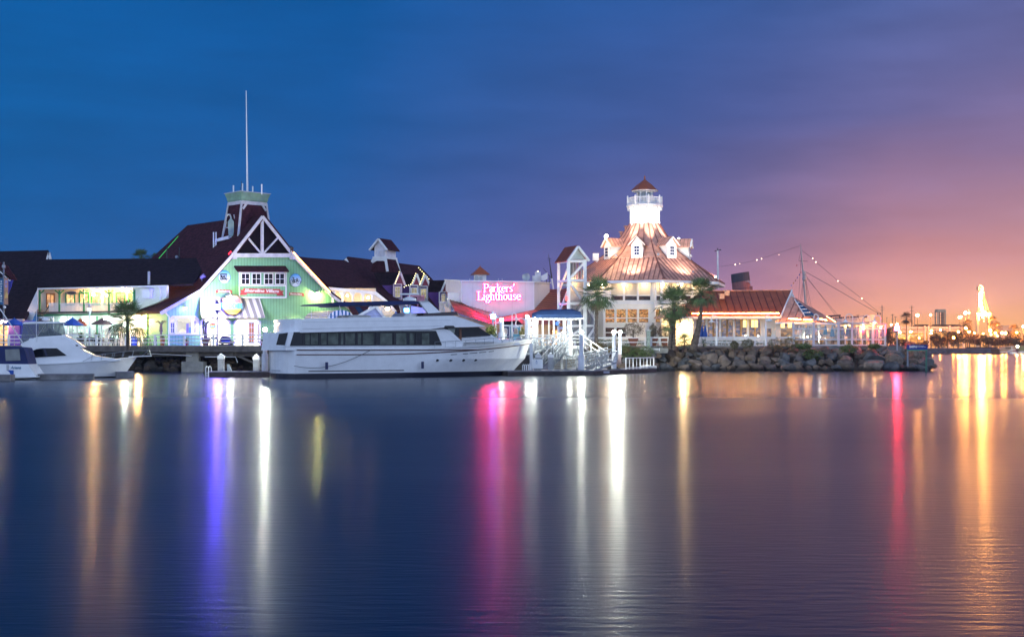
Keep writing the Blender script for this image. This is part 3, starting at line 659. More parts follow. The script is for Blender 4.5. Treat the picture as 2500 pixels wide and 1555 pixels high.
# maintenance platform, cage and ladder left of the tower
pt_ = thing('roof_platform', 'white maintenance platform with hooped cage left of the tower', 'platform', P(555,582,146))
m = MB(); m.bar(P(529,588,147),P(561,580,145.5),.5,.36).bar(P(561,580,145.5),P(583,577,146.4),.5,.36).build('beam', white, pt_)
m = MB(); m.hexa([P(558,578,145.3),P(566,578,145.3),P(566,578,146),P(558,578,146),P(556,542,145.3),P(564,530,145.3),P(564,530,146),P(556,542,146)]); m.hexa([P(566,578,145.4),P(571,576,145.4),P(571,576,146),P(566,578,146),P(564,532,145.4),P(571,541,145.4),P(571,541,146),P(564,532,146)]); m.build('panel', M('mint_trim2', (.22,.32,.28)), pt_)
m = MB(); m.tube([P(551,540,145.6),P(552,531,145.6),P(556,524,145.6),P(561,524,145.6),P(564,531,145.6),P(566,545,145.6)], .10,6); m.tube([P(544,579,145.8),P(553,541,145.8)],.06,5).tube([P(552,556,145.6),P(558,556,145.6)],.05,5).tube([P(571,553,145.8),P(581,551,145.8)],.05,5).tube([P(569,573,145.8),P(574,540,145.8),P(571,524,145.8)],.06,5); m.build('cage', greytrim, pt_)
m = MB()
for x in (521.5,527.5): m.bar(P(x,611,146.5),P(x,567,146.5),.13,.13)
for y in range(592,610,4): m.bar(P(521.5,y,146.5),P(527.5,y,146.5),.06,.06)
m.build('ladder', white, pt_)
# roof spot lights (dark fixtures)
for px,py,lb in ((494,613,'lower one left of the ladder'),(559,606,'right one near the truss'),(430,626,'silver one near the left hip'),(709,603,'on the right rake')):
    t0 = thing('roof_spotlight', 'small unlit spotlight on the maroon roof, '+lb, 'spotlight', P(px,py,147 if px>500 else 150)); c=P(px,py,146 if px>500 else 150)
    MB().tube([c,c+V((.25,-.2,-.25))],[.16,.22],8).build('housing', darkm if px!=430 else metalg, t0); MB().tube([c,c+V((0,.1,-.6))],.04,5).build('stem', darkm, t0)
t0 = thing('roof_spotlight', 'violet-lit double floodlight on the lower left roof', 'spotlight', P(494,676,140)); MB().tube([P(490,679,140),P(500,672,140)],[.2,.26],8).build('housing', M('violet_lit_metal',(.12,.10,.30)), t0); MB().tube([P(493,677,140),P(493,686,140)],.05,5).build('stem', metalg, t0)  # violet light is put into the housing colour
for px in (408,438): MB().tube([P(px,632,150),P(px,604,150)],.07,6).build('vent_pipe', darkm, gh)
# window bay with its own little roof
m = MB(); m.pr(pC, 583,664,699,728, 0,.62); m.build('window_bay', mint, gh)
bayr = MB(); a=[pC.pt(x,y,o) for x,y,o in ((571,649,.02),(697,649,.02),(706,662,1.0),(580,662,1.0))]; bayr.ext(a, (0,0,-.12)); bayr.build('bay_roof', shing2, gh)
m = MB()
for (x0,y0,x1,y1) in ((583,662,699,666),(583,696,699,699),(583,725,699,728),(583,666,585.5,725),(696.5,666,699,725)): m.pr(pC,x0,y0,x1,y1,.63,.07)
m.build('bay_trim', white, gh)
for i,(a,b_) in enumerate(((588,610),(614,637),(644,667),(671,695))):
    wpl = pC
    o = window(pC, a, 667, b_, 695, gh, darkglass, 2,2, white, .09, off=.64+(.12 if i>1 else 0), mw=.05)
# painted signs on the wall
pSg = M('sign_red', (.50,.06,.055), .5); wtxt = M('sign_white', (.85,.84,.8), .5)
def banner(pl, x0, x1, y0, y1, dy, off, name, label, txt, shear=.25, tail=5, bold=.02):
    t0 = thing(name, label, 'sign', pl.pt((x0+x1)/2,y1,off))
    MB().pp(pl, [(x0,y0),(x1,y0+dy),(x1,y1+dy),(x0,y1)], off, .05).build('ribbon', pSg, t0)
    MB().pp(pl, [(x1-2,y0+dy+4),(x1+tail+4,y0+dy+4),(x1+tail,y0+dy+8.5),(x1+tail+4,y1+dy+4),(x1-8,y1+dy+4),(x1-8,y1+dy),(x1-2,y1+dy)], off-.02,.04).build('ribbon_tail', M('sign_red_dark', (.33,.035,.035)), t0)
    MB().pp(pl, [(x0+2,y0+4),(x0-tail-4,y0+4),(x0-tail,y0+8.5),(x0-tail-4,y1+4),(x0+8,y1+4),(x0+8,y1),(x0+2,y1)], off-.02,.04).build('ribbon_tail', pSg, t0)
    text(txt, pl, x0+3, x1-3, (y0+y1)/2, (y1-y0)*.86, wtxt, t0, off=off+.07, shear=shear, bold=bold, slope=dy)
banner(pC, 594, 684, 704, 716, 2, .64, 'village_sign', 'red ribbon sign with white script lettering below the four bay windows', 'Shoreline Village')
def sbanner(x0,x1,y0,y1,dy,label,txt):
    t0 = thing('ribbon_sign', label, 'sign', pC.pt((x0+x1)/2,y1)); MB().pp(pC, [(x0+3,y0),(x1-3,y0+dy),(x1-3,y0+dy+1.6),(x1,y0+dy+1.6),(x1-1.5,(y0+y1)/2+dy),(x1,y1+dy+1),(x1-5,y1+dy+1),(x1-5,y1+dy-.6),(x0+5,y1-.6),(x0+5,y1+1),(x0,y1+1),(x0+1.5,(y0+y1)/2),(x0,y0+1.6),(x0+3,y0+1.6)], .03,.05).build('ribbon', pSg, t0)
    text(txt, pC, x0+6, x1-6, (y0+y1)/2-.2, (y1-y0)*.6, wtxt, t0, off=.11, bold=.02, slope=dy)
sbanner(526,567,707,714.5,1,'small red ribbon sign below the round carriage sign','Wheel Fun Rentals')
sbanner(703,743,714,721,1.5,'small red ribbon sign below the round bicycle sign','Electric Bikes')
def grad_disc(name, ca, cb, z0, z1):
    m_ = M(name, ca, .5, var=0); t = m_.node_tree; b = t.nodes['Principled BSDF']; g = t.nodes.new('ShaderNodeNewGeometry'); s = t.nodes.new('ShaderNodeSeparateXYZ'); t.links.new(g.outputs['Position'], s.inputs[0])
    r = t.nodes.new('ShaderNodeMapRange'); r.inputs[1].default_value=z0; r.inputs[2].default_value=z1; t.links.new(s.outputs[2], r.inputs[0]); x = t.nodes.new('ShaderNodeMixRGB'); x.inputs[1].default_value=(*ca,1); x.inputs[2].default_value=(*cb,1); t.links.new(r.outputs[0], x.inputs[0]); t.links.new(x.outputs[0], b.inputs['Base Color']); return m_
for (cx_,cy,lb,kind) in ((547.5,676.5,'round blue sign with a surrey carriage, left of the bay windows',0),(721,684.5,'round blue sign with a bicycle, right of the bay windows',1)):
    z1 = pC.pt(cx_,cy-14).z; z0 = pC.pt(cx_,cy+6).z
    t0 = thing('round_sign', lb, 'sign', pC.pt(cx_,cy+16,.05)); rx = 14.2 if kind==0 else 14
    MB().ext(disc(pC,cx_,cy,rx+.8,16.3,.03,.05), pC.n*.05).build('rim', M('rim_blue',(.02,.12,.35)), t0)
    MB().ext(disc(pC,cx_,cy,rx,15.5,.09,.02), pC.n*.02).build('face', grad_disc('sign_sky_%d'%kind,(.62,.70,.78),(.05,.35,.72),z0,z1), t0)
    m = MB(); bk_ = M('sign_ink',(.01,.015,.04))
    def ring(x,y,r,w=.8,seg=16):
        for i in range(seg):
            a=2*math.pi*i/seg; c_=2*math.pi*(i+1)/seg; m.pp(pC,[(x+r*math.cos(a),y+r*math.sin(a)),(x+r*math.cos(c_),y+r*math.sin(c_)),(x+(r-w)*math.cos(c_),y+(r-w)*math.sin(c_)),(x+(r-w)*math.cos(a),y+(r-w)*math.sin(a))],.12,.02)
    def ln(x0,y0,x1,y1,w=.07): m.pb(pC,x0,y0,x1,y1,w,.03,.14)
    if kind:
        ring(713,688,5.2); ring(729,689,5.2)
        for a_ in (((713,688),(718,683)),((718,683),(726,684)),((726,684),(729,689)),((718,683),(720,690)),((720,690),(726,684)),((718,683),(716.5,678)),((714,677.5),(718.5,678)),((726,684),(725,680.5)),((723,680),(727,680.5)),((713,688),(720,690))): ln(*a_[0],*a_[1])
    else:
        ring(539,684,3.2); ring(556,684,3.2)
        ln(537,669.5,554,669.5,.12); ln(539,670,539,682,.1); ln(552,670,552,680,.08); ln(538,682,555,682,.14); ln(538,677,548,677,.12)
        for x in (541.5,547): m.pp(pC,[(x-1.6,672),(x+1.6,672),(x+2.2,678),(x-2.2,678)],.12,.02); ln(x+1,678,x+4,681,.12)
    m.build('drawing', bk_, t0)
# striped awning and the round shop sign
aw = thing('striped_awning', 'grey and white striped sloping awning over the shop doors', 'awning', pC.pt(565,775,.5))
awm = two(M('awning_fabric', (.68,.66,.64), .8, var=.05), pC.u, .92, (.26,.25,.26))
a0,a1,a2,a3 = pC.pt(487,725,.04), pC.pt(634,727,.04), pC.pt(646,771,1.35), pC.pt(492,771,1.35)
MB().ext([a0,a1,a2,a3],(0,0,-.05)).build('canvas', awm, aw)
MB().ext([a3,a2,a2-V((0,0,.25)),a3-V((0,0,.25))], pC.n*.03).build('valance', awm, aw)
MB().add([a0,a3,pC.pt(487,770,.04)],[(0,1,2)]).build('side_panel', awm, aw); MB().add([a1,a2,pC.pt(634,771,.04)],[(0,1,2)]).build('side_panel', awm, aw)
ss = thing('round_shop_sign', 'round candy shop sign with arched rainbow lettering hung before the awning', 'sign', pC.pt(566,770,1.7))
MB().ext(disc(pC,567,744,25,25.5,1.62,.08), pC.n*.08).build('rim', M('rim_brown',(.20,.08,.03)), ss)
MB().ext(disc(pC,567,743.7,23.8,24.3,1.71,.03), pC.n*.03).build('face', M('sign_cream',(.30,.27,.20)), ss)
seg=[(567+23.4*math.cos(a),743.7+24*math.sin(a)) for a in [R(x) for x in range(26,155,8)]]
MB().pp(pC, seg, 1.745,.02).build('lower_panel', M('sign_yellow',(.75,.50,.10)), ss)
text('SUGAR', pC, 543,588,734,12, M('ltr_pink',(.75,.12,.16)), ss, off=1.78, bold=.03)
text('DADDIES', pC, 541,592,747,12, M('ltr_blue',(.05,.42,.65)), ss, off=1.79, bold=.03)
text('SWEET SHOPPE', pC, 550,584,760,4.5, M('ltr_brown',(.35,.15,.03)), ss, off=1.78)
# shop fronts
lit = room('bright_shop', (1,.93,.80), 2.4, 1.5, .7)
def octo(x0,y0,x1,y1,c=9): return [(x0+c,y0),(x1-c,y0),(x1,y0+c),(x1,y1),(x0,y1),(x0,y0+c)]
def frame(pl, outer, inner, off, th, m_, par, name):
    mm = MB(); n = len(outer)
    for i in range(n): mm.pp(pl, [outer[i],outer[(i+1)%n],inner[(i+1)%n],inner[i]], off, th)
    return mm.build(name, m_, par)
for (x0,y0,x1,y1,pane_) in ((411,771,485,817,None),(488,775,561,850,lit),(570,776,636,850,lit)):
    o_ = frame(pC, octo(x0,y0,x1,y1), octo(x0+4,y0+4,x1-4,y1-(4 if pane_ is None else 0),7), .03,.12, white, gh, 'shopfront_frame')
    MB().pp(pC, octo(x0+3,y0+3,x1-3,y1-2,7), .0,.05).build('pane', pane_ or room('bay_room',(.85,.80,.62),.75,.7,.8), o_)
window(pC, 414,786,428,815, gh, M('pane_grey',(.10,.11,.13),.2), 2,2, white, .12, off=.06)
window(pC, 470,782,481,815, gh, M('pane_pale',(.35,.36,.34),.2), 1,2, white, .12, off=.06)
MB().pr(pC,425,774,430,815,.16,.06).build('mullion', white, gh); MB().pr(pC,466,774,471,815,.16,.06).build('mullion', white, gh)
MB().pr(pC,455,790,460,813,.08,.05).build('poster', M('poster_violet',(.25,.22,.55)), gh); MB().pr(pC,461,799,467,813,.08,.05).build('poster', M('poster_blue',(.12,.35,.65)), gh)
window(pC, 605,786,622,840, gh, M('door_pane',(.45,.16,.07),.3), 2,4, white, .14, off=.08, label='glazed white door with small rose panes')
window(pC, 627,790,633,838, gh, M('door_pane2',(.40,.18,.08),.3), 1,3, white, .10, off=.08)
window(pC, 491,780,500,840, gh, darkglass, 1,1, white, .10, off=.08)
MB().pp(pC,[(519+8*math.cos(a*.35),796+7*math.sin(a*.35)) for a in range(18)],.10,.03).build('window_logo', M('logo_yellow',(.8,.5,.12)), gh)
text('SUGAR', pC, 511,526,791,5, M('l1',(.75,.10,.15)), gh, name='window_lettering', off=.15, bold=.02); text('DADDIES', pC, 511,527,797,4.5, M('l2',(.05,.45,.7)), gh, name='window_lettering', off=.15, bold=.02)
window(pC, 677,787,690,806, gh, M('pane_violet',(.08,.05,.5),.2), 1,3, white, .12)
m = MB(); m.tube([pC.pt(403,757,.5),pC.pt(406,766,.3),pC.pt(413,773,.15),pC.pt(412,845,.15)],.08,6); m.build('downspout', white, gh)
def wall_light(px,py,r,m_,label,pl,off=.55):
    t0 = thing('wall_lamp', label, 'lamp', pl.pt(px,py,off)); p = pl.pt(px,py,off); bulb(p, r, m_, t0)
    MB().lathe(p+V((0,0,r*.9)), [(.02,.22),(r*1.2,.1),(r*1.9,-.02),(r*1.85,-.05)],12).build('shade', metalg, t0); MB().tube([p+V((0,0,r+.15)), p+V((0,0,r+.45)), p-pl.n*off+V((0,0,.35))], .03,5).build('arm', metalg, t0)
    return t0
e_wall = E('bulb_cream', (1,.86,.34), 700); e_big = E('flood_white', (1,.96,.80), 260)
wall_light(453,752,.12, E('bulb_soft',(1,.78,.42),130), 'warm gooseneck lamp above the first shopfront window at left', pC)
fl0 = wall_light(561,727,.27, e_big, 'blinding white floodlight just above the round candy shop sign', pC, 3.0)
def spot(loc, tgt, power, colr, ang, parent, r=.12, blend=.6):
    d = bpy.data.lights.new('spot_beam','SPOT'); d.energy = power; d.color = colr; d.spot_size = R(ang); d.spot_blend = blend; d.shadow_soft_size = r
    o = bpy.data.objects.new('beam', d); col.objects.link(o); loc = V(loc); o.parent = parent; o.location = loc-OFF[parent.name]; o.rotation_euler = (V(tgt)-loc).to_track_quat('-Z','Y').to_euler(); return o
spot(pC.pt(565,722,6.0), pC.pt(620,715), 4000, (1,.90,.55), 150, fl0, .25, .3)
wall_light(752,784,.20, e_wall, 'warm gooseneck lamp low on the right part of the green wall', pC)
wall_light(776,717,.18, E('bulb_lime',(1,.95,.28),1000), 'yellow-green glowing lamp under the right rake of the green hall', pC, .4)
# arched striped tent and gabled kiosks behind the yacht
tn = thing('striped_tent', 'barrel-shaped teal and white striped tent right of the green hall', 'tent', P(825,800,139))
stripe_m = two(M('tent_white',(.75,.76,.74),.7,var=.04),(1,0,0),.42,(.015,.12,.26))
arc = [(797+35-32*math.cos(a*math.pi/14)-0, 778-21*math.sin(a*math.pi/14)) for a in range(15)]
pts = [P(x,y,139) for x,y in arc]; 
MB().ext([PZ(800,139,GZ)]+pts+[PZ(864,139,GZ)], (0,.1,0)).build('front_panel', stripe_m, tn)
back = [p+V((-3.4,4.5,0)) for p in pts]; mm = MB()
for i in range(len(pts)-1): mm.add([pts[i],pts[i+1],back[i+1],back[i]],[(0,1,2,3)])
mm.build('vault', two(M('tent_tan',(.5,.45,.36)),(0,.0,1),.3,(.2,.2,.15)), tn)
kk = thing('gabled_kiosk', 'small pale blue kiosk with white gable behind the yacht', 'kiosk', P(905,800,137))
pk = pla(917,137,12)
MB().ext([pk.pt(917,751),pk.pt(860,780),pk.sz(862,GZ),pk.sz(950,GZ),pk.pt(945,780)], -pk.n*3).build('wall', M('kiosk_blue',(.42,.46,.75)), kk)
m=MB(); m.pb(pk,917,748,858,781,.28,.3,.1).pb(pk,917,748,943,781,.28,.3,.1).build('gable_board', white, kk)
text('Pizza', pk, 878,898,767,8, M('kiosk_ink',(.03,.04,.12)), kk, off=.05, shear=.3) if False else None
m=MB(); m.ext([pk.pt(917,747,.2),pk.pt(858,779,.2),pk.pt(858,779,.2)-pk.n*3,pk.pt(917,747,.2)-pk.n*3],(0,0,-.12)).build('roof', shing2, kk)
bulb(P(905,768,136.2), .001, white, kk) if False else None
# ------------------------------------------------------------------ long maroon-roofed building with purple dormers
mb_ = thing('dormer_building', 'long maroon-roofed building with purple dormers and a lit arcade', 'building', PZ(950,158,GZ))
pD = pla(800,150,63)
rD = pl3(P(845,632,172), P(1022,653,190), P(870,710,158))
MB().pp(rD, [(705,628),(748,634),(836,640),(847,631),(1022,653),(1052,684),(1120,770),(985,782),(946,735),(916,714),(800,702),(730,640)], -.3,.3).build('roof', shing2, mb_)
m=MB(); m.pp(pla(845,171,0), [(846,630),(834,641),(852,641)],0,.2).build('gable_end', white, mb_)
pE = pla(860,152,20)
m=MB(); m.pr(pE,795,704,917,848,-2.2,.2); m.build('wall', M('warm_wall',(.70,.58,.40)), mb_)
m=MB(); m.pp(pE,[(802,701),(917,712),(946,735),(968,760),(960,762),(940,738),(912,719),(802,708)],.0,.25); m.build('arcade_frame', white, mb_)
m=MB(); m.pp(pE,[(917,719),(942,738),(975,780),(975,848),(908,848),(908,719)],-.3,.2).build('cheek_wall', offwhite, mb_)
m=MB()
for x in (812,836,861,886,909):
    m.pb(pE,x,712,x,745,.22)
    for s in (-1,1): m.pp(pE,[(x,712),(x+s*9,712),(x+s*3,722),(x,730)],-.05,.1)
m.build('arcade_post', white, mb_)
m=MB(); m.ext([pE.pt(795,745,.1),pE.pt(912,746,.1),pE.pt(912,746,-2),pE.pt(795,745,-2)],(0,0,-.15)); m.build('arcade_floor', offwhite, mb_)
window(pla(860,154.2,20), 838,722,848,746, mb_, darkglass,1,1,offwhite,.1); window(pla(860,154.2,20), 866,720,880,746, mb_, M('warm_pane',(.7,.5,.25)),2,1,offwhite,.1)
for x,y,lb in ((820,726,'left end of the lit arcade'),(848,722,'second bay of the lit arcade'),(899,727,'right bay of the lit arcade')):
    t0=thing('arcade_lamp','warm lamp in the '+lb,'lamp',pE.pt(x,y,-.8)); bulb(pE.pt(x,y,-.8), .15, E('arc_bulb_%d'%x,(1,.62,.26),130), t0)
t0=thing('wall_lamp','large warm lamp on the cream wall below the dormer building arcade','lamp',P(946,752,149)); bulb(P(946,754,149.3),.24,E('w946',(1,.66,.32),240),t0); MB().lathe(P(946,748,149.3),[(.05,.2),(.35,.05),(.4,-.1)],12).build('shade',darkm,t0)
fl=thing('string_lights','row of warm string lights along the low dark roof edge','string lights',P(848,745,141)); mm=MB()
for i in range(40): mm.ball(P(849+i*1.42,744.5+math.sin(i*1.3)*.5,141),.045,1)
mm.build('bulbs', E('string_warm',(1,.6,.22),9), fl)
lr=thing('low_annex','low dark-roofed annex with roof panels under the string lights','building',PZ(880,144,GZ)); rl=pl3(P(850,748,144),P(905,748,144),P(870,780,139))
MB().pp(rl,[(846,747),(912,747),(905,762),(868,783),(862,770)],-.2,.2).build('roof', shing2, lr)
MB().pp(rl,[(866,750),(878,750),(890,764),(876,766)],.02,.05).build('roof_panel', M('panel',(.02,.022,.04),.15), lr); MB().pr(pla(860,143,0),852,762,905,848,0,.2).build('wall', offwhite, lr)
ga=thing('grey_annex','grey-roofed annex lit violet at its right end','building',PZ(1010,146,GZ)); rg=pl3(P(975,745,152),P(1030,747,152),P(990,782,144))
MB().pp(rg,[(972,742),(1000,745),(1055,785),(985,785)],-.15,.15).build('roof', M('grey_roof',(.26,.25,.27)), ga)
MB().pp(pla(1000,145,0),[(1005,747),(1035,752),(1060,785),(1120,790),(1120,849),(1000,849)],-.2,.2).build('wall', M('lilac_wall',(.55,.45,.62)), ga)
purp=M('purple_siding',(.10,.035,.20),.7); plum=M('plum_gable',(.28,.05,.09),.7)
pinkw=M('pinkish_white',(.72,.56,.62),.5)
def dormer(Y, apex, el, er, wx0, wx1, wy1, rl, sidepoly, label_fr, frm, win):
    pf_=pla(apex[0],Y,18)
    MB().pp(pla(apex[0],Y+.9,18), rl, -.2,.2).build('dormer_roof', shing, mb_)
    if sidepoly: MB().pp(pla(apex[0],Y+.7,18), sidepoly, -.15,.15).build('dormer_side', purp, mb_)
    MB().pp(pf_, [apex,(el[0]+2,el[1]),(er[0]-2,er[1])],-.1,.15).build('dormer_gable', plum, mb_)
    MB().pr(pf_, wx0,el[1]+1,wx1,wy1,-.4,.4).build('dormer_front', purp, mb_)
    m=MB(); m.pb(pf_,apex[0],apex[1]-1,el[0],el[1],.20,.3,.15).pb(pf_,apex[0],apex[1]-1,er[0],er[1],.26,.3,.15).pb(pf_,wx0,el[1],wx1,el[1],.14,.1,.1).pb(pf_,wx0+.8,el[1],wx0+.8,wy1,.16,.12,.08).pb(pf_,wx1-.8,el[1],wx1-.8,wy1,.16,.12,.08).pb(pf_,wx0,wy1,wx1,wy1,.16,.12,.08)
    m.build('dormer_trim', frm, mb_); window(pf_, *win, mb_, room('dormer_room_%d'%apex[0],(.8,.7,.4),.5,1.5,.5), 2,3, frm, .1, off=.03)
dormer(165,(977,666),(963,694),(989,697),960,981,731,[(911,667),(976,665),(963,694),(928,696)],[(932,697),(960,697),(962,733),(955,722)],'',pinkw,(963,699,978,727))
dormer(167,(1017,670),(1006,697),(1027,697),1000,1021,723,[(984,670),(1016,669),(1006,697),(985,697)],[(984,698),(1001,698),(1001,735),(984,722)],'',white,(1003,702,1019,720))
dormer(168,(1038,673),(1027,699),(1051,702),1024,1044,733,[(1019,672),(1037,672),(1027,699),(1022,698)],None,'',white,(1026,704,1042,730))
dormer(166,(1089,685),(1077,713),(1099,714),1072,1092,740,[(1049,685),(1088,684),(1077,713),(1045,713)],[(1045,714),(1072,714),(1072,757),(1045,722)],'',white,(1077,717,1088,738))
m=MB(); pq=pla(1010,163,10); m.pr(pq,995,721,1036,725,0,.3).pr(pq,1018,721,1021,748,0,.3).pr(pq,1021,724,1036,736,-.1,.2); m.build('balcony_front', M('pink_paint',(.62,.30,.40)), mb_)
m=MB(); pq=pla(1095,158,5); m.pb(pq,1073,737,1120,739,.16).pb(pq,1073,760,1120,762,.16).pb(pq,1099,735,1099,762,.2).pb(pq,1119.5,736,1119.5,762,.16)
for x in range(1075,1098,4): m.pb(pq,x,739,x,760,.10)
m.build('balcony_railing', white, mb_); MB().pr(pq,1100,741,1119,760,-.05,.05).build('railing_panel', M('lilac_panel',(.55,.52,.65)), mb_)
MB().pr(pla(1095,162,0),1072,740,1120,775,-.2,.2).build('upper_floor_wall', offwhite, mb_)
bl_=E('fairy_bulb',(1,.85,.35),7)
def fairy(pts, Y, n, label):
    t0=thing('string_lights',label,'string lights',P(*pts[0],Y)); L_=[0]
    for a,b_ in zip(pts[:-1],pts[1:]): L_.append(L_[-1]+math.dist(a,b_))
    for i in range(n):
        d=L_[-1]*i/(n-1)
        for k in range(len(pts)-1):
            if d<=L_[k+1]+1e-6: f_=(d-L_[k])/(L_[k+1]-L_[k]); break
        x=pts[k][0]+(pts[k+1][0]-pts[k][0])*f_; y=pts[k][1]+(pts[k+1][1]-pts[k][1])*f_
        MB().ball(P(x,y,Y),.055,1).build('bulb', bl_, t0)
fairy([(975,664),(965,692)],163.5,7,'yellow fairy lights down the left edge of the first dormer gable')
fairy([(987,701),(993,697),(999,696),(1005,693),(1015,668)],163,9,'yellow fairy lights hung between the first and second dormers')
fairy([(1035,670),(1025,694)],166,7,'yellow fairy lights down the third dormer gable')
fairy([(1022,654),(1036,669),(1047,681)],169,7,'yellow fairy lights down the roof edge above the third dormer')
fairy([(1093,730),(1098,737)],157,2,'pair of fairy lights by the white balcony railing')
cu_=thing('roof_cupola','white gabled cupola on splayed legs on the maroon roof ridge','cupola',P(930,660,168))
pf_=pla(924,166,-27); ps_=Pl(pf_.pt(941,620),(math.cos(R(63)),math.sin(R(63)),0))
rd=V((math.cos(R(63)),math.sin(R(63)),0))
ap=pf_.pt(924,586); 
MB().ext([pf_.pt(914,604),ap,pf_.pt(941,604),pf_.pt(941,628),pf_.pt(914,628)], rd*2.6).build('body', M('cupola_white',(.72,.70,.74)), cu_)
Aq=pf_.pt(924,584,.3); Bl=pf_.pt(902,611,.3); Br=pf_.pt(945,611,.3)
MB().ext([Aq,Bl,Bl+rd*3.2,Aq+rd*3.2],(0,0,.15)).build('roof_slope', shing2, cu_); MB().ext([Aq,Br,Br+rd*3.2,Aq+rd*3.2],(0,0,.15)).build('roof_slope', shing2, cu_)
m=MB(); m.bar(Aq,Bl,.2,.3,up=pf_.n).bar(Aq,Br,.2,.3,up=pf_.n); m.build('gable_board', white, cu_)
m=MB(); m.hexa([pf_.pt(905,664),pf_.pt(951,664),pf_.pt(951,664)+rd*3,pf_.pt(905,664)+rd*3,pf_.pt(913,630),pf_.pt(942,630),pf_.pt(942,630)+rd*2.6,pf_.pt(913,630)+rd*2.6]); m.build('base', shing2, cu_)
m=MB(); m.pb(pf_,908,640,914,629,.3,.2,.1).pb(pf_,946,663,941,630,.3,.2,.1).pr(pf_,911,627,944,631,.0,.15).pp(pf_,[(911,631),(944,631),(945,641),(936,637),(920,637),(910,643)],.02,.1); m.bar(pf_.pt(942,629),pf_.pt(942,629)+rd*2.7,.2,.3).bar(pf_.pt(942,630)+rd*2.6,pf_.pt(949,668)+rd*3.0,.3,.25); m.build('leg_trim', white, cu_)
for a,b_ in ((918,927),(929,938)): MB().pr(pf_,a,612,b_,626,.02,.04).build('louvre', M('louvre_grey',(.60,.60,.66)), cu_)
# ------------------------------------------------------------------ pavilion with the neon sign
sb = thing('sign_pavilion', 'low octagonal pavilion with white parapet and red metal roof', 'building', PZ(1215,152,GZ))
panelw = stripes(M('parapet_panels',(.66,.62,.64),.6,var=.04),(1,0,0),1.6,.02,.7)
pS=pla(1215,150,0)
fr=[(1126,686),(1304,689),(1304,757),(1200,779),(1126,738)]
m=MB(); m.pp(pS, fr, -.3,.3); 
L0=[P(1126,686,150),P(1126,738,150),P(1088,712,157),P(1088,684,157)]; R0=[P(1304,689,150),P(1304,757,150),P(1342,714,157),P(1342,691,157)]
m.ext(L0,(0,.3,0)).ext(R0,(0,.3,0)); m.build('parapet', panelw, sb)
m=MB(); m.bar(P(1126,685.5,149.9),P(1304,688.5,149.9),.35,.14).bar(P(1126,685.5,149.9),P(1088,683.5,157),.35,.14).bar(P(1304,688.5,149.9),P(1342,690.5,157),.35,.14); m.pb(pS,1126.5,686,1126.5,738,.08,.1,.05).pb(pS,1303.5,689,1303.5,757,.1,.1,.05); m.build('coping', white, sb)
MB().ext([P(1088,688,157),P(1126,690,150.3),P(1304,692,150.3),P(1342,694,157),P(1342,694,165),P(1088,690,165)],(0,0,-.2)).build('flat_roof', greytrim, sb)
fm,rm=MB(),MB()
seam_face(fm,rm, P(1112,762,143),P(1200,791,141.5),P(1200,779,149.6),P(1088,711,156.8), .42,.06)
fm.build('roof_slope', redmetal, sb); rm.build('seams', redseam, sb)
fm,rm=MB(),MB()
seam_face(fm,rm, P(1200,791,141.5),P(1400,791,141.5),P(1304,756,149.6),P(1200,779,149.6), .9,.06)
seam_face(fm,rm, P(1400,791,141.5),P(1400,700,158),P(1342,713,156.8),P(1304,756,149.6), .9,.06)
fm.build('roof_slope', redmetal, sb); rm.build('seams', redseam, sb)
MB().add([P(1342,706,163),P(1420,706,163),P(1420,800,150),P(1342,800,150)],[(0,1,2,3)]).build('rear_roof', redmetal, sb)
orange_lit=M('orange_lit_wall',(.70,.45,.24),.7)  # cream wall with the orange glow put into its colour
m=MB(); m.pp(pla(1200,144,0), [(1085,745),(1112,765),(1200,793),(1400,793),(1400,849),(1085,849)],-.3,.3); m.build('wall', orange_lit, sb)
MB().pr(pS,1093,715,1126,745,-1.0,.2).build('side_panel', offwhite, sb)
for x in (1218,1290,1345):
    window(pla(1200,143.9,0), x,803,x+22,846, sb, room('pav_room_%d'%x,(1,.45,.12),2.0,1.6,.3), 2,2, M('orange_frame_%d'%x,(.55,.20,.05)), .15, off=.03)
ct_=thing('pavilion_cupola','little cupola with red pyramid roof behind the neon sign parapet','cupola',P(1172,688,153)); pp_=pla(1172,153,12)
c0=P(1172,688,154)
MB().lathe(c0,[(.95,0),(.95,.85)],4,a0=R(45+12)).build('body', white, ct_)
MB().lathe(c0+V((0,0,.85)),[(1.55,0),(.06,1.05),(.05,1.2)],4,a0=R(45+12)).build('roof', redmetal, ct_)
for a,b_ in ((1160,1167),(1171,1178)): MB().pr(pla(1172,153.0,0),a,675,b_,685,0,.03).build('louvre', greytrim, ct_)
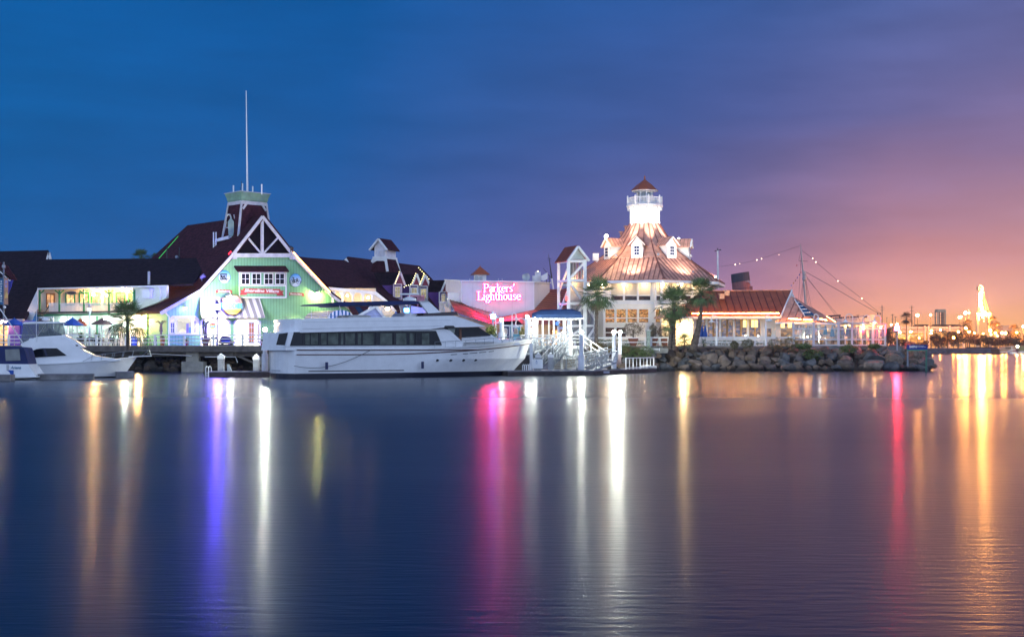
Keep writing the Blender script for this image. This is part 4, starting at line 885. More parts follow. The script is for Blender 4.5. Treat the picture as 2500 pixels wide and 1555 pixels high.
# serif letters drawn with a broad pen
GL={'P':(.62,[[(0.1,0),(0.1,1)],[(0.1,1),(.38,1),(.52,.9),(.55,.75),(.5,.58),(.36,.5),(.1,.48)],[(-.02,0),(.24,0)],[(-.03,1),(.1,1)]]),
'a':(.5,[[(.08,.5),(.16,.62),(.3,.64),(.38,.55),(.38,0),(.46,0)],[(.38,.36),(.2,.34),(.08,.22),(.1,.06),(.22,0),(.36,.08)]]),
'r':(.42,[[(.1,0),(.1,.62)],[(0,.62),(.1,.62)],[(0,0),(.22,0)],[(.1,.45),(.22,.6),(.36,.6)]]),
'k':(.55,[[(.1,0),(.1,1)],[(0,1),(.1,1)],[(0,0),(.2,0)],[(.1,.3),(.38,.62)],[(.36,.62),(.48,.62)],[(.2,.4),(.45,0),(.62,-.18),(.86,-.22)]]),
'e':(.5,[[(.06,.36),(.42,.36),(.4,.54),(.25,.64),(.1,.54),(.05,.32),(.1,.1),(.25,0),(.42,.1)]]),
's':(.42,[[(.36,.55),(.22,.64),(.08,.56),(.1,.42),(.3,.28),(.35,.12),(.22,0),(.05,.08)]]),
"'":(.2,[[(.14,1),(.06,.72)]]),
'L':(.6,[[(.1,0),(.1,1)],[(-.02,1),(.24,1)],[(0,0),(.5,0),(.54,.26)]]),
'i':(.26,[[(.12,0),(.12,.62)],[(0,.62),(.12,.62)],[(0,0),(.24,0)],[(.12,.86),(.12,.9)]]),
'g':(.5,[[(.24,.62),(.08,.5),(.07,.34),(.22,.22),(.38,.34),(.38,.5),(.24,.62)],[(.38,.58),(.52,.66)],[(.16,.24),(.08,.12),(.2,.04),(.4,-.02),(.46,-.18),(.3,-.34),(.1,-.3),(.04,-.16),(.2,-.02)]]),
'h':(.52,[[(.1,0),(.1,1)],[(0,1),(.1,1)],[(0,0),(.2,0)],[(.1,.45),(.26,.64),(.38,.56),(.38,0)],[(.3,0),(.48,0)]]),
't':(.36,[[(.14,.86),(.14,.1),(.24,0),(.34,.06)],[(0,.62),(.34,.62)]]),
'o':(.5,[[(.25,.64),(.1,.54),(.05,.32),(.1,.1),(.25,0),(.4,.1),(.45,.32),(.4,.54),(.25,.64)]]),
'u':(.54,[[(0,.62),(.1,.62),(.1,.16),(.22,0),(.38,.14)],[(.3,.62),(.4,.62),(.4,0),(.5,0)]])}
def hull(pts):
    pts=sorted(set(pts)); 
    def half(ps):
        h=[]
        for p in ps:
            while len(h)>1 and (h[-1][0]-h[-2][0])*(p[1]-h[-2][1])-(h[-1][1]-h[-2][1])*(p[0]-h[-2][0])<=0: h.pop()
            h.append(p)
        return h[:-1]
    return half(pts)+half(pts[::-1])
def penword(s, x0, x1, ybase, cap, off, th, rx, ry, mb, grow=0):
    adv=sum(GL[c][0] for c in s); k=(x1-x0)/adv; x=x0; q=0
    for c in s:
        w_,st=GL[c]
        for line in st:
            for a,b_ in zip(line[:-1],line[1:]):
                P2=[]
                for (u_,v_) in (a,b_):
                    for j in range(10):
                        t_=2*math.pi*j/10; P2.append((round(x+u_*k+(rx+grow)*math.cos(t_),3), round(ybase-v_*cap-(ry+grow)*math.sin(t_),3)))
                q+=1; mb.pp(pS, hull(P2), off, th+q*.0006)
        x+=w_*k
neon = thing('neon_sign', 'glowing pink-edged serif name sign on the white parapet', 'sign', pS.pt(1215,739,.1))
NF=E('neon_face',(1,.026,.13),120); NB=E('neon_edge',(1,.03,.07),1.5)
for wd_,x0,x1,yb,cp in (("Parkers'",1181,1256,712,18.5),("Lighthouse",1166,1272,732,20)):
    m=MB(); penword(wd_,x0,x1,yb,cp,.29,.012,.95,.38,m); m.build('letters', NF, neon)
    m=MB(); penword(wd_,x0-.7,x1-.7,yb,cp,.08,.20,1.0,.4,m,.6); m.build('letter_sides', NB, neon)
MB().lathe(P(1270,790,146),[(.05,0),(.05,.1)],6).build('bracket', white, neon) if False else None
dish(1285,677,152,.52,'dark mesh satellite dish on the pavilion parapet',(-.2,-1,.1))
eq=thing('rooftop_unit','grey rooftop machinery with a small beacon and white panel antenna','rooftop unit',P(1310,690,153))
m=MB(); m.box(P(1310,681,153),(1.05,1,.75)); m.box(P(1313,669,153),(.72,.8,.5)); m.build('housing', M('unit_grey',(.55,.53,.56)), eq)
m=MB(); m.pp(pla(1328,152.6,20),[(1321,674),(1335,666),(1335,681),(1326,686),(1321,684)],0,.25); m.build('panel_antenna', white, eq); bulb(P(1313,663,153),.10,E('beacon_w',(1,.8,.5),6),eq,'beacon')
m=MB(); 
for x in (1334,1342): m.tube([P(x,690,154),P(x,672,154)],.04,5)
for y in (672,680,688): m.tube([P(1334,y,154),P(1342,y,154)],.03,5)
m.build('railing', darkm, eq)
lm=thing('lattice_antenna','thin leaning antenna mast beside the white elevator tower','antenna',P(1352,706,156)); MB().tube([P(1351,706,156),P(1347,680,156)],.10,6).build('lower_pole', white, lm); m=MB(); m.tube([P(1347,680,156),P(1342,640,156),P(1339,620,156)],[.10,.05,.02],6).tube([P(1336,631,156),P(1346,632,156)],.03,5).tube([P(1326,655,156),P(1347,681,156)],.03,5).tube([P(1337,636,156),P(1345,637,156)],.02,5); m.build('upper_pole', darkm, lm)
for x in (1147,1217,1226): t0=thing('lightning_rod','thin rod on the pavilion parapet, '+{1147:'left of the little cupola',1217:'left one of the middle pair',1226:'right one of the middle pair'}[x],'rod',P(x,687,152)); MB().tube([P(x,688,152),P(x,680,152)],.025,5).build('rod', white, t0)
# ------------------------------------------------------------------ elevator tower
et=thing('elevator_tower','white timber-framed elevator tower with red gable roof','tower',PZ(1408,141,GZ))
pF=pla(1387,140,24); sdv=V((-math.sin(R(24)),math.cos(R(24)),0))
def fp(px,py,o=0): return pF.pt(px,py,o)
post=[]
sideL=None
# depth of the left side face so that its far edge falls on photo column 1362
A0=fp(1388,700); k_=0
while True:
    q=A0+sdv*k_; 
    if CX+q.x/q.y*F<1364 or k_>9: break
    k_+=.05
DS=k_
m=MB()
for px in (1388,1428): 
    top=fp(px,634); bot=pF.sz(px,GZ); m.bar(bot,top,.38,.38); m.bar(bot+sdv*DS,top+sdv*DS,.34,.34)
top=fp(1455,740); m.bar(pF.sz(1453,GZ),fp(1453,742),.3,.3)
m.build('post', white, et)
m=MB()
for y in (638,685,741): m=MB(); m.bar(fp(1386,y),fp(1430,y),.3,.30); m.bar(fp(1388,y)+sdv*.2-U*0,fp(1388,y)+sdv*DS,.24,.26); m.build('beam', white, et)
m=MB()
m.bar(fp(1428,741),fp(1456,741),.3,.3); m.build('beam', white, et); m=MB(); m.bar(fp(1386,796),fp(1456,795),.26,.26); m.bar(fp(1386,800)+sdv*.2,fp(1388,800)+sdv*DS,.24,.26)
m.build('beam', white, et)
m=MB()
for a,b_ in (((1391,680),(1425,643)),((1391,690),(1418,730)),((1426,745),(1392,785)),((1431,745),(1452,778)),((1391,820),(1425,800)),((1452,800),(1431,830))): m.pb(pF,*a,*b_,.24,.2)
m.bar(A0+sdv*.3+V((0,0,2)),A0+sdv*DS*.95+V((0,0,-.4)),.2,.2); m.bar(A0+sdv*.3+V((0,0,-.6)),A0+sdv*DS*.95+V((0,0,-3)),.2,.2)
m.build('brace', white, et)
gl=M('stair_glass',(.30,.32,.35),.2,var=.4,vs=.8)
m=MB(); m.pr(pF,1391,640,1400,683,-1.2,.05).pr(pF,1391,689,1425,738,-1.2,.05).pr(pF,1391,745,1450,830,-1.3,.05); m.build('glazing', gl, et)
m=MB()
for x in (1398,1404,1411,1419): m.pb(pF,x,640,x,684,.16,.2,-.9)
for x in (1400,1412,1438,1446): m.pb(pF,x,745,x,794,.12,.2,-.9)
m.build('rail_column', metalg, et)
m=MB(); 
for i in range(5): m.pr(pF,1393+i*4,772-i*5,1399+i*4,774-i*5,-.9,.5)
for i in range(6): m.pr(pF,1392+i*5,830-i*6,1399+i*5,832-i*6,-.9,.5)
m.build('stair', metalg, et)
a_,l_,r_=fp(1411,599,.4),fp(1386,637,.4),fp(1438,636,.4)
fm,rm=MB(),MB(); seam_face(fm,rm,l_,l_+sdv*(DS+.9),a_+sdv*(DS+.9),a_,.5,.05); seam_face(fm,rm,r_,r_+sdv*(DS+.9),a_+sdv*(DS+.9),a_,.5,.05); fm.build('roof', redmetal, et); rm.build('roof_seams', redseam, et)
MB().pp(pF,[(1411,607),(1392,634),(1430,634)],-.2,.1).build('gable_panel', M('gable_grey',(.5,.55,.55)), et)
m=MB(); m.bar(fp(1411,602,.42),fp(1386,638,.42),.2,.36,up=pF.n).bar(fp(1411,602,.42),fp(1438,637,.42),.2,.36,up=pF.n); m.build('gable_board', white, et)
fm=MB(); fm.box(P(1454,628,158),(.75,.8,.9)); fm.tube([P(1460,632,158),P(1456,640,158)],.15,6); t0=thing('roof_vent','boxy white vent hood between the elevator tower and the copper roof','vent',P(1454,640,158)); fm.build('hood', white, t0)
text('3', pF,1376,1384,727,12, NF, et, name='floor_number', off=.02) if False else None
t0=thing('tower_number','red glowing sign letter on the left side of the elevator tower','sign',P(1382,735,140.5)); text('e', pla(1384,139.6,0),1380,1386,729,12, E('number_red',(1,.12,.12),3), t0, name='letter', off=.1, bold=.04)
for px,py,lb in ((1403,687,'second landing'),):
    t0=thing('ceiling_lamp','small warm lamp on the elevator tower '+lb,'lamp',fp(px,py,-.5)); bulb(fp(px,py,-.5),.07,e_warm,t0)
# ------------------------------------------------------------------ blue canopy walkway
bc=thing('blue_canopy','blue barrel canopy on white posts over the gangway landing','canopy',PZ(1360,128,GZ))
mm=MB(); Yc=126.5; n_=9
def arcp(px_l, px_r, Y0, depth, rise):
    return
prof=[(-1.6,0),(-1.5,.42),(-1.1,.8),(-.4,1.0),(.4,1.0),(1.1,.8),(1.5,.42),(1.6,0)]
xl,xr=PZ(1292,127,0).x,PZ(1422,127,0).x; z0=P(1360,778,127).z
cl_=[V((xl+.3,127,0)),V((xl+1.2,127,0)),V((xr-1.1,127,0)),V((xr-.25,127,0)),V((xr,127,0))]; sc_=[.55,.9,1,.72,.12]
ring=[]
for c_,s_ in zip(cl_,sc_): ring.append([V((c_.x,127+y*1.1,z0+z*s_)) for y,z in prof])
for i in range(len(ring)-1):
    for j in range(len(prof)-1): mm.add([ring[i][j],ring[i][j+1],ring[i+1][j+1],ring[i+1][j]],[(0,1,2,3)])
mm.add(ring[0],[tuple(range(8))]); mm.build('canvas', M('canopy_blue',(.014,.042,.13),.8), bc, smooth=False)
m=MB(); m.box(((xl+xr)/2,125.3,z0-.02),(xr-xl,.1,.1)).box(((xl+xr)/2,128.7,z0-.02),(xr-xl,.1,.1)); m.build('edge_rail', white, bc)
for px in (1293,1312,1325,1352,1376,1394,1416):
    MB().box((PZ(px,125.4,0).x,125.4,(GZ+z0)/2),(.16,.16,z0-GZ)).build('post', white, bc)
for px in (1300,1340,1380,1416): MB().box((PZ(px,128.7,0).x,128.7,(GZ+z0)/2),(.14,.14,z0-GZ)).build('post', white, bc)
m=MB(); 
for a,b_ in ((1318,1340),(1342,1362),(1366,1382)): m.box((PZ((a+b_)/2,126.4,0).x,126.4,z0-.06),((b_-a)/F*126,.22,.12))
m.build('tube_lamp', E('tube_white',(1,.93,.78),8), bc)
MB().pr(pla(1360,125.2,0),1356,785,1364,795,0,.05).build('notice', M('notice_blue',(.03,.12,.4)), bc); MB().pr(pla(1360,125.2,0),1295,786,1303,796,0,.05).build('notice', M('notice_pale',(.35,.5,.7)), bc)
# ------------------------------------------------------------------ lighthouse restaurant (octagon)
rs = thing('lighthouse_restaurant', 'white octagonal restaurant with tiered copper roof and lantern tower', 'building', PZ(1574,162,GZ))
C0 = PZ(1574,162,0)
def ring(r, z, k): a = R(6.6+45*k); return V((C0.x+r*math.sin(a), C0.y-r*math.cos(a), z))
ZE, ZB, ZT = 11.05, 14.05, 18.85; RE, RB = 10.85, 6.35
RW = 9.55
fm, rm = MB(), MB()
for k in range(8):
    seam_face(fm, rm, ring(RE,ZE,k), ring(RE,ZE,k+1), ring(RB,ZB,k+1), ring(RB,ZB,k), .60, .11, .12)
for k in range(8): rm.bar(ring(RE,ZE+.05,k), ring(RB,ZB+.05,k), .2, .12)
fm.build('lower_roof', copper, rs); rm.build('lower_roof_seams', coppers, rs)
m = MB()
for k in range(8):
    m.hexa([ring(RE+.05,ZE-.42,k),ring(RE+.05,ZE-.42,k+1),ring(RE-.25,ZE-.42,k+1),ring(RE-.25,ZE-.42,k),ring(RE+.05,ZE-.10,k),ring(RE+.05,ZE-.10,k+1),ring(RE-.25,ZE-.1,k+1),ring(RE-.25,ZE-.1,k)])
m.build('fascia', white, rs)
m = MB()
for k in range(8): m.add([ring(RE-.2,ZE-.40,k),ring(RE-.2,ZE-.40,k+1),ring(RW-.3,ZE-.40,k+1),ring(RW-.3,ZE-.40,k)],[(0,1,2,3)])
m.build('soffit', offwhite, rs)
# concave upper roof
fm, rm = MB(), MB()
prof = [(RB+.1,ZB+.02),(5.2,14.95),(4.1,16.1),(3.05,17.4),(2.05,18.9)]
for k in range(8):
    for (r0,z0_),(r1,z1_) in zip(prof[:-1],prof[1:]):
        fm.add([ring(r0,z0_,k),ring(r0,z0_,k+1),ring(r1,z1_,k+1),ring(r1,z1_,k)],[(0,1,2,3)])
        for f_ in (0,.33,.66):
            a = ring(r0,z0_,k).lerp(ring(r0,z0_,k+1),f_); b_ = ring(r1,z1_,k).lerp(ring(r1,z1_,k+1),f_); rm.bar(a+V((0,0,.03)), b_+V((0,0,.03)), .09 if f_ else .14, .08)
fm.build('upper_roof', copper, rs); rm.build('upper_roof_seams', coppers, rs)
cz = lambda: V((C0.x, C0.y, 0))
tcn = 16
MB().lathe(cz(), [(1.98,18.6),(1.98,20.4),(2.0,20.45),(2.0,20.75),(2.05,20.8),(2.35,21.1),(2.42,21.15),(2.42,21.35),(2.0,21.36)], 16).build('tower_drum', M('tower_white',(.80,.80,.78),.6,var=.03), rs)
m = MB()
for k in range(16): a = 2*math.pi*k/16; p = cz()+V((2.15*math.sin(a),-2.15*math.cos(a),20.85)); m.box(p,(.16,.3,.35),a)
m.build('bracket', white, rs)
m = MB(); NP=8
for k in range(NP):
    a = R(6.6+45*k); p = cz()+V((2.28*math.sin(a),-2.28*math.cos(a),0)); a2 = R(6.6+45*(k+1)); p2 = cz()+V((2.28*math.sin(a2),-2.28*math.cos(a2),0))
    m.box(p+V((0,0,21.9)),(.2,.2,1.1)); m.ball(p+V((0,0,22.5)),.13,1)
    m.bar(p+V((0,0,22.28)),p2+V((0,0,22.28)),.1,.09); m.bar(p+V((0,0,21.5)),p2+V((0,0,21.5)),.1,.09)
    for i in range(1,10): q = p.lerp(p2,i/10); m.box(q+V((0,0,21.88)),(.06,.06,.75))
m.build('gallery_railing', white, rs)
m = MB(); m.lathe(cz(), [(1.0,21.35),(1.0,21.75)],8,R(6.6)); m.lathe(cz(),[(1.05,23.05),(1.75,23.2),(1.78,23.3)],8,R(6.6))
for k in range(8): a = R(6.6+45*k); m.box(cz()+V((1.02*math.sin(a),-1.02*math.cos(a),22.4)),(.16,.16,1.5),a)
m.build('lantern_frame', white, rs)
MB().lathe(cz(), [(.9,21.7),(.9,23.1)],8,R(6.6)).build('lantern_glass', M('lantern_glass',(.35,.37,.36),.15), rs)
MB().lathe(cz(), [(1.85,23.28),(1.1,24.0),(.12,24.75),(.10,25.15),(.02,25.3)],8,R(6.6)).build('lantern_roof', redmetal, rs)
# dormers on the face midlines
dorw = M('dormer_white',(.80,.79,.76),.6,var=.03)
def rdormer(ang, label):
    a = R(ang); n = V((math.sin(a),-math.cos(a),0)); u = V((math.cos(a),math.sin(a),0)); f = cz()+n*5.95
    def q(x,d,z): p = f+u*x-n*d; return V((p.x,p.y,z))
    zb, ze, za = 14.05, 15.7, 16.75; hw_=.72
    MB().ext([q(-hw_,0,zb),q(hw_,0,zb),q(hw_,0,ze),q(0,0,za-.1),q(-hw_,0,ze)], -n*3.0).build('dormer_body', dorw, rs)
    for s in (-1,1):
        MB().ext([q(0,-.2,za),q(s*1.08,-.2,ze-.1),q(s*1.08,2.2,ze-.1),q(0,3.2,za)],(0,0,.09)).build('dormer_roof', copper, rs)
        mm = MB()
        for i in range(5): mm.bar(q(0,.2+i*.5,za+.1),q(s*1.08,.2+i*.5,ze),.05,.05)
        mm.build('dormer_roof_seams', coppers, rs)
    mm=MB(); 
    for s in (-1,1): mm.bar(q(0,-.24,za+.02),q(s*1.1,-.24,ze-.06),.08,.2,up=n)
    mm.build('dormer_trim', dorw, rs)
    pl_=Pl(q(0,0,0),u); m2=MB(); 
    w_=MB(); 
    def bx(x0,x1,z0_,z1_,d0,d1,mb): mb.hexa([q(x0,d0,z0_),q(x1,d0,z0_),q(x1,d1,z0_),q(x0,d1,z0_),q(x0,d0,z1_),q(x1,d0,z1_),q(x1,d1,z1_),q(x0,d1,z1_)])
    bx(-.36,.36,14.35,15.6,-.07,-.03,w_)
    wo_=w_.build('window', dorw, rs)
    g_=MB()
    for i in range(2):
        for j in range(3): bx(-.30+i*.32,-.02+i*.32,14.42+j*.385,14.74+j*.385,-.09,-.05,g_)
    g_.build('pane', M('dormer_pane',(.02,.03,.09),.1,spec=.2), wo_)
for a_ in (-60.9,-15.9,29.1,74.1): rdormer(a_,'')
# walls with real window openings on the faces towards the water
fl_ = M('restaurant_wall',(.80,.77,.70),.6,var=.05)
facesP = {}
for k in (-2,-1,0,1):
    a_,b_ = ring(RW,0,k), ring(RW,0,k+1); pl_ = Pl(a_, b_-a_); pl_.u = (b_-a_).normalized()
    nn_ = (a_+b_)/2-cz(); nn_.z=0; pl_.n = nn_.normalized(); facesP[k]=pl_
LF, RF = facesP[-1], facesP[0]
eaveY = lambda pl_,px: HY-(ZE-.35-EH)*F/pl_.pt(px,HY).y
holesL = [(1492,689,1521,733),(1525.5,689,1555,733),(1559.5,689,1588,733),(1477,755,1500,787),(1505,755,1528,787),(1532,755,1555,787),(1560,755,1583,787),(1477,800,1500,822),(1505,800,1528,822)]
holesR = [(1602,689,1628,733),(1633,689,1659,733),(1663,690,1688,733),(1693,691,1712,733),(1600,755,1619,787)]
def outer_px(pl_,p): return CX+p.x/p.y*F
xL = outer_px(LF, ring(RW,0,-1)); xM = outer_px(LF, ring(RW,0,0)); xR = outer_px(RF, ring(RW,0,1))
wallholes(LF, xL, 681, xM, 842, holesL, .22, GZ).build('wall', fl_, rs)
wallholes(RF, xM, 681, xR, 842, holesR, .22, GZ).build('wall', fl_, rs)
for k in (-2,1,2,3,4,5):
    if k in (-1,0): continue
    a_,b_ = ring(RW,GZ,k), ring(RW,GZ,k+1); MB().add([a_,b_,b_+V((0,0,ZE-GZ-.3)),a_+V((0,0,ZE-GZ-.3))],[(0,1,2,3)]).build('wall', fl_, rs)
m = MB()
for pl_,x0,x1 in ((LF,xL,xM),(RF,xM,xR)):
    m.pr(pl_,x0,738,x1,742,.0,.12); m.pr(pl_,x0,749,x1,751,.0,.08); m.pr(pl_,x0,791,x1,794,.0,.1)
m.pb(LF,xM,684,xM,842,.3,.3,.02); m.pb(LF,xL+1,684,xL+1,842,.25,.3,.02); m.build('trim_band', white, rs)
blind = M('window_blind',(.62,.56,.44),.8,var=.05)
rest = room('restaurant_room',(.9,.30,.06),.62,3.2,.08,(1,.60,.22)); dimr = room('restaurant_dim',(.55,.30,.22),.09,1.5,.1)
def rwin(pl_, h, kind):
    x0,y0,x1,y1 = h
    f = MB(); k = 1.5
    f.pr(pl_,x0-k,y0-k,x1+k,y0,.0,.06).pr(pl_,x0-k,y1,x1+k,y1+k,.0,.08).pr(pl_,x0-k,y0,x0,y1,.0,.06).pr(pl_,x1,y0,x1+k,y1,.0,.06)
    yt = {'up':721.5,'mid':776.5,'low':812}[kind]; f.pr(pl_,x0,yt-1,x1,yt+1,-.10,.1)
    if kind == 'up': f.pr(pl_,x0,yt-1,x1,yt+1,-.16,.05)
    o = f.build('window', white, rs)
    if kind == 'up':
        MB().pr(pl_,x0,y0,x1,yt-1,-.16,.03).build('blind', blind, o); MB().pr(pl_,x0,yt+1,x1,y1,-.18,.03).build('pane', dimr, o)
    else: MB().pr(pl_,x0,y0,x1,y1,-.18,.03).build('pane', rest if kind=='mid' else dimr, o)
for h in holesL: rwin(LF,h,'up' if h[1]<740 else ('mid' if h[1]<790 else 'low'))
for h in holesR: rwin(RF,h,'up' if h[1]<740 else 'mid')
k2 = facesP[-2]
window(k2, 1441,691,1462,735, rs, rest, 1,2, white,.1) if False else None
window(RF, 1728,703,1734,715, rs, darkglass,1,1,greytrim,.1) if False else None
# under-eave downlights
dl = E('downlight',(1,.68,.34),420)
for px in (1437,1470,1522,1572,1620,1664,1700):
    pl_ = LF if px < 1595 else RF; p = pl_.pt(px,695,.45); t0 = thing('downlight','small warm downlight under the copper eave above '+{1437:'the wall by the elevator tower',1470:'the left palm crown',1522:'the gap right of the first tall window',1572:'the third tall window',1620:'the window right of the front corner',1664:'the fifth tall window',1700:'the crown of the slender palm'}[px],'lamp',p); bulb(p,.085,dl,t0)
# roof floodlights: fixtures that light the roof and the tower
ef = E('roof_flood',(1,.80,.58),650)
for px,py,Y,lb in ((1521,671,153.8,'left one, on the front left roof face'),(1666,668,154.5,'right one, on the front right roof face'),(1748,678,162,'far right one at the roof edge'),(1473,672,158,'far left one beside the elevator tower')):
    p = P(px,py,Y); t0 = thing('roof_floodlight','floodlight low on the copper roof, '+lb,'floodlight',p); MB().tube([p-V((0,0,.4)),p],.04,5).tube([p,p+V((.1,-.15,.08))],[.1,.16],8).build('fixture', metalg, t0); bulb(p+V((0,.30,.12)),.11,ef,t0)
for a_,lb in ((-38,'left'),(8,'middle'),(52,'right')):
    a = R(a_); p = cz()+V((6.9*math.sin(a),-6.9*math.cos(a),14.4)); t0 = thing('tower_floodlight','small floodlight on the roof break aimed up at the tower, '+lb+' one','floodlight',p)
    MB().box(p,(.3,.3,.25)).build('fixture', metalg, t0); spot(p+V((0,0,.35)), cz()+V((0,0,20.9)), 15000, (1,.95,.85), 24, t0)
for a_ in (-15.9,29.1):
    a = R(a_); p = cz()+V((10.35*math.sin(a),-10.35*math.cos(a),12.3)); t0 = thing('dormer_floodlight','floodlight facing the roof dormers, '+('left' if a_<0 else 'right')+' of the front ridge','floodlight',p); MB().box(p-V((0,0,.25)),(.2,.2,.2)).build('fixture', metalg, t0); spot(p, cz()+V((4*math.sin(a),-4*math.cos(a),15.8)), 2900, (1,.86,.74), 115, t0, .3, 1.0)
t0 = thing('dormer_lamp','very bright warm lamp at the peak of the left roof dormer','lamp',P(1480,578,156.5)); bulb(P(1480,577,156.5),.20,E('peak_lamp',(1,.66,.34),700),t0)
t0 = thing('dormer_lamp','small white lamp on the ridge of the right roof dormer','lamp',P(1657,583,158)); bulb(P(1657,582,158),.06,e_white,t0)
for px,py in ((1528,554),(1516,568)): t0=thing('roof_vent','small copper roof vent behind the upper roof, '+('upper' if py<560 else 'lower')+' one','vent',P(px,py+6,163)); MB().tube([P(px,py+8,163),P(px,py,163)],.16,8).lathe(P(px,py,163),[(.3,0),(.3,.14)],8).build('cap', copper, t0)
# ------------------------------------------------------------------ red-roofed dining wing
wg = thing('dining_wing','long dining wing with red standing-seam roof edged in orange light','building',PZ(1800,149,GZ))
fm,rm = MB(),MB()
seam_face(fm,rm, P(1640,773,146),P(1905,772,146),P(1933,709,151.5),P(1712,711,151.5), .82, .06,.14)
fm.build('roof', redmetal, wg); rm.build('roof_seams', redseam, wg)
MB().bar(P(1712,710,151.5),P(1934,708.5,151.5),.25,.12).build('ridge_cap', copper, wg)
m = MB(); m.bar(P(1640,776,145.9),P(1906,775,145.9),.15,.28); m.bar(P(1906,774,145.9),P(1934,709,151.5),.12,.26); m.ext([P(1933,708,151.5),P(1941,727,151.6),P(1930,727,151.6)],(0,.3,0)); m.build('fascia', white, wg)
MB().ext([P(1933,709,151.5),P(1905,772,146),P(1905,772,157),],(.1,0,0)).build('gable_end', offwhite, wg)
strip = thing('light_strip','glowing orange strip along the eave of the red wing roof','light strip',P(1700,771,145.8))
MB().tube([P(1690,770.5,145.75)+V((0,0,.26)),P(1902,770,145.75)+V((0,0,.26))],.035,6).build('tube', E('strip_orange',(1,.42,.09),150), strip)
# copper vents on the ridge
for px,py in ((1762,724),(1775,716)): t0=thing('roof_vent','square copper vent box on the red wing roof, '+('lower' if px==1762 else 'upper')+' one','vent',P(px,py,148)); MB().box(P(px,py,149.3),(.55,.6,.55)).box(P(px,py-6,149.3),(.7,.7,.08)).build('box', M('vent_copper%d'%px,(.6,.42,.28),.5), t0)
pW = pla(1800,147,0)
wh = [(1700,780,1722,824),(1728,779,1755,822),(1761,779,1789,822),(1795,779,1823,822),(1829,779,1857,822),(1872,802,1884,822)]
wallholes(pW,1694,777,1906,842,wh,.3,GZ).build('wall', fl_, wg)
sky_room = room('wing_room',(.75,.42,.16),.55,1.8,.25,(.16,.22,.42))
for h in wh:
    f = MB(); x0,y0,x1,y1=h; f.pr(pW,x0,y0,x0+1.3,y1,-.2,.08).pr(pW,x1-1.3,y0,x1,y1,-.2,.08).pr(pW,x0,y0,x1,y0+1.2,-.2,.08)
    if x1-x0>20: f.pr(pW,(x0+x1)/2-2,y0,(x0+x1)/2+2,y1,-.35,.1)
    o = f.build('window', M('amber_frame',(.45,.26,.10)), wg); MB().pr(pW,x0,y0,x1,y1,-.42,.03).build('pane', sky_room, o)
lampsh = E('shade_glow',(1,.68,.20),3.2)
for px,lb in ((1818,'left'),(1838,'middle'),(1846,'right')): t0=thing('pendant_lamp','yellow drum pendant lamp glowing inside the wing windows, '+lb,'lamp',P(px,798,146.7)); MB().lathe(P(px,799,146.85),[(.18,0),(.18,.85)],12).build('shade', lampsh, t0)
for px,py,lb in ((1820,819,'left'),(1851,820,'right')): t0=thing('table_lamp','small white starry light at the sill of the wing windows, '+lb,'lamp',P(px,py,146.5)); bulb(P(px,py,146.5),.06,E('sill_light%d'%px,(1,.95,.85),60),t0)
# copper-roofed entrance between octagon and wing
MB().ext([P(1596,776,149),P(1712,776,146),P(1730,712,152),P(1690,735,153),P(1640,752,152)],(0,0,-.12)).build('entrance_roof', copper, wg)
MB().pr(pla(1650,151,0),1615,774,1700,849,-.3,.3).build('entrance_wall', offwhite, wg)
MB().pr(pW,1691,777,1699,842,.02,.2).build('column', offwhite, wg)
t0=thing('entrance_lamp','blazing warm light in the entrance under the copper porch roof','lamp',P(1670,790,148.5)); bulb(P(1668,792,148.5),.26,E('entr',(1,.66,.28),800),t0); bulb(P(1680,790,148.5),.16,E('entr2',(1,.70,.32),260),t0)
# pyramid pavilion with skylight
pv = thing('pyramid_pavilion','copper pyramid-roofed pavilion with a blue skylight strip','building',PZ(1960,146,GZ))
apx=P(1933,723,150); e1=P(1893,786,145.5); e2=P(1988,787,143.5); e3=P(2046,788,149)
fm,rm=MB(),MB(); 
def tri_seam(a,b_,top,sp): seam_face(fm,rm,a,b_,top,top,sp,.06,.1)
tri_seam(e1,e2,apx,.85); tri_seam(e2,e3,apx,.85); fm.build('roof', copper, pv); rm.build('roof_seams', coppers, pv)
m=MB(); m.bar(e1-V((0,.1,.12)),e2-V((0,.1,.12)),.15,.2).bar(e2-V((0,.1,.12)),e3-V((0,.1,.12)),.15,.2); m.build('fascia', white, pv)
rpv=pl3(e1,e2,apx)
MB().pp(rpv,[(1940,731),(1989,770),(1988,771.5),(1965,771.5)],.03,.10).build('skylight', M('skylight_blue',(.03,.08,.16),.08), pv)
m=MB()
for k in range(1,5):
    f_=k/5; m.pb(rpv,1940+25*f_,731+40.5*f_,1942+47*f_,731+39*f_,.10,.06,.16)
m.pb(rpv,1940,731,1965,772,.1,.06,.16); m.build('skylight_bar', white, pv)
for a,b_,lb in (((1925,781),(1955,783),'left'),((1962,783),(1982,784),'middle'),((2003,782),(2018,785),'right')):
    p1,p2=P(*a,144.0),P(*b_,143.6); t0=thing('light_strip','short orange light strip on the pyramid roof eave, '+lb,'light strip',p1); MB().tube([p1+V((0,0,.16)),p2+V((0,0,.16))],.035,6).build('tube', E('strip_%s'%lb,(1,.36,.07),170), t0)
rb=thing('light_strip','orange light along the right hip of the pyramid roof','light strip',P(2020,778,147)); MB().tube([P(2018,772,147.4),P(2040,786,148.6)],.05,5).build('tube',E('strip_hip',(1,.5,.15),12),rb)
pP=pla(1940,145.8,0)
for a_,b_ in ((1892,1905),(1958,1964),(1996,2000)): MB().pr(pP,a_,788,b_,842,-.2,.2).build('column', offwhite, pv)
MB().pr(pla(1940,150,0),1892,789,2050,849,-.2,.1).build('rear_wall', room('pav_back',(.85,.42,.14),.55,1.1,.3,(.35,.35,.4)), pv)  # rear wall emits the interior glow itself
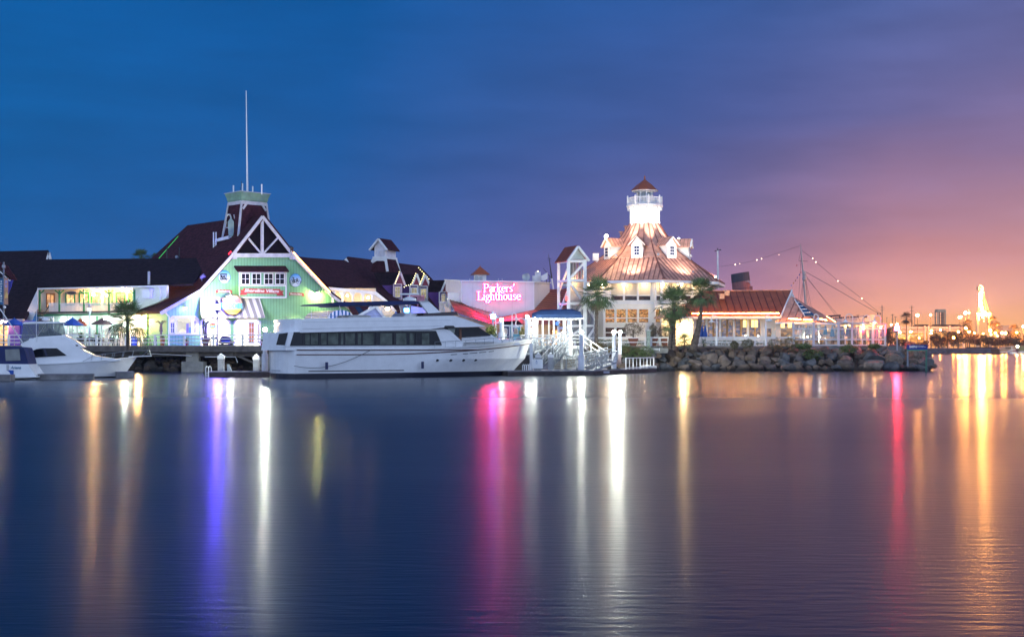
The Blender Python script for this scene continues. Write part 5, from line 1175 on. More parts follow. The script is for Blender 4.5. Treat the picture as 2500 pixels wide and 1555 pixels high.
for px,lb in ((1911,'left'),(1928,'right')): t0=thing('pendant_lamp','yellow drum pendant in the pyramid pavilion, '+lb+' one','lamp',P(px,795,147)); MB().lathe(P(px,800,147),[(.22,0),(.22,.55)],12).build('shade',lampsh,t0)
# ------------------------------------------------------------------ terrace windscreens
bars=M('screen_white',(.55,.55,.58),.5,var=.05)
glass=bpy.data.materials.new('screen_glass'); glass.use_nodes=True; t=glass.node_tree; b=t.nodes['Principled BSDF']; b.inputs['Base Color'].default_value=(.9,.95,1,1); b.inputs['Roughness'].default_value=.05
tr=t.nodes.new('ShaderNodeBsdfTransparent'); mxs=t.nodes.new('ShaderNodeMixShader'); mxs.inputs[0].default_value=.10; t.links.new(tr.outputs[0],mxs.inputs[1]); t.links.new(b.outputs[0],mxs.inputs[2]); t.links.new(mxs.outputs[0],t.nodes['Material Output'].inputs[0])
ws=thing('terrace_windscreen','white-framed glass windscreen around the waterside terrace','windscreen',PZ(2030,142,GZ))
pT=pla(1940,143,-2.5)
for px in (1937,1986,2047,2080,2131,2161):
    y0_=786 if px<2050 else 789; a=pT.sz(px,GZ); b_=pT.pt(px,y0_); m=MB(); m.bar(a,b_,.26 if px in (1986,2047,2131) else .2,.2); m.build('post', bars, ws)
for a,b_ in ((1937,1986),(1986,2047),(2047,2080),(2080,2131),(2131,2161)):
    m=MB(); 
    for y in (803,829,842.5): m.pb(pT,a,y,b_,y,.13,.1)
    m.build('rail', bars, ws); mid=(a+b_)/2; MB().pb(pT,mid,829,mid,843,.11).build('short_post', bars, ws)
    MB().pr(pT,a+1,790,b_-1,829,-.03,.015).build('glass', glass, ws)
MB().ext([P(2050,790,143),P(2163,790,142.2),P(2150,800,147),P(2050,800,147)],(0,0,.05)).build('awning', M('terrace_awning',(.62,.55,.42),.8), ws)
MB().pb(pT,2047,789,2161,790,.14,.14).build('top_rail', bars, ws)
for px in (2065,2100,2118,2148): MB().box((PZ(px,146.5,0).x,146.5,GZ+1.25),(.28,.28,2.5)).build('column', M('lit_column%d'%px,(.72,.60,.45)), ws)
MB().pr(pla(2100,149,0),2050,803,2160,842,0,.1).build('terrace_rear_wall', room('terr_back',(.45,.30,.16),.30,1.0,.3,(.22,.22,.24)), ws)  # faint interior glow built into the wall material
def closed_umb(px,Y,ytop,ybot,m_,lb):
    t0=thing('closed_umbrella',lb,'umbrella',PZ(px,Y,GZ)); z1=P(px,ytop,Y).z; z0_=P(px,ybot,Y).z; x=PZ(px,Y,0).x; h=z1-z0_; mm=MB(); seg=10; pr_=[(.03,z1),(.10,z1-.15*h),(.20,z1-.55*h),(.27,z0_+.05*h),(.24,z0_)]
    k=len(mm.v)
    for r_,z_ in pr_:
        for j in range(seg): a=2*math.pi*j/seg; q=r_*(1 if j%2 else .72); mm.v.append(V((x+q*math.cos(a),Y+q*math.sin(a),z_)))
    for i in range(len(pr_)-1):
        for j in range(seg): mm.f.append((i*seg+j,i*seg+(j+1)%seg,(i+1)*seg+(j+1)%seg,(i+1)*seg+j))
    mm.build('canopy',m_,t0); MB().tube([V((x,Y,GZ)),V((x,Y,z1+.1))],.035,6).build('pole',M('umb_pole',(.4,.35,.3)),t0)
dull=M('dull_blue_fabric',(.05,.09,.22),.8); pale=M('pale_umbrella',(.45,.52,.55),.8)
for px,Y,a_,b_,m_,lb in ((1951,144.5,794,818,pale,'pale closed umbrella behind the first bay of the terrace windscreen'),(1973,144.8,794,816,pale,'whitish closed umbrella in the second bay of the terrace windscreen'),(1980,145.5,795,816,pale,'whitish closed umbrella just left of the thick windscreen post'),(2015,144.8,794,817,tealfab,'pale teal closed umbrella near the middle of the terrace'),(2032,144.2,794,822,tealfab,'bright teal closed umbrella left of the tallest windscreen post'),(2058,145.3,795,818,dull,'dull blue closed umbrella right of the tallest windscreen post'),(2069,144.0,793,821,dull,'dark blue closed umbrella left of the windscreen post below the gooseneck lamp'),(2091,145.5,796,818,dull,'dull blue closed umbrella in the terrace bay with the plant'),(2140,144.2,795,821,dull,'violet-blue closed umbrella in the last terrace bay'),(2153,145.4,797,821,dull,'last closed umbrella before the pink-lit corner post'),(1714,144.6,795,822,bluefab,'bright blue closed umbrella left of the slender palm base'),(1722,144.2,794,822,bluefab,'bright blue closed umbrella right of its twin near the wing corner')): closed_umb(px,Y,a_,b_,m_,lb)
# terrace furniture: tables and chairs seen between the rails
chm=M('terrace_chair',(.30,.22,.15),.7)
def chair(loc, rz, label, m_=chm, grp='terrace chairs'):
    t0=thing('terrace_chair',label,'chair',loc,grp); l=V(loc); mm=MB(); mm.box(l+V((0,0,.45)),(.44,.44,.05),rz); mm.build('seat',m_,t0)
    c,s=math.cos(rz),math.sin(rz); mm=MB(); b_=l+V((-s*-.21,c*-.21*-1,0)); mm.box(l+V((-s*.2,c*.2,.72)),(.42,.04,.42),rz); mm.build('backrest',m_,t0)
    mm=MB()
    for dx,dy in ((-.19,-.19),(.19,-.19),(-.19,.19),(.19,.19)): MB().box(l+V((c*dx-s*dy,s*dx+c*dy,.22)),(.04,.04,.45),rz).build('leg',m_,t0)
    return t0
ch0=None
for i,px in enumerate((1956,1971,1999,2012,2027,2040,2056,2071,2091,2106,2122,2141,2154)):
    lb='wooden chair on the terrace behind the lower rails of the windscreen'; pos=PZ(px+rr.uniform(-2,2),144.6+rr.uniform(-.4,.8),GZ); rz=rr.uniform(0,6.28)
    if ch0 is None: ch0=chair(pos,0,lb)
    else: dup(ch0,pos,lb,rz)
tb0=None
for i,px in enumerate((1963,2005,2034,2064,2098,2148)):
    pos=PZ(px,145.2,GZ); lb='round terrace table among the chairs behind the windscreen'
    if tb0 is None:
        tb0=thing('terrace_table',lb,'table',pos,'terrace tables'); MB().lathe(pos+V((0,0,.7)),[(.42,0),(.42,.05)],14).build('top',offwhite,tb0); MB().tube([pos,pos+V((0,0,.7))],.04,6).build('stem',darkm,tb0); MB().lathe(pos,[(.25,0),(.25,.04)],10).build('foot',darkm,tb0)
    else: dup(tb0,pos,lb)
for px,py,r_,m_,lb in ((2001,822,.06,e_white,'small white light low in the terrace right of the thick post'),(1972,822,.10,E('t_white',(.9,1,.85),120),'bright white star light in the first terrace bay'),(2041,803,.05,E('violet_sp',(.3,.2,1),120),'violet spotlight glowing behind the terrace post'),(2150,800,.06,e_warm,'warm lamp under the last terrace awning'),(2108,801,.06,e_warm,'warm lamp under the middle of the terrace awning'),(2068,801,.06,e_warm,'warm lamp under the left end of the terrace awning')):
    t0=thing('terrace_light',lb,'lamp',P(px,py,145.4)); bulb(P(px,py,145.4),r_,m_,t0)
# gooseneck lamps
def gooseneck(px, Y, ypost0, ytop, r, side, label, lit=None, hook=.9, post=None):
    a=PZ(px,Y,GZ) if ypost0 is None else P(px,ypost0,Y); t0=thing('gooseneck_lamp',label,'lamp',a); zt=P(px,ytop,Y).z; pts=[a]
    n=9; c=V((a.x+side*r,Y,zt-r)); pts.append(V((a.x,Y,zt-r)))
    for i in range(1,n+1): th=math.pi-math.pi*i/n; pts.append(c+V((r*math.cos(th)*side,0,r*math.sin(th))))
    e_=pts[-1]; pts.append(e_-V((0,0,hook))); MB().tube(pts,.045 if ypost0 is not None else .06,6).build('neck',white,t0)
    if ypost0 is None: MB().tube([a,V((a.x,Y,zt-r-.9))],.11,8).build('post',white,t0)
    q=pts[-1]; MB().lathe(q,[(.06,.2),(.14,.08),(.42,-.12),(.40,-.14)],12).build('shade',white,t0); bulb(q-V((0,0,.15)),.11 if lit else .09, lit or M('unlit_bulb',(.7,.7,.65)),t0)
gooseneck(1750,139.6,None,770,.30,-1,'white gooseneck lamp post in front of the wing, first from the left',hook=.35)
gooseneck(1870,139.6,None,770,.20,1,'white gooseneck lamp post in front of the wing gable end',hook=.3)
gooseneck(1987,142.8,786,767,.25,1,'gooseneck lamp on the thick windscreen post before the pyramid roof',hook=.3)
gooseneck(2082,142.4,790,767,.42,-1,'tall-arched gooseneck lamp on the terrace post left of the ship lettering end',hook=.4)
gooseneck(2124,142.4,790,770,.40,-1,'gooseneck lamp with pale glow left of the brightest terrace lamp',hook=.5,lit=E('goose_dim',(1,.7,.35),14))
gooseneck(2150,142.0,790,770,.36,-1,'brightly burning warm gooseneck lamp at the right end of the terrace',hook=.3,lit=E('goose_lit',(1,.52,.18),380))
gooseneck(1540,150,None,777,.3,1,'gooseneck lamp in front of the restaurant ground floor',hook=.3) if False else None
# fences on the land side
fence('bank_fence','white two-rail fence on the planted bank in front of the octagon restaurant',[PZ(1425,141,GZ),PZ(1575,141,GZ)],GZ,.95,[(.92,.12),(.42,.10)],3.4,pw=.18,rw=.1)
fence('bank_fence','short white boxy fence section between the two fence gaps left of the tall palms',[PZ(1590,141.5,GZ),PZ(1632,141.5,GZ)],GZ,1.0,[(.95,.16),(.45,.12)],1.0,pw=.2,rw=.12)
fence('bank_fence','long white rail fence between the slender palm and the terrace windscreen',[PZ(1700,142,GZ),PZ(1938,142,GZ)],GZ,1.0,[(.98,.13),(.42,.10)],2.15,pw=.18,rw=.11)
# concrete footing with grey utility post
cp=thing('concrete_footing','weathered grey concrete footing with a pipe on the bank','footing',P(1600,862,139)); MB().hexa([P(1562,862,138.5),P(1630,862,138.5),P(1630,862,140),P(1562,862,140),P(1562,848,138.5),P(1632,850,138.5),P(1632,850,140),P(1562,848,140)]).build('block',concrete,cp); MB().tube([P(1562,852,138.2),P(1608,853,138.2)],.06,6).tube([P(1610,850,138.2),P(1610,857,138.2)],.05,6).build('pipe',white,cp)
up=thing('utility_post','weathered green-grey utility post on the bank left of the palms','post',PZ(1583,140,GZ)); MB().box((PZ(1583,140,0).x,140,GZ+.75),(.42,.42,1.9)).build('post',M('mossy_paint',(.28,.33,.28),.9,var=.4,vs=6),up); MB().box((PZ(1583,140,0).x,140,GZ+1.75),(.6,.6,.12)).build('cap',greytrim,up)
t0=thing('service_hatch','small white cabinet beside the wing side door','cabinet',PZ(1892,146,GZ)); MB().box((PZ(1892,146,0).x,146.4,GZ+.85),(.65,.5,1.0)).build('cabinet',white,t0); MB().box((PZ(1892,146,0).x,146.1,GZ+1.0),(.5,.05,.1)).build('slot',greytrim,t0)
# ------------------------------------------------------------------ motor yacht
TH = 33
pY = pla(723,100,TH)
u = V((math.cos(R(TH)), math.sin(R(TH)), 0)); bm_ = V((-math.sin(R(TH)), math.cos(R(TH)), 0))
org = pY.sz(723,0)
BW = 5.9
def yl(x, b, z): p = org+u*x+bm_*b; return V((p.x,p.y,z))   # local: x from stern, b across (0 = near side)
ya = thing('motor_yacht','large white motor yacht with long dark window band and navy flybridge awning','yacht',yl(11,BW/2,0))
LW, LT = 22.6, 25.2       # length at waterline and at the bow top
def hb(x, lev):           # half beam at station x; lev 0 waterline, 1 deck
    L_ = LW+(LT-LW)*lev; x0 = 9+5.5*lev; fl = (BW/2-.28)+.28*lev
    if x <= x0: return fl*(.955+.045*min(1,x/3))
    t_ = min(1,(x-x0)/(L_-x0)); p_ = 1.75+.55*lev; return max(.03, fl*(1-t_**p_))
def top(x): 
    t_ = max(0,(x-9)/16); return 2.42 + 1.02*t_**1.8
def seam(x): t_ = max(0,(x-7)/18); return 1.97+.98*t_**1.7
hv=[]; NS=34; lv_=[-.35,0,.42,1.0,1.55,None,'t']
rows=[]
for i in range(NS+1):
    s=i/NS; r_=[]
    for j,z in enumerate(lv_):
        lev = [0,.05,.16,.4,.65,.85,1][j]; L_=LW+(LT-LW)*lev; x=L_*s; zz = z if isinstance(z,float) else (z if isinstance(z,int) else (seam(x) if z is None else top(x)))
        r_.append((x,hb(x,lev),zz))
    rows.append(r_)
def strip_(j0,j1,name,m_,proud=0.,par=ya):
    mb=MB()
    for sgn in (-1,1):
        vs=[[yl(x,BW/2+sgn*(h+proud),z) for x,h,z in r_[j0:j1+1]] for r_ in rows]
        for i in range(NS):
            for j in range(j1-j0): mb.add([vs[i][j],vs[i+1][j],vs[i+1][j+1],vs[i][j+1]],[(0,1,2,3)])
    r0=rows[0]; a=[yl(x,BW/2-h-proud,z) for x,h,z in r0[j0:j1+1]]; b_=[yl(x,BW/2+h+proud,z) for x,h,z in r0[j0:j1+1]]
    # rounded transom
    for j in range(j1-j0):
        n=8
        for k in range(n):
            def tp(P0,P1,f): q=P0.lerp(P1,f); return q-u*(.55*math.sin(math.pi*f)**.6)
            mb.add([tp(a[j],b_[j],k/n),tp(a[j],b_[j],(k+1)/n),tp(a[j+1],b_[j+1],(k+1)/n),tp(a[j+1],b_[j+1],k/n)],[(0,1,2,3)])
    return mb.build(name,m_,par,smooth=False)
strip_(2,6,'hull',gelcoat); strip_(0,2,'boot_stripe',M('boot_navy',(.006,.007,.022),.35),-.0)
def hull_line(x0,x1,zf,w,off,name,m_,dz=0):
    mb=MB(); n=40
    for sgn in (-1,1):
        for i in range(n):
            xa_=x0+(x1-x0)*i/n; xb_=x0+(x1-x0)*(i+1)/n
            def q(x,z,o): 
                t_=(z-.42)/max(top(x)-.42,.1); lev=.16+.84*min(1,max(0,t_)); return yl(x,BW/2+sgn*(hb(x,lev)+o),z)
            za,zb_=zf(xa_)+dz,zf(xb_)+dz
            mb.add([q(xa_,za-w/2,0.0),q(xb_,zb_-w/2,0.0),q(xb_,zb_-w/2,off),q(xa_,za-w/2,off),q(xa_,za+w/2,0.0),q(xb_,zb_+w/2,0.0),q(xb_,zb_+w/2,off),q(xa_,za+w/2,off)],[(0,3,2,1),(4,5,6,7),(3,7,6,2),(0,1,5,4)])
    return mb.build(name,m_,ya)
hull_line(.1,24.9,seam,.075,.045,'rub_stripe',brown)
hull_line(.1,24.5,lambda x:top(x)-.02,.10,.06,'gunwale',white)
hull_line(.1,17.5,lambda x:2.36,.07,.075,'upper_stripe',brown)
hull_line(1.2,10,lambda x:.62,.06,.05,'exhaust_line',black)
for i,(a,b_) in enumerate(((1096,1112),(1127,1141),(1144,1165),(1170,1190),(1197,1212))):
    xx=[];
    for px in (a,b_):
        q=pY.sz(px,1.9,-.4); xx.append((q-org).dot(u))
    hull_line(xx[0],xx[1],lambda x:seam(x)-.26,.055,.03,'hull_vent',darkm)
# deck
mb=MB()
for i in range(NS):
    a,b_=rows[i][6],rows[i+1][6]; mb.add([yl(a[0],BW/2-a[1]+.05,a[2]-.14),yl(b_[0],BW/2-b_[1]+.05,b_[2]-.14),yl(b_[0],BW/2+b_[1]-.05,b_[2]-.14),yl(a[0],BW/2+a[1]-.05,a[2]-.14)],[(0,1,2,3)])
mb.build('deck',M('yacht_deck',(.5,.48,.45),.7),ya)
def yext(pts, off, depth, name, m_, par=ya):     # outline on the near-side plane shifted inwards by off, extruded across
    a=[pY.pt(x,y,-off) for x,y in pts]; return MB().ext(a, bm_*depth).build(name,m_,par)
# main saloon
yext([(704,811),(1085,803),(1098,806),(1131,838),(1128,852),(1110,856),(697,855)], .30, BW-.6,'saloon',gelcoat)
sal=[c for c in ya.children if c.name.startswith('saloon')][0]
yp=Pl(pY.o-pY.n*.30, pY.u)
win=MB().pp(yp,[(717,812),(1063,809),(1077,841),(708,843)],.0,.03).build('window_band',darkglass,ya); win['label']='long dark wrap-around side window'
fr_=MB(); fr_.pb(yp,717,811.5,1064,808.5,.06,.03,.05).pb(yp,1064,808.5,1078,842,.06,.03,.05).pb(yp,708,843.5,1078,842,.06,.03,.05); fr_.build('window_frame',black,win)
cm=M('curtain',(.10,.115,.095),.9,var=.5,vs=2); 
for a,b_ in ((745,756),(759,776),(784,797),(801,826),(832,838),(843,866),(874,881),(886,912),(928,957),(967,992),(1000,1010),(1030,1048)):
    MB().pr(yp,a,813.5,b_,841,.032,.012).build('curtain',cm,win)
for x in (740,779,828,870,918,962,1015): MB().pr(yp,x,812,x+3,842,.05,.02).build('mullion',black,win)
aw_=MB().pp(yp,[(681,815),(703,812),(695,843),(674,842)],.0,.02).build('aft_window',darkglass,ya)
# aft bulkhead with its dark window, cockpit sides
mb=MB(); mb.ext([yl(.35,.35,2.3),yl(.35,.35,3.8),yl(.35,BW-.35,3.8),yl(.35,BW-.35,2.3)],-u*.1); mb.build('aft_bulkhead',gelcoat,ya)
mb=MB(); mb.ext([yl(.24,1.0,2.55),yl(.24,1.0,3.6),yl(.24,BW-1.0,3.6),yl(.24,BW-1.0,2.55)],-u*.02); mb.build('aft_door_glass',darkglass,ya)
# flybridge band with pointed front overhang
def fly(pts,off,depth,name,m_): return yext(pts,off,depth,name,m_)
fb=[(738,778),(1095,771),(1110,771),(1140,781),(1186,797),(1075,800),(1050,804),(738,812)]
fly(fb,.0,BW,'flybridge_side',gelcoat)
mb=MB()   # rounded stern end of the flybridge
n=8
pa0=[pY.pt(738,778),pY.pt(738,812)]
z1,z0_=pa0[0].z,pa0[1].z; x0=(pa0[0]-org).dot(u)
for k in range(n):
    def cc(f,z): b=BW*f; return yl(x0-.55*math.sin(math.pi*f)**.45+.0,b,z)
    mb.add([cc(k/n,z0_),cc((k+1)/n,z0_),cc((k+1)/n,z1),cc(k/n,z1)],[(0,1,2,3)])
mb.add([cc(k/n,z0_) for k in range(n+1)],[tuple(range(n+1))]); mb.add([cc(k/n,z1) for k in range(n+1)],[tuple(range(n+1))]); mb.build('flybridge_stern',gelcoat,ya)
fly([(738,802.5),(1078,795.5),(1078,796.3),(738,803.3)],-.012,.02,'mould_line',greytrim)
# windshield, pillar, trunk cabin, foredeck coaming
fly([(1088,800),(1168,798),(1199,819),(1126,824),(1108,822)],.75,BW-1.5,'windshield',darkglass)
fly([(1092,801),(1112,801),(1108,818)],.72,.03,'side_light_pane',M('pale_pane',(.32,.36,.33),.3))
fly([(1122,803),(1127,803),(1127,834),(1121,834)],.70,.12,'pillar',M('teak',(.16,.06,.025),.5))
fly([(1126,823),(1200,818),(1217,827),(1216,834),(1126,836)],.9,BW-1.8,'trunk_cabin',gelcoat)
fly([(1084,806),(1098,806),(1133,838),(1126,838)],.28,.06,'side_coaming',gelcoat)
fly([(1121,835),(1245,826),(1268,837),(1272,842),(1135,850)],1.5,BW-3.0,'foredeck_coaming',gelcoat)
fly([(1086,795),(1107,795),(1112,800),(1084,800)],-.01,.3,'vent_recess',black)
# smoked flybridge screen, radar arch, awning
fly([(1036,764),(1116,761),(1118,770),(1030,772)],.6,BW-1.2,'fly_windscreen',M('smoked_screen',(.035,.02,.025),.25))
fly([(1023,735),(1046,735),(1076,763),(1046,765)],.5,.25,'arch_leg',gelcoat); fly([(1023,735),(1046,735),(1076,763),(1046,765)],BW-.9,.25,'arch_leg',gelcoat)
yext([(1023,735),(1046,735),(1050,739),(1026,739)],.5,BW-1.2,'arch_top',gelcoat)
yext([(782,744),(790,740.5),(830,737.5),(900,736),(1012,734),(1036,741),(1000,743.5),(860,745.5),(850,748),(835,748),(826,745.5)],.7,BW-1.6,'awning',navy)
m=MB()
for x0_,x1_ in ((828,836),(930,934),(1000,1004)): m.tube([pY.pt(x0_,745,-.8),pY.pt(x1_,775,-.8)],.035,5); m.tube([pY.pt(x0_,745,-4.6),pY.pt(x1_,775,-4.6)],.035,5)
m.build('awning_pole',white,ya)
m=MB(); m.tube([pY.pt(690,774,-.1),pY.pt(760,772,-.1),pY.pt(1000,770,-.1)],.02,5)
for x_ in range(700,1000,40): m.tube([pY.pt(x_,773,-.1),pY.pt(x_,779,-.1)],.02,5)
m.build('handrail',metalg,ya)
c=pY.pt(1000,718,-2.9); m=MB(); m.box(c,(1.7,.35,.12)); m.lathe(c-V((0,0,.75)),[(.25,0),(.6,.15),(.6,.35),(.2,.5)],12); m.tube([c-V((0,0,1.4)),c],.06,6); m.build('radar',white,ya)
# bow pulpit, mooring line, stern ladder plate
m=MB()
for sgn in (-1,1):
    pts=[]
    for x_ in (20.5,22,23.5,24.9,25.6): pts.append(yl(x_,BW/2+sgn*max(.12,hb(min(x_,25.1),1)-.08),top(min(x_,25))+.32))
    m.tube(pts,.03,5)
    for x_ in (20.5,22,23.5,24.9): m.tube([yl(x_,BW/2+sgn*max(.12,hb(x_,1)-.08),top(x_)),yl(x_,BW/2+sgn*max(.12,hb(x_,1)-.08),top(x_)+.32)],.025,5)
m.build('bow_rail',metalg,ya)
mb=MB(); mb.hexa([yl(23.6,BW/2-.4,top(24)+.0),yl(26.1,BW/2-.25,top(25)-.02),yl(26.1,BW/2+.25,top(25)-.02),yl(23.6,BW/2+.4,top(24)),yl(23.6,BW/2-.4,top(24)+.14),yl(26.1,BW/2-.25,top(25)+.12),yl(26.1,BW/2+.25,top(25)+.12),yl(23.6,BW/2+.4,top(24)+.14)]); mb.build('bow_platform',M('grey_deck',(.28,.29,.33)),ya)
pts=[]
for i in range(13):
    f_=i/12; px=718+(908-718)*f_; y=893+(853-893)*f_+math.sin(math.pi*f_)**.9*22*(1-.25*f_); pts.append(pY.pt(px,y,.10))
m=MB(); m.tube(pts,.028,5); rp0=thing('mooring_rope','thin grey mooring rope looping down the yacht side','rope',pts[0]); m.build('rope',M('rope_grey',(.16,.17,.17)),rp0)
m=MB(); 
for z_ in (1.0,1.35,1.7): m.bar(yl(-.50,2.2,z_),yl(-.50,3.6,z_),.06,.05)
m.bar(yl(-.5,2.2,.95),yl(-.5,2.2,1.95),.05,.05).bar(yl(-.5,3.6,.95),yl(-.5,3.6,1.95),.05,.05); m.build('stern_step',white,ya)
pSt=Pl(yl(-.56,3,0), bm_); pSt.n=-u; pSt.u=bm_
m=MB(); m.ext([yl(-.56,2.0,.62),yl(-.56,3.8,.62),yl(-.56,3.8,.70),yl(-.56,2.0,.70)],-u*.05); m.build('stern_rub_bar',greytrim,ya)
mb=MB(); 
for x_ in (662,): mb.tube([yl(-.1,BW-.5,2.4),yl(0,BW-.45,3.9)],.05,6)
mb.build('aft_stanchion',white,ya)

# more yacht fittings
m=MB()
for i in range(9):
    x_=13.0+i*1.05; 
    for sgn in (-1,1): m.tube([yl(x_,BW/2+sgn*(hb(x_,1)-.10),top(x_)),yl(x_,BW/2+sgn*(hb(x_,1)-.10),top(x_)+.55)],.018,5)
for sgn in (-1,1): m.tube([yl(13+i*.5,BW/2+sgn*(hb(13+i*.5,1)-.10),top(13+i*.5)+.55) for i in range(18)],.02,5)
m.build('side_rail',metalg,ya)
for i,x_ in enumerate((13.2,14.6,16.0,17.4)):
    q=yl(x_,BW/2-hb(x_,.6)-.01,1.45); MB().ball(q,.13,2,(1.5,.35,.8)).build('porthole',darkglass,ya)
for x_ in (2.6,11.6): MB().tube([yl(x_,-.22,1.35),yl(x_,-.22,.75)],[.12,.12],10).build('fender',M('fender_navy',(.02,.03,.10)),ya)
fly([(738,786),(1100,781),(1100,781.6),(738,786.6)],-.012,.02,'mould_line',greytrim)
yext([(697,846.5),(1112,845.5),(1112,846.3),(697,847.3)],.285,.02,'mould_line',greytrim)
m=MB()
for px_ in (760,800,1060,1085): m.tube([pY.pt(px_,778,-1.5),pY.pt(px_,758 if px_<1000 else 750,-1.5)],.025,5)
m.build('whip_antenna',white,ya)
yext([(850,778),(905,778),(905,772),(896,769),(858,769),(850,772)],1.5,BW-3.6,'flybridge_seat',M('seat_vinyl',(.5,.5,.48),.6))
yext([(985,777),(1018,777),(1018,767),(1008,764),(990,764)],1.7,BW-3.6,'flybridge_console',gelcoat)
# ------------------------------------------------------------------ generic hull for the two boats at left
def small_hull(root, og, ang, L, B, z0s, zb, wl=.92, boot=.12, mat=gelcoat):
    uu=V((math.cos(R(ang)),math.sin(R(ang)),0)); bb=V((-math.sin(R(ang)),math.cos(R(ang)),0)); NS=22
    def q(x,b,z): p=og+uu*x+bb*b; return V((p.x,p.y,z))
    def sec(s):
        t_=max(0,(s-.45)/.55); out=[]
        for lev,zf in ((0,-.15),(.1,boot),(.55,.5),(1,1)):
            L_=L*(wl+(1-wl)*lev); hb_=B/2*(.86+.14*lev)*(1-t_**(1.8+.8*lev)); zt=z0s+(zb-z0s)*s**1.8; z=zf if lev<=.1 else (boot+(zt-boot)*zf); out.append((L_*s,max(.02,hb_),z))
        return out
    rows=[sec(i/NS) for i in range(NS+1)]; mb=MB()
    for j0,j1,nm,mm_ in ((1,3,'hull',mat),(0,1,'bottom_paint',black)):
        mb=MB()
        for sg in (-1,1):
            for i in range(NS):
                for j in range(j0,j1): 
                    a,b_,c_,d_=rows[i][j],rows[i+1][j],rows[i+1][j+1],rows[i][j+1]; mb.add([q(v[0],B/2+sg*v[1],v[2]) for v in (a,b_,c_,d_)],[(0,1,2,3)])
        r0=rows[0]; mb.add([q(0,B/2-r0[j][1],r0[j][2]) for j in range(j0,j1+1)]+[q(0,B/2+r0[j][1],r0[j][2]) for j in range(j1,j0-1,-1)],[tuple(range(2*(j1-j0+1)))])
        mb.build(nm,mm_,root)
    mb=MB()
    for i in range(NS):
        a,b_=rows[i][3],rows[i+1][3]; mb.add([q(a[0],B/2-a[1],a[2]-.02),q(b_[0],B/2-b_[1],b_[2]-.02),q(b_[0],B/2+b_[1],b_[2]-.02),q(a[0],B/2+a[1],a[2]-.02)],[(0,1,2,3)])
    mb.build('deck',mat,root); mb=MB()
    for i in range(NS):
        for sg in (-1,1):
            a,b_=rows[i][3],rows[i+1][3]; mb.bar(q(a[0],B/2+sg*a[1],a[2]),q(b_[0],B/2+sg*b_[1],b_[2]),.10,.08)
    mb.build('rub_rail',white,root)
    return q
sfp=pla(60,101.5,14); og=sfp.sz(58,0); sf=thing('flybridge_boat','white sportfishing boat with clear-curtained flybridge, bow to the right','boat',og)
q=small_hull(sf,og,14,8.9,3.3,1.15,1.78,.86)
def sx(pts,off,dep,name,m_): return MB().ext([sfp.pt(x,y,-off) for x,y in pts], -sfp.n*dep).build(name,m_,sf)
sx([(60,862),(64,840),(72,826),(160,822),(186,846),(232,869),(290,877),(296,880),(240,886),(62,889)],.35,2.6,'cabin',gelcoat)
sx([(64,866),(72,859),(90,852),(105,850),(139,850),(163,868),(66,874)],.30,.04,'side_window',darkglass); 
MB().ext([sfp.pt(105,850,-.27),sfp.pt(110,850,-.27),sfp.pt(117,870,-.27),sfp.pt(112,870,-.27)],sfp.n*.02).build('window_post',M('tint_navy',(.01,.015,.05)),sf)
sx([(50,842),(56,832),(90,822),(158,818),(185,832),(206,848),(190,850),(60,852)],.5,2.3,'flybridge',gelcoat)
sx([(54,790),(60,786.5),(90,785),(150,785.5),(157,788),(150,789),(58,791)],.4,2.5,'hardtop',gelcoat)
m=MB()
for a,b_ in (((61,791),(74,824)),((66,790),(88,825)),((112,788),(89,824)),((113,788),(121,822)),((148,789),(138,818)),((155,789),(160,818)),((122,789),(135,815))): m.tube([sfp.pt(*a,-.5),sfp.pt(*b_,-.5)],.035,5); m.tube([sfp.pt(*a,-2.7),sfp.pt(*b_,-2.7)],.035,5)
m.build('hardtop_frame',white,sf)
clear=bpy.data.materials.new('clear_vinyl'); clear.use_nodes=True; t=clear.node_tree; b=t.nodes['Principled BSDF']; b.inputs['Base Color'].default_value=(.12,.15,.16,1); b.inputs['Roughness'].default_value=.15
tr=t.nodes.new('ShaderNodeBsdfTransparent'); mxs=t.nodes.new('ShaderNodeMixShader'); mxs.inputs[0].default_value=.55; t.links.new(tr.outputs[0],mxs.inputs[1]); t.links.new(b.outputs[0],mxs.inputs[2]); t.links.new(mxs.outputs[0],t.nodes['Material Output'].inputs[0])
for pts in ([(57,791),(112,789),(90,822),(70,830),(50,838)],[(113,789),(153,789),(160,816),(122,820),(91,822)]): sx(pts,.45,.01,'clear_curtain',clear)
sx([(88,823),(96,812),(112,810),(118,800),(125,808),(150,815),(150,820)],1.2,1.0,'helm_console',M('console_dark',(.03,.035,.04)))
m=MB(); c=sfp.pt(112,775,-1.6); m.box(c,(1.0,.2,.08)); m.lathe(c-V((0,0,.32)),[(.15,0),(.32,.08),(.32,.2),(.1,.3)],12); m.build('radar',white,sf)
MB().tube([sfp.pt(89,835,-.3),sfp.pt(89,752,-.3)],.025,5).build('antenna',white,sf); MB().tube([sfp.pt(55,836,-.3),sfp.pt(0,754,-.3)],.05,6).build('outrigger',white,sf)
m=MB(); zt=lambda x:1.15+(1.78-1.15)*(x/8.9)**1.8
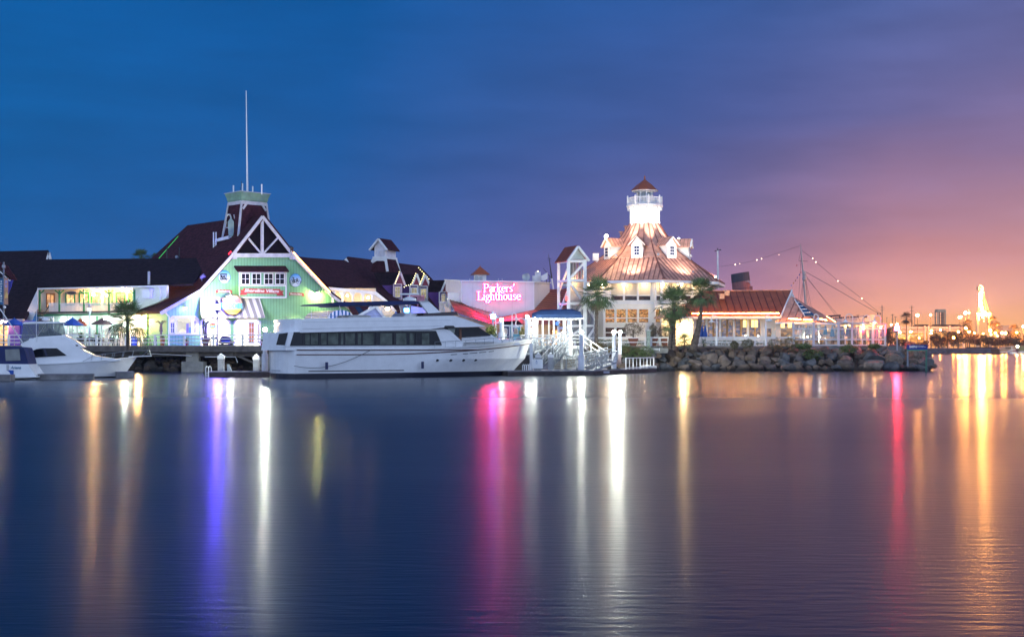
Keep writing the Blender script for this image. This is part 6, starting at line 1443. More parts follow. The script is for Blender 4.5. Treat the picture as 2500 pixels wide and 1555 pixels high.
for sg in (-1,1):
    pts=[]
    for x_ in (4.6,5.4,6.2,7.0,7.8,8.6,9.0): t_=max(0,(x_/8.9-.45)/.55); hb_=1.65*(1-min(1,t_)**2.6); pts.append(q(x_,1.65+sg*max(.1,hb_-.08),zt(min(x_,8.9))+.55*min(1,(x_-4.5)/1.2)))
    m.tube(pts,.022,5)
    for x_ in (5.4,6.2,7.0,7.8,8.6): t_=max(0,(x_/8.9-.45)/.55); hb_=1.65*(1-min(1,t_)**2.6); m.tube([q(x_-.15,1.65+sg*max(.1,hb_-.08),zt(x_)),q(x_,1.65+sg*max(.1,hb_-.08),zt(x_)+.55)],.02,5)
m.tube([q(9.9,1.65,2.35),q(10.0,1.65,1.8)],.03,5).tube([q(9.0,1.65,2.3),q(9.9,1.65,2.35)],.022,5).tube([q(9.3,1.65,1.85),q(9.8,1.65,2.3)],.022,5)
m.build('bow_rail',metalg,sf)
MB().hexa([q(8.2,1.35,1.74),q(10.1,1.5,1.80),q(10.1,1.8,1.80),q(8.2,1.95,1.74),q(8.2,1.35,1.82),q(10.1,1.5,1.88),q(10.1,1.8,1.88),q(8.2,1.95,1.82)]).build('bow_pulpit',gelcoat,sf)
for a,b_ in ((171,176),(184,189)): sx([(a,842),(b_,841.5),(b_+2,844.5),(a+2,845)],.42,.1,'hatch',darkm)
cr=thing('canvas_cruiser','small white cruiser under a navy canvas enclosure at the left edge','boat',PZ(30,96,0)); cp_=pla(0,96.5,6)
def cx2(pts,off,dep,name,m_,p=None): return MB().ext([cp_.pt(x,y,-off) for x,y in pts],-cp_.n*dep).build(name,m_,p or cr)
cx2([(-60,888),(68,889),(85,913),(86,918),(-60,919)],0,2.6,'hull',gelcoat); cx2([(-60,918),(90,918),(90,921),(60,922),(20,923),(-60,923)],-.1,2.8,'swim_platform',gelcoat); cx2([(-60,922),(60,923),(40,926),(-60,927)],.1,2.4,'bottom_paint',M('bottom_yellowed',(.25,.24,.12)))
cx2([(-60,844),(20,845),(57,849),(61,858),(69,888),(68,890),(-60,889)],.1,2.4,'canvas',navy)
cx2([(12,853),(47,852),(50,880),(14,881)],.06,.03,'canvas_window',M('vinyl_window',(.20,.21,.20),.2))
text('Ariana', cp_, 26,51,897,7, M('name_blue',(.02,.16,.30)), cr, off=.03, shear=.3, name='boat_name')
m=MB()
for x_ in (17,20): m.tube([cp_.pt(x_,890,.05),cp_.pt(x_,912,.05)],.02,5)
m.build('boarding_rail',metalg,cr)
cx2([(15,903),(33,904),(33,915),(20,913)],-.05,.15,'blue_fender_board',bluefab); cx2([(2,915),(8,905),(14,902),(22,908),(26,916)],-.12,.3,'outboard_cover',gelcoat)
# ------------------------------------------------------------------ docks
dk=M('dock_concrete',(.20,.19,.19),.85,var=.35,vs=1.5,bump=.3); dkt=M('dock_top',(.22,.21,.23),.8,var=.2)
def dock(name,label,pts,h=.42,w=2.0,mside=dk):
    t0=thing(name,label,'dock',V((pts[0][0],pts[0][1],0)))
    for a,b_ in zip(pts[:-1],pts[1:]):
        a,b_=V((*a,0)),V((*b_,0)); d=(b_-a).normalized(); n_=V((-d.y,d.x,0)); n_=n_ if n_.y>0 else -n_
        MB().ext([a,b_,b_+n_*w,a+n_*w],(0,0,h-.06)).build('float',mside,t0); MB().ext([a-n_*.04+V((0,0,h-.055)),b_-n_*.04+V((0,0,h-.055)),b_+n_*w+V((0,0,h-.055)),a+n_*w+V((0,0,h-.055))],(0,0,.09)).build('walkway',dkt,t0)
    return t0
def xy(px,Y): p=PZ(px,Y,0); return (p.x,p.y)
dock('floating_dock','low grey dock finger in front of the small cruiser',[xy(-60,94),xy(25,94)],.45,.9)
dock('floating_dock','grey dock finger below the sportfishing boat hull',[xy(88,97.5),xy(228,98.5)],.42,1.0)
dock('floating_dock','short weathered dock end right of the sportfishing boat bow',[xy(284,103),xy(328,103.5)],.5,3.0)
dock('floating_dock','long dark dock behind the yacht stern with mooring piles',[xy(500,107),xy(760,108)],.45,2.2,M('dock_rust',(.085,.06,.06),.9,var=.4))
dock('floating_dock','long dock from the yacht bow to the breakwater rocks',[xy(1240,112),xy(1450,114.5),xy(1603,131)],.42,2.4,M('dock_rust2',(.06,.045,.045),.9,var=.5))
MB().ext([PZ(1290,116,.36),PZ(1460,118,.36),PZ(1560,129,.36),PZ(1300,129,.36)],(0,0,.05)).build('dock_platform',dkt) ; tag(col.objects['dock_platform'],'flat grey float area between the gangways and the dock edge','dock')
for o in list(col.objects):
    if o.name.startswith('dock_platform'): pass
piw=M('pile_white',(.66,.67,.70),.6,var=.12); pig=M('pile_grey',(.30,.31,.33),.8,var=.25)
def piling(px,Y,yc,w_,label):
    zt=P(px,yc,Y).z; t0=thing('mooring_pile',label,'pile',PZ(px,Y,0)); x=PZ(px,Y,0).x; wv=w_/F*Y; hh=wv*.5
    MB().box((x,Y,(zt-hh-.4)/2),(wv*.92,wv*.92,zt-hh+.6)).build('shaft',pig,t0)
    MB().lathe(V((x,Y,zt-hh-.25)),[(wv*.72,0),(wv*.72,.25),(.02,.25+hh)],4,R(45)).build('cap',piw,t0)
piling(540,109.5,862,15,'square mooring pile with white pointed cap, left of the yacht stern, nearer the ladder')
piling(626,109.5,864,15,'square mooring pile with white pointed cap just left of the yacht stern')
piling(1314,116.5,860,14,'square white-capped mooring pile behind the white utility box on the dock')
piling(1344.5,117,860,13,'square white-capped mooring pile at the foot of the dock stairs')
ld=thing('swim_ladder','white double-hooped swim ladder on the dock edge','ladder',P(508,915,106.8)); m=MB()
for px in (502,509):
    m.tube([P(px,921,106.6),P(px,899,106.6),P(px+1.2,895.5,106.7),P(px+3.5,894,106.9),P(px+5.8,895.5,107.1),P(px+7,899,107.2),P(px+7,909,107.3)],.045,6)
for y in (911,915,919): m.tube([P(502,y,106.6),P(509,y,106.6)],.03,5)
m.build('rails',white,ld)
t0=thing('safety_post','small pale stanchion on the dock between the mooring piles','post',P(560,905,109)); MB().tube([P(558,906,109),P(557,889,109)],.12,6).tube([P(564,906,109),P(560,895,109)],.1,6).build('frame',M('stanchion',(.30,.34,.38)),t0)
# tall white light piles
def light_pile(px, Y, ytop, ybase, label, r=.24, L=None, thick=.15, base=True, Lr=.155):
    zb=P(px,ybase,Y).z; zt=P(px,ytop,Y).z; x=PZ(px,Y,0).x; t0=thing('pile_light',label,'lamp post',V((x,Y,zb)))
    MB().tube([V((x,Y,zb)),V((x,Y,zt-.2))],r,10).build('pile',piw,t0)
    if base: MB().tube([V((x,Y,zb)),V((x,Y,zb+1.5))],r*1.45,10).build('sleeve',piw,t0)
    MB().lathe(V((x,Y,zt-.22)),[(r*1.05,0),(r*1.05,.08),(.1,.1)],10).build('collar',metalg,t0)
    bulb(V((x,Y,zt+.05)),Lr,L or e_white,t0,sub=2); return t0
EP=E('pile_bulb',(.95,1,.86),3300); EQ=E('pile_bulb_soft',(.95,1,.86),210); ER=E('pile_bulb_mid',(.95,1,.86),1600)
light_pile(647,107.5,806,905,'tall white light pile at the stern of the yacht',.20,EP)
light_pile(1225,122,782,848,'white light pile between the yacht bow and the blue hut, topped by a starry lamp',.22,EQ)
light_pile(1287,121,774,850,'tallest white light pile at the left end of the blue canopy',.24,EQ,base=False)
light_pile(1305,124,781,850,'white light pile just right of the tallest one, under the canopy edge',.22,EQ,base=False)
light_pile(1391,122,800,868,'white light pile under the right part of the blue canopy',.24,EQ,base=False)
light_pile(1419.5,116.5,812,905,'white light pile standing on the dock below the canopy end',.20,ER)
light_pile(1499,120,812,900,'left one of the pair of white light piles right of the gangway',.17,EP)
light_pile(1514,126,812,866,'right one of the pair of white light piles, with a brown box at its foot',.17,EP,base=False)
t0=thing('pile_light','low bright white lamp between the two piles under the canopy left end','lamp',P(1299,806,123)); bulb(P(1299,806,123),.16,EQ,t0); MB().tube([P(1299,812,123),P(1299,845,123)],.08,6).build('pole',white,t0)
t0=thing('service_box','brown service box at the foot of the right light pile','box',P(1513,890,122)); MB().hexa([P(1507,890,122),P(1517,888,122),P(1517,888,123),P(1507,890,123),P(1507,866,122),P(1517,864,122),P(1517,864,123),P(1507,866,123)]).build('box',M('box_brown',(.14,.10,.11)),t0)
# landing platform behind/below the canopy, with trusses and stairs
lp=thing('gangway_landing','raised landing platform on white piles under the blue canopy','platform',PZ(1350,125,GZ))
MB().ext([PZ(1270,123.5,GZ-.35),PZ(1424,123.5,GZ-.35),PZ(1424,131,GZ-.35),PZ(1270,131,GZ-.35)],(0,0,.3)).build('deck',M('landing_deck',(.5,.5,.5)),lp)
MB().ext([PZ(1290,131,GZ-.30),PZ(1430,131,GZ-.30),PZ(1440,137.5,GZ-.30),PZ(1290,137.5,GZ-.30)],(0,0,.25)).build('bridge_deck',M('landing_deck2',(.4,.4,.4)),lp)
for px in (1300,1330,1372,1408): MB().box((PZ(px,124,0).x,124,1.2),(.22,.22,2.4)).build('leg',pig,lp)
m=MB(); 
for a,b_ in ((1300,1330),(1330,1372),(1372,1408)): m.bar(PZ(a,124,2.3),PZ(a+8,124,1.6),.1); m.bar(PZ(b_,124,2.3),PZ(b_-8,124,1.6),.1); 
m.bar(PZ(1300,124,1.5),PZ(1410,124,1.5),.14); m.build('brace',piw,lp)
def railrun(root,pts,h,n,m_,posts=1.2,r=.045):
    for a,b_ in zip(pts[:-1],pts[1:]):
        a,b_=V(a),V(b_); L_=(b_-a).length; k=max(1,round(L_/posts)); mm=MB()
        for i in range(k+1): p=a.lerp(b_,i/k); mm.tube([p,p+V((0,0,h))],r,6)
        for j in range(n): z_=h*(j+1)/n; mm.tube([a+V((0,0,z_)),b_+V((0,0,z_))],r*.8,6)
        mm.build('railing',m_,root)
rwht=M('rail_white',(.5,.5,.52)); railrun(lp,[PZ(1272,123.6,GZ-.05),PZ(1424,123.6,GZ-.05)],1.1,3,rwht,1.4,.04)
railrun(lp,[PZ(1290,129,GZ-.05),PZ(1420,129,GZ-.05)],1.1,3,rwht,1.4,.04)
rp=thing('white_ramp','white-railed ramp descending right from the canopy landing','ramp',PZ(1440,126,GZ))
A1,B1=PZ(1424,124.5,GZ-.1),PZ(1484,124.5,1.0)
MB().ext([A1,B1,B1+V((0,1.6,0)),A1+V((0,1.6,0))],(0,0,-.12)).build('walkway',dkt,rp)
for dy in (0,1.6): railrun(rp,[A1+V((0,dy,0)),B1+V((0,dy,0))],1.1,2,rwht,1.1,.04)
def truss(name,label,A,B_,w,h,m_,panels):
    t0=thing(name,label,'gangway',V(A)); A,B_=V(A),V(B_); d=(B_-A); n_=V((-d.y,d.x,0)).normalized(); n_=n_ if n_.y>0 else -n_
    MB().ext([A,B_,B_+n_*w,A+n_*w],(0,0,-.08)).build('walkway',dkt,t0)
    for o_ in (V((0,0,0)),n_*w):
        mm=MB(); mm.bar(A+o_,B_+o_,.10,.14); mm.bar(A+o_+V((0,0,h)),B_+o_+V((0,0,h)),.08,.08); mm.bar(A+o_+V((0,0,h*.55)),B_+o_+V((0,0,h*.55)),.03,.04); mm.bar(A+o_+V((0,0,h*.3)),B_+o_+V((0,0,h*.3)),.03,.04)
        for i in range(panels+1):
            p=A.lerp(B_,i/panels)+o_; mm.bar(p,p+V((0,0,h)),.06,.06)
            if i<panels: q_=A.lerp(B_,(i+1)/panels)+o_; mm.bar(p if i%2 else p+V((0,0,h)), q_+V((0,0,h)) if i%2 else q_, .06,.06)
        mm.build('truss',m_,t0)
    return t0
alu=M('aluminium',(.26,.28,.31),.45,.5,var=.12)
truss('aluminium_gangway','grey aluminium truss gangway sloping down left from the service box',PZ(1408,117.5,.5),PZ(1508,121,1.45),1.4,1.15,alu,7)
truss('aluminium_gangway','lighter truss gangway standing in front of the light pile pair',PZ(1456,116.2,.45),PZ(1506,118,1.15),1.3,1.1,alu,4)
truss('aluminium_gangway','long truss gangway behind the piles from the yacht bow up to the canopy',PZ(1262,120,1.6),PZ(1392,122,3.1),1.4,1.1,alu,9)
truss('aluminium_gangway','truss gangway under the canopy descending from the landing to the dock',PZ(1345,118,.55),PZ(1392,120,2.6),1.3,1.1,alu,6)
stt=thing('dock_stairs','grey metal stairs from the dock up to the landing','stairs',PZ(1365,118,.4)); mm=MB()
for i in range(11): mm.box((PZ(1362,117.6,0).x,117.2+i*.28,.5+i*.2),(1.5,.28,.05))
mm.build('treads',alu,stt); mm=MB()
for px in (1352,1382): mm.bar(PZ(px,117.1,.45),PZ(px,120.2,2.6),.08,.2); mm.tube([PZ(px,117.1,1.45),PZ(px,120.2,3.6)],.04,5).tube([PZ(px,117.1,.5),PZ(px,117.1,1.45)],.04,5).tube([PZ(px,118.6,1.5),PZ(px,118.6,2.5)],.04,5)
mm.build('stringer',alu,stt)
# chevron louvre wall of the landing (mesh infill between rails)
mesh_=thing('louvred_screen','grey louvred screens hung below the landing rail behind the piles','screen',PZ(1360,123,2)); mm=MB()
for a,b_ in ((1296,1326),(1328,1346),(1376,1418)):
    for k in range(9): mm.bar(PZ(a,123.2,1.55+k*.13),PZ(b_,123.2,1.55+k*.13),.05,.035)
mm.build('slats',metalg,mesh_)
mm=MB()
for px in (1296,1326,1346,1376,1418): mm.bar(PZ(px,123.2,1.4),PZ(px,123.2,2.8),.08,.08)
mm.build('screen_frame',white,mesh_)
# dock end railing, box, cleats, fenders
dr=thing('dock_railing','white square-framed railing at the right end of the dock','railing',PZ(1560,126,.42))
A1,B1=PZ(1528,121.5,.45),PZ(1596,128.5,.45)
mm=MB(); mm.bar(A1+V((0,0,1.1)),B1+V((0,0,1.1)),.09,.09).bar(A1+V((0,0,.12)),B1+V((0,0,.12)),.07,.07); mm.build('rail',white,dr)
for i in range(9): p=A1.lerp(B1,i/8); MB().box(p+V((0,0,.55)),((.1 if i%2==0 else .05),)*2+(1.15,)).build('post' if i%2==0 else 'baluster',white,dr)
t0=thing('dock_box','white utility cabinet with a small blue emblem on the dock','cabinet',PZ(1312,114.5,.45)); p=P(1312,888,114.5); MB().box(p,(1.0,.5,.85)).build('cabinet',white,t0); MB().box(p-V((.25,0,.62)),(.08,.3,.4)).box(p-V((-.3,0,.62)),(.08,.3,.4)).build('leg',metalg,t0)
pl_=pla(1312,114.24,0)
MB().pp(pl_,[(1308,882),(1310,879),(1312,882)],0,.01).pr(pl_,1307.5,884,1313,885,0,.01).pr(pl_,1308,887,1312.5,888,0,.01).build('emblem',M('emblem_blue',(.15,.22,.40)),t0)
for px,lb in ((1488,'left'),(1501,'middle'),(1508,'right of the three close together'),(1540,'beside the railing start')):
    t0=thing('dock_fender','dark rubber fender on the dock edge, '+lb,'fender',P(px,903,117)); pos=P(px,899,115.2+(px-1450)/153*16.5 if px>1450 else 114); MB().ball(V((pos.x,pos.y,.40)),.24,2,(1.3,1,.8)).build('fender',black,t0)
t0=thing('rolled_cover','pale rolled bundle lying on the dock right of the fenders','bundle',PZ(1565,126.5,.45)); 
pp1=V((PZ(1563,127.3,0).x,127.0,.55)); MB().tube([pp1,pp1+V((.9,.5,.05))],[.2,.22],10).tube([pp1+V((1.0,.6,0)),pp1+V((1.7,1.0,0))],.17,8).build('roll',M('bundle_pale',(.5,.48,.46)),t0)
t0=thing('name_board','pale board with marks hanging on the dock face below the gangway','board',PZ(1477,115,.3)); MB().pr(pla(1477,116.9,0),1470,906,1488,911,.1,.05).build('board',M('board_pale',(.4,.4,.48)),t0)
bf=thing('low_barrier','row of small white hoop barriers on the dock by the yacht bow','barrier',P(1285,905,114)); mm=MB()
for px in (1276,1281,1286,1291): mm.tube([P(px,904,113.5),P(px,892,113.5),P(px+2,889.5,113.5),P(px+4,892,113.5),P(px+4,904,113.5)],.035,5)
mm.build('hoops',white,bf)
t0=thing('dock_post','white dock post rising beside the yacht bow','post',P(1297,903,115)); MB().box(P(1297,872,115),(.28,.28,2.6)).build('post',piw,t0); MB().box(P(1297,896,115),(.36,.36,.7)).build('base',piw,t0)

# ------------------------------------------------------------------ lamps on the promenade
def lantern(px,Y,ytop,m_,label,colm,head=1.0,glow=.16):
    t0=thing('street_lamp',label,'street lamp',PZ(px,Y,GZ)); x=PZ(px,Y,0).x; zt=P(px,ytop,Y).z; h=head
    MB().tube([V((x,Y,GZ)),V((x,Y,GZ+.5)),V((x,Y,zt-1.15*h))],[.13,.09,.065],8).build('post',colm,t0)
    MB().lathe(V((x,Y,zt-1.2*h)),[(.06,0),(.12,.15*h),(.22*h,.42*h),(.22*h,.46*h)],10).build('holder',colm,t0)
    MB().lathe(V((x,Y,zt-.74*h)),[(.22*h,0),(.27*h,.2*h),(.24*h,.40*h)],10).build('lamp_glass',m_,t0)
    MB().lathe(V((x,Y,zt-.34*h)),[(.28*h,0),(.14*h,.14*h),(.11*h,.18*h),(.11*h,.32*h),(.02,.36*h)],10).build('cap',colm,t0)
vio=M('violet_post',(.12,.11,.40),.5)
lantern(530,131.8,734,E('lamp_violet',(.085,.045,1),1700),'glowing violet lantern street lamp in front of the candy shop',vio,1.25)
lantern(218,131.8,743,E('lamp_dim',(.9,.92,.85),1.2),'pale unlit-looking lantern street lamp right of the sportfishing boat',metalg,1.0)
lantern(993,143,744,E('lamp_azure',(.03,.16,1),60),'azure lantern street lamp seen under the yacht awning',metalg,1.2)
lantern(1104,141,756,E('lamp_azure2',(.03,.16,1),60),'azure lantern street lamp above the yacht flybridge screen',metalg,.9)
lantern(1204,138,760,E('lamp_blue',(.06,.12,1),260),'azure lantern street lamp left of the starry pile lamp, before the red roof',white,1.1)
lantern(905,138,744,E('lamp_pink',(.9,.7,.6),2),'pinkish lantern street lamp in front of the gabled kiosk',white,1.1)
def bpost():
    t0=thing('banner_pole','grey pole carrying two vertical banners at the left edge','pole',PZ(9,131.5,GZ)); x=PZ(9,131.5,0).x
    MB().tube([V((x,131.5,GZ)),P(9,640,131.5)],.10,8).build('pole',M('pole_grey',(.16,.17,.20)),t0); MB().lathe(P(9,655,131.5),[(.16,0),(.2,.1),(.2,.3),(.08,.4)],8).build('lamp_head',metalg,t0); m=MB(); m.tube([P(-8,679,131.5),P(20,679,131.5)],.03,5).tube([P(-8,744,131.5),P(20,744,131.5)],.03,5); m.build('bracket',metalg,t0)
    pq=pla(9,131.4,0); MB().pr(pq,-8,681,7,743,0,.03).build('banner',M('banner_teal',(.01,.11,.24)),t0,)
    MB().pr(pq,11,679,20,743,0,.03).build('banner',M('banner_sunset',(.55,.26,.16)),t0)
    s='SHORELINE'
    for i,ch in enumerate(s): text(ch,pq,1.0,5.0,687+i*6.0,4.2,wtxt,t0,name='banner_letter',off=.05,bold=.02)
    MB().pr(pq,12.5,684,18,692,.04,.02).pr(pq,12.5,695,18,702,.04,.02).build('banner_mark',M('mark_mauve',(.45,.32,.50)),t0)
    MB().pp(pq,[(12,722),(15,712),(19,716),(19,728),(12,728)],.04,.02).build('banner_mark',M('mark_yellow',(.8,.5,.15)),t0)
    MB().ball(P(11.5,750,131.3),.16,1).build('camera_dome',white,t0)
bpost()
rbp=thing('beacon_pole','grey pole with a red-glowing navigation beacon at the breakwater tip','beacon',PZ(2190,142,2.3)); x=PZ(2190,142,0).x
MB().tube([V((x,142,1.5)),P(2190,796,142)],.10,8).build('pole',metalg,rbp); bulb(P(2190,792,142),.15,E('beacon_top',(1,.35,.18),120),rbp); MB().lathe(P(2190,808,142),[(.62,-.06),(.62,0)],12).build('light_shield', metalg, rbp); MB().lathe(P(2190,806,142),[(.22,0),(.26,.2),(.20,.45)],10).build('red_lamp',E('beacon_red',(1,.012,.05),900),rbp)  # plate added under the red lamp to keep its light off the rocks
smp=thing('harbour_sign','blue signboard with white SMPH lettering on green posts over the water','sign',P(2240,865,136.5)); pq=pla(2240,136.5,0)
MB().pr(pq,2214,841.5,2263.5,854,0,.10).build('board',M('board_blue',(.02,.035,.22)),smp); MB().pr(pq,2214,854,2263.5,856,0,.12).build('green_bar',M('bar_green',(.06,.28,.12)),smp)
MB().tube([P(2261.5,856,136.4),PZ(2261.5,136.4,-.5)],.10,8).build('post',M('post_green',(.05,.14,.10)),smp); MB().tube([P(2216,856,136.6),PZ(2216,136.6,.5)],.10,8).build('post',M('post_g2',(.20,.22,.26)),smp)
text('SMPH',pq,2220,2238,846.5,5.6,wtxt,smp,off=.12,bold=.03); text('Residential, Bay',pq,2239.5,2256,844.6,2.2,wtxt,smp,off=.12,name='small_lettering'); text('& Marina Slips, Pier',pq,2239.5,2260,847.2,2.2,wtxt,smp,off=.12,name='small_lettering')
# ------------------------------------------------------------------ umbrellas, planters, furniture on the boardwalk
def umbrella(px,Y,xl_,xr_,yt,ye,m_,label):
    t0=thing('patio_umbrella',label,'umbrella',PZ(px,Y,GZ)); x=PZ(px,Y,0).x; r=(xr_-xl_)/2/F*Y; zt=P(px,yt,Y).z; ze=P(px,ye,Y).z
    MB().lathe(V((x,Y,ze)),[(r,0),(r*.55,(zt-ze)*.5),(.04,zt-ze),(.02,zt-ze+.12)],8,R(22),cap=False).build('canopy',m_,t0); MB().lathe(V((x,Y,ze-.12)),[(r*.985,0),(r,.12)],8,R(22),cap=False).build('valance',m_,t0)
    MB().tube([V((x,Y,GZ)),V((x,Y,zt))],.035,6).build('pole',metalg,t0)
umbrella(35,134,6,56,777,792,bluefab,'blue patio umbrella left of the sportfishing boat')
umbrella(177,134,154,206,776,792,bluefab,'blue patio umbrella right of the sportfishing boat flybridge')
umbrella(196,136,180,214,778,793,orangefab,'rust-orange patio umbrella behind the blue one')
umbrella(249,134,223,272,777,790,brownfab,'dull brown patio umbrella left of the small palm')
umbrella(104,137,90,118,775,785,brownfab,'dark umbrella peeking over the sportfishing boat hardtop')
def planter(px,Y,y0_,y1_,w_,label,plant,m_=terra,h=None):
    t0=thing('potted_plant',label,'plant pot',PZ(px,Y,GZ)); x=PZ(px,Y,0).x; r=w_/2/F*Y; hh=(y1_-y0_)/F*Y
    MB().lathe(V((x,Y,GZ)),[(r*.62,0),(r*.9,hh*.75),(r,hh*.78),(r,hh),(r*.85,hh),(r*.8,hh*.9)],12).build('pot',m_,t0)
    mm=MB(); pr_=random.Random(px)
    if plant=='palm':
        H=h/F*Y; MB().tube([V((x,Y,GZ+hh*.8)),V((x,Y,GZ+hh+H*.5)),V((x+.05,Y,GZ+hh+H))],[.2,.14,.12],7).build('trunk',bark,t0)
        for i in range(7): a=pr_.uniform(0,6.28); p=V((x,Y,GZ+hh+H*pr_.uniform(.7,1))); mm.tube([p,p+V((math.cos(a)*.35,math.sin(a)*.3,.3)),p+V((math.cos(a)*.7,math.sin(a)*.6,.25))],[.08,.07,.02],5)
    else:
        n_=26 if plant=='bush' else 14; H=(.7 if plant=='bush' else .45)
        for i in range(n_):
            a=pr_.uniform(0,6.28); e_=pr_.uniform(.3,1.3); d=V((math.cos(a)*math.cos(e_),math.sin(a)*math.cos(e_),math.sin(e_)))*H; p=V((x,Y,GZ+hh*.95)); s_=d.cross(V((0,0,1))).normalized()*.05; mm.add([p-s_,p+s_,p+d*.6+s_*1.6,p+d,p+d*.6-s_*1.6],[(0,1,2,3,4)])
    mm.build('leaves',foliage,t0)
planter(397,133,824,843,13,'potted plant left of the pale shopfront window','spiky'); planter(455,133,833,845,14,'terracotta pot with spiky leaves below the shopfront window','spiky')
planter(502,133,823,843,21,'big ribbed brown pot with a stubby cut-back palm','palm',M('pot_brown',(.14,.07,.06)),h=34); planter(641,133,829,840,12,'small terracotta pot with yellow-green leaves near the yacht stern','spiky')
planter(197,134,822,842,20,'dark planter left of the boardwalk lamp post','bush',darkm); planter(237,134,822,842,18,'dark planter right of the boardwalk lamp post','bush',darkm); planter(393,136,800,843,6,'thin potted shrub by the porch column','palm',M('pot2',(.15,.1,.1)),h=12)
tc0=thing('trash_barrel','blue barrel on the boardwalk beside the small palm','barrel',PZ(327,133.5,GZ)); MB().lathe(PZ(327,133.5,GZ),[(.32,0),(.34,.3),(.32,.6),(.34,.9),(.3,.95)],14).build('barrel',M('barrel_blue',(.015,.03,.28)),tc0); MB().lathe(PZ(327,133.5,GZ+.95),[(.33,0),(.33,.05)],14).build('lid',M('lid_blue',(.01,.02,.15)),tc0)
kr=thing('kiddie_ride','red and dark blue coin-operated toy car under a cover','ride',PZ(553,133.5,GZ)); pq=pla(553,133.2,0)
MB().pp(pq,[(536,832),(572,833),(573,838),(566,840),(538,839)],-.5,.5).build('body',M('ride_red',(.30,.03,.03)),kr); MB().pp(pq,[(539,832),(541,824),(546,820.5),(556,821),(562,824),(566,832)],-.55,.45).build('cover',M('ride_cover',(.03,.03,.07)),kr); MB().pp(pq,[(540,831),(560,831),(563,837),(541,837)],.01,.04).build('side_panel',M('ride_blue',(.02,.04,.28)),kr)
for px_ in (543,565): MB().tube([P(px_,840,133.1),P(px_,840,133.5)],.14,12).build('wheel',black,kr)
MB().box(P(552,842,133.5),(1.5,.6,.15)).build('stand',darkm,kr)
bch=thing('merchandise_rack','small dark table with goods left of the toy car','table',PZ(522,133.4,GZ)); MB().box(PZ(522,133.6,GZ+.72),(.9,.5,.05)).build('top',darkm,bch)
for dx in (-.4,.4): MB().box(PZ(522,133.6,GZ+.36)+V((dx,0,0)),(.05,.4,.72)).build('leg',darkm,bch)
MB().box(PZ(522,133.6,GZ+.85),(.6,.3,.22)).build('goods',M('goods',(.06,.07,.10)),bch)
pt0=None
for i,px in enumerate((265,288,345,368)):
    pos=PZ(px,134.5,GZ); lb='dark cafe table on the boardwalk among the chairs near the small palm'
    if pt0 is None:
        pt0=thing('cafe_table',lb,'table',pos,'dark cafe tables'); MB().lathe(pos+V((0,0,.72)),[(.4,0),(.4,.04)],12).build('top',darkm,pt0); MB().tube([pos,pos+V((0,0,.72))],.035,6).build('stem',darkm,pt0); MB().lathe(pos,[(.22,0),(.22,.03)],10).build('foot',darkm,pt0)
    else: dup(pt0,pos,lb)
bc0=None
for i,px in enumerate((150,163,212,222,256,274,281,296,338,353,361,376)):
    pos=PZ(px,134.3+(i%3)*.5,GZ); lb='dark cafe chair on the boardwalk near the small palm'
    if bc0 is None: bc0=chair(pos,0,lb,darkm,'dark cafe chairs')
    else: dup(bc0,pos,lb,rr.uniform(0,6.2))
# ------------------------------------------------------------------ huts and planting right of the yacht bow
ht=thing('blue_hut','small hut with dark hipped roof, one blue wall and one slate wall','hut',PZ(1255,136,GZ)); hp=pla(1240,134,0)
MB().ext([PZ(1225,134,GZ),PZ(1244,133.6,GZ),P(1244,795,133.6),P(1225,794,134)],(0,2.5,0)).build('slate_wall',M('slate_wall',(.09,.10,.18)),ht)
MB().ext([PZ(1244,133.6,GZ),PZ(1271,134,GZ),P(1271,794,134),P(1244,795,133.6)],(0,2.5,0)).build('blue_wall',M('sky_wall',(.10,.38,.60)),ht)
MB().ext([P(1221,794,133.3),P(1276,794,133.3),P(1266,784,135),P(1232,784,135)],(0,.3,.05)).build('roof',shing,ht)
m=MB(); m.bar(P(1221,795,133.3),P(1276,795,133.3),.1,.16); m.bar(PZ(1244,133.4,GZ),P(1244,796,133.4),.12,.12); m.bar(PZ(1271,133.8,GZ),P(1271,796,133.8),.12,.12); m.build('trim',white,ht)
hq=pla(1240,133.5,0)
for a,b_ in ((1229,1239),(1253,1265)): 
    pts=[(a,816),(a,804),(a+2,801),(b_-2,801),(b_,804),(b_,816)]; frame(hq,pts,[(a+1.5,815),(a+1.5,805),(a+3,802.5),(b_-3,802.5),(b_-1.5,805),(b_-1.5,815)],.02,.05,white,ht,'arched_window')
    MB().pp(hq,pts,0,.02).build('pane',M('pane_peach%d'%a,(.55,.42,.36)),ht)
t0=thing('low_sign','small violet and orange post sign before the blue hut','sign',P(1252,810,133)); MB().pr(pla(1252,132.6,0),1250,797,1255,810,0,.04).build('panel',M('panel_vio',(.25,.15,.40)),t0)
gooseneck(1250,131.5,None,765,.22,1,'tall gooseneck lamp post in front of the little blue hut',hook=.35)
gooseneck(1210,131.5,None,775,.22,1,'low gooseneck lamp left of the starry pile lamp',hook=.3)
gooseneck(1284,132.5,None,777,.55,-1,'wide-arched gooseneck lamp right of the blue hut',hook=.3)
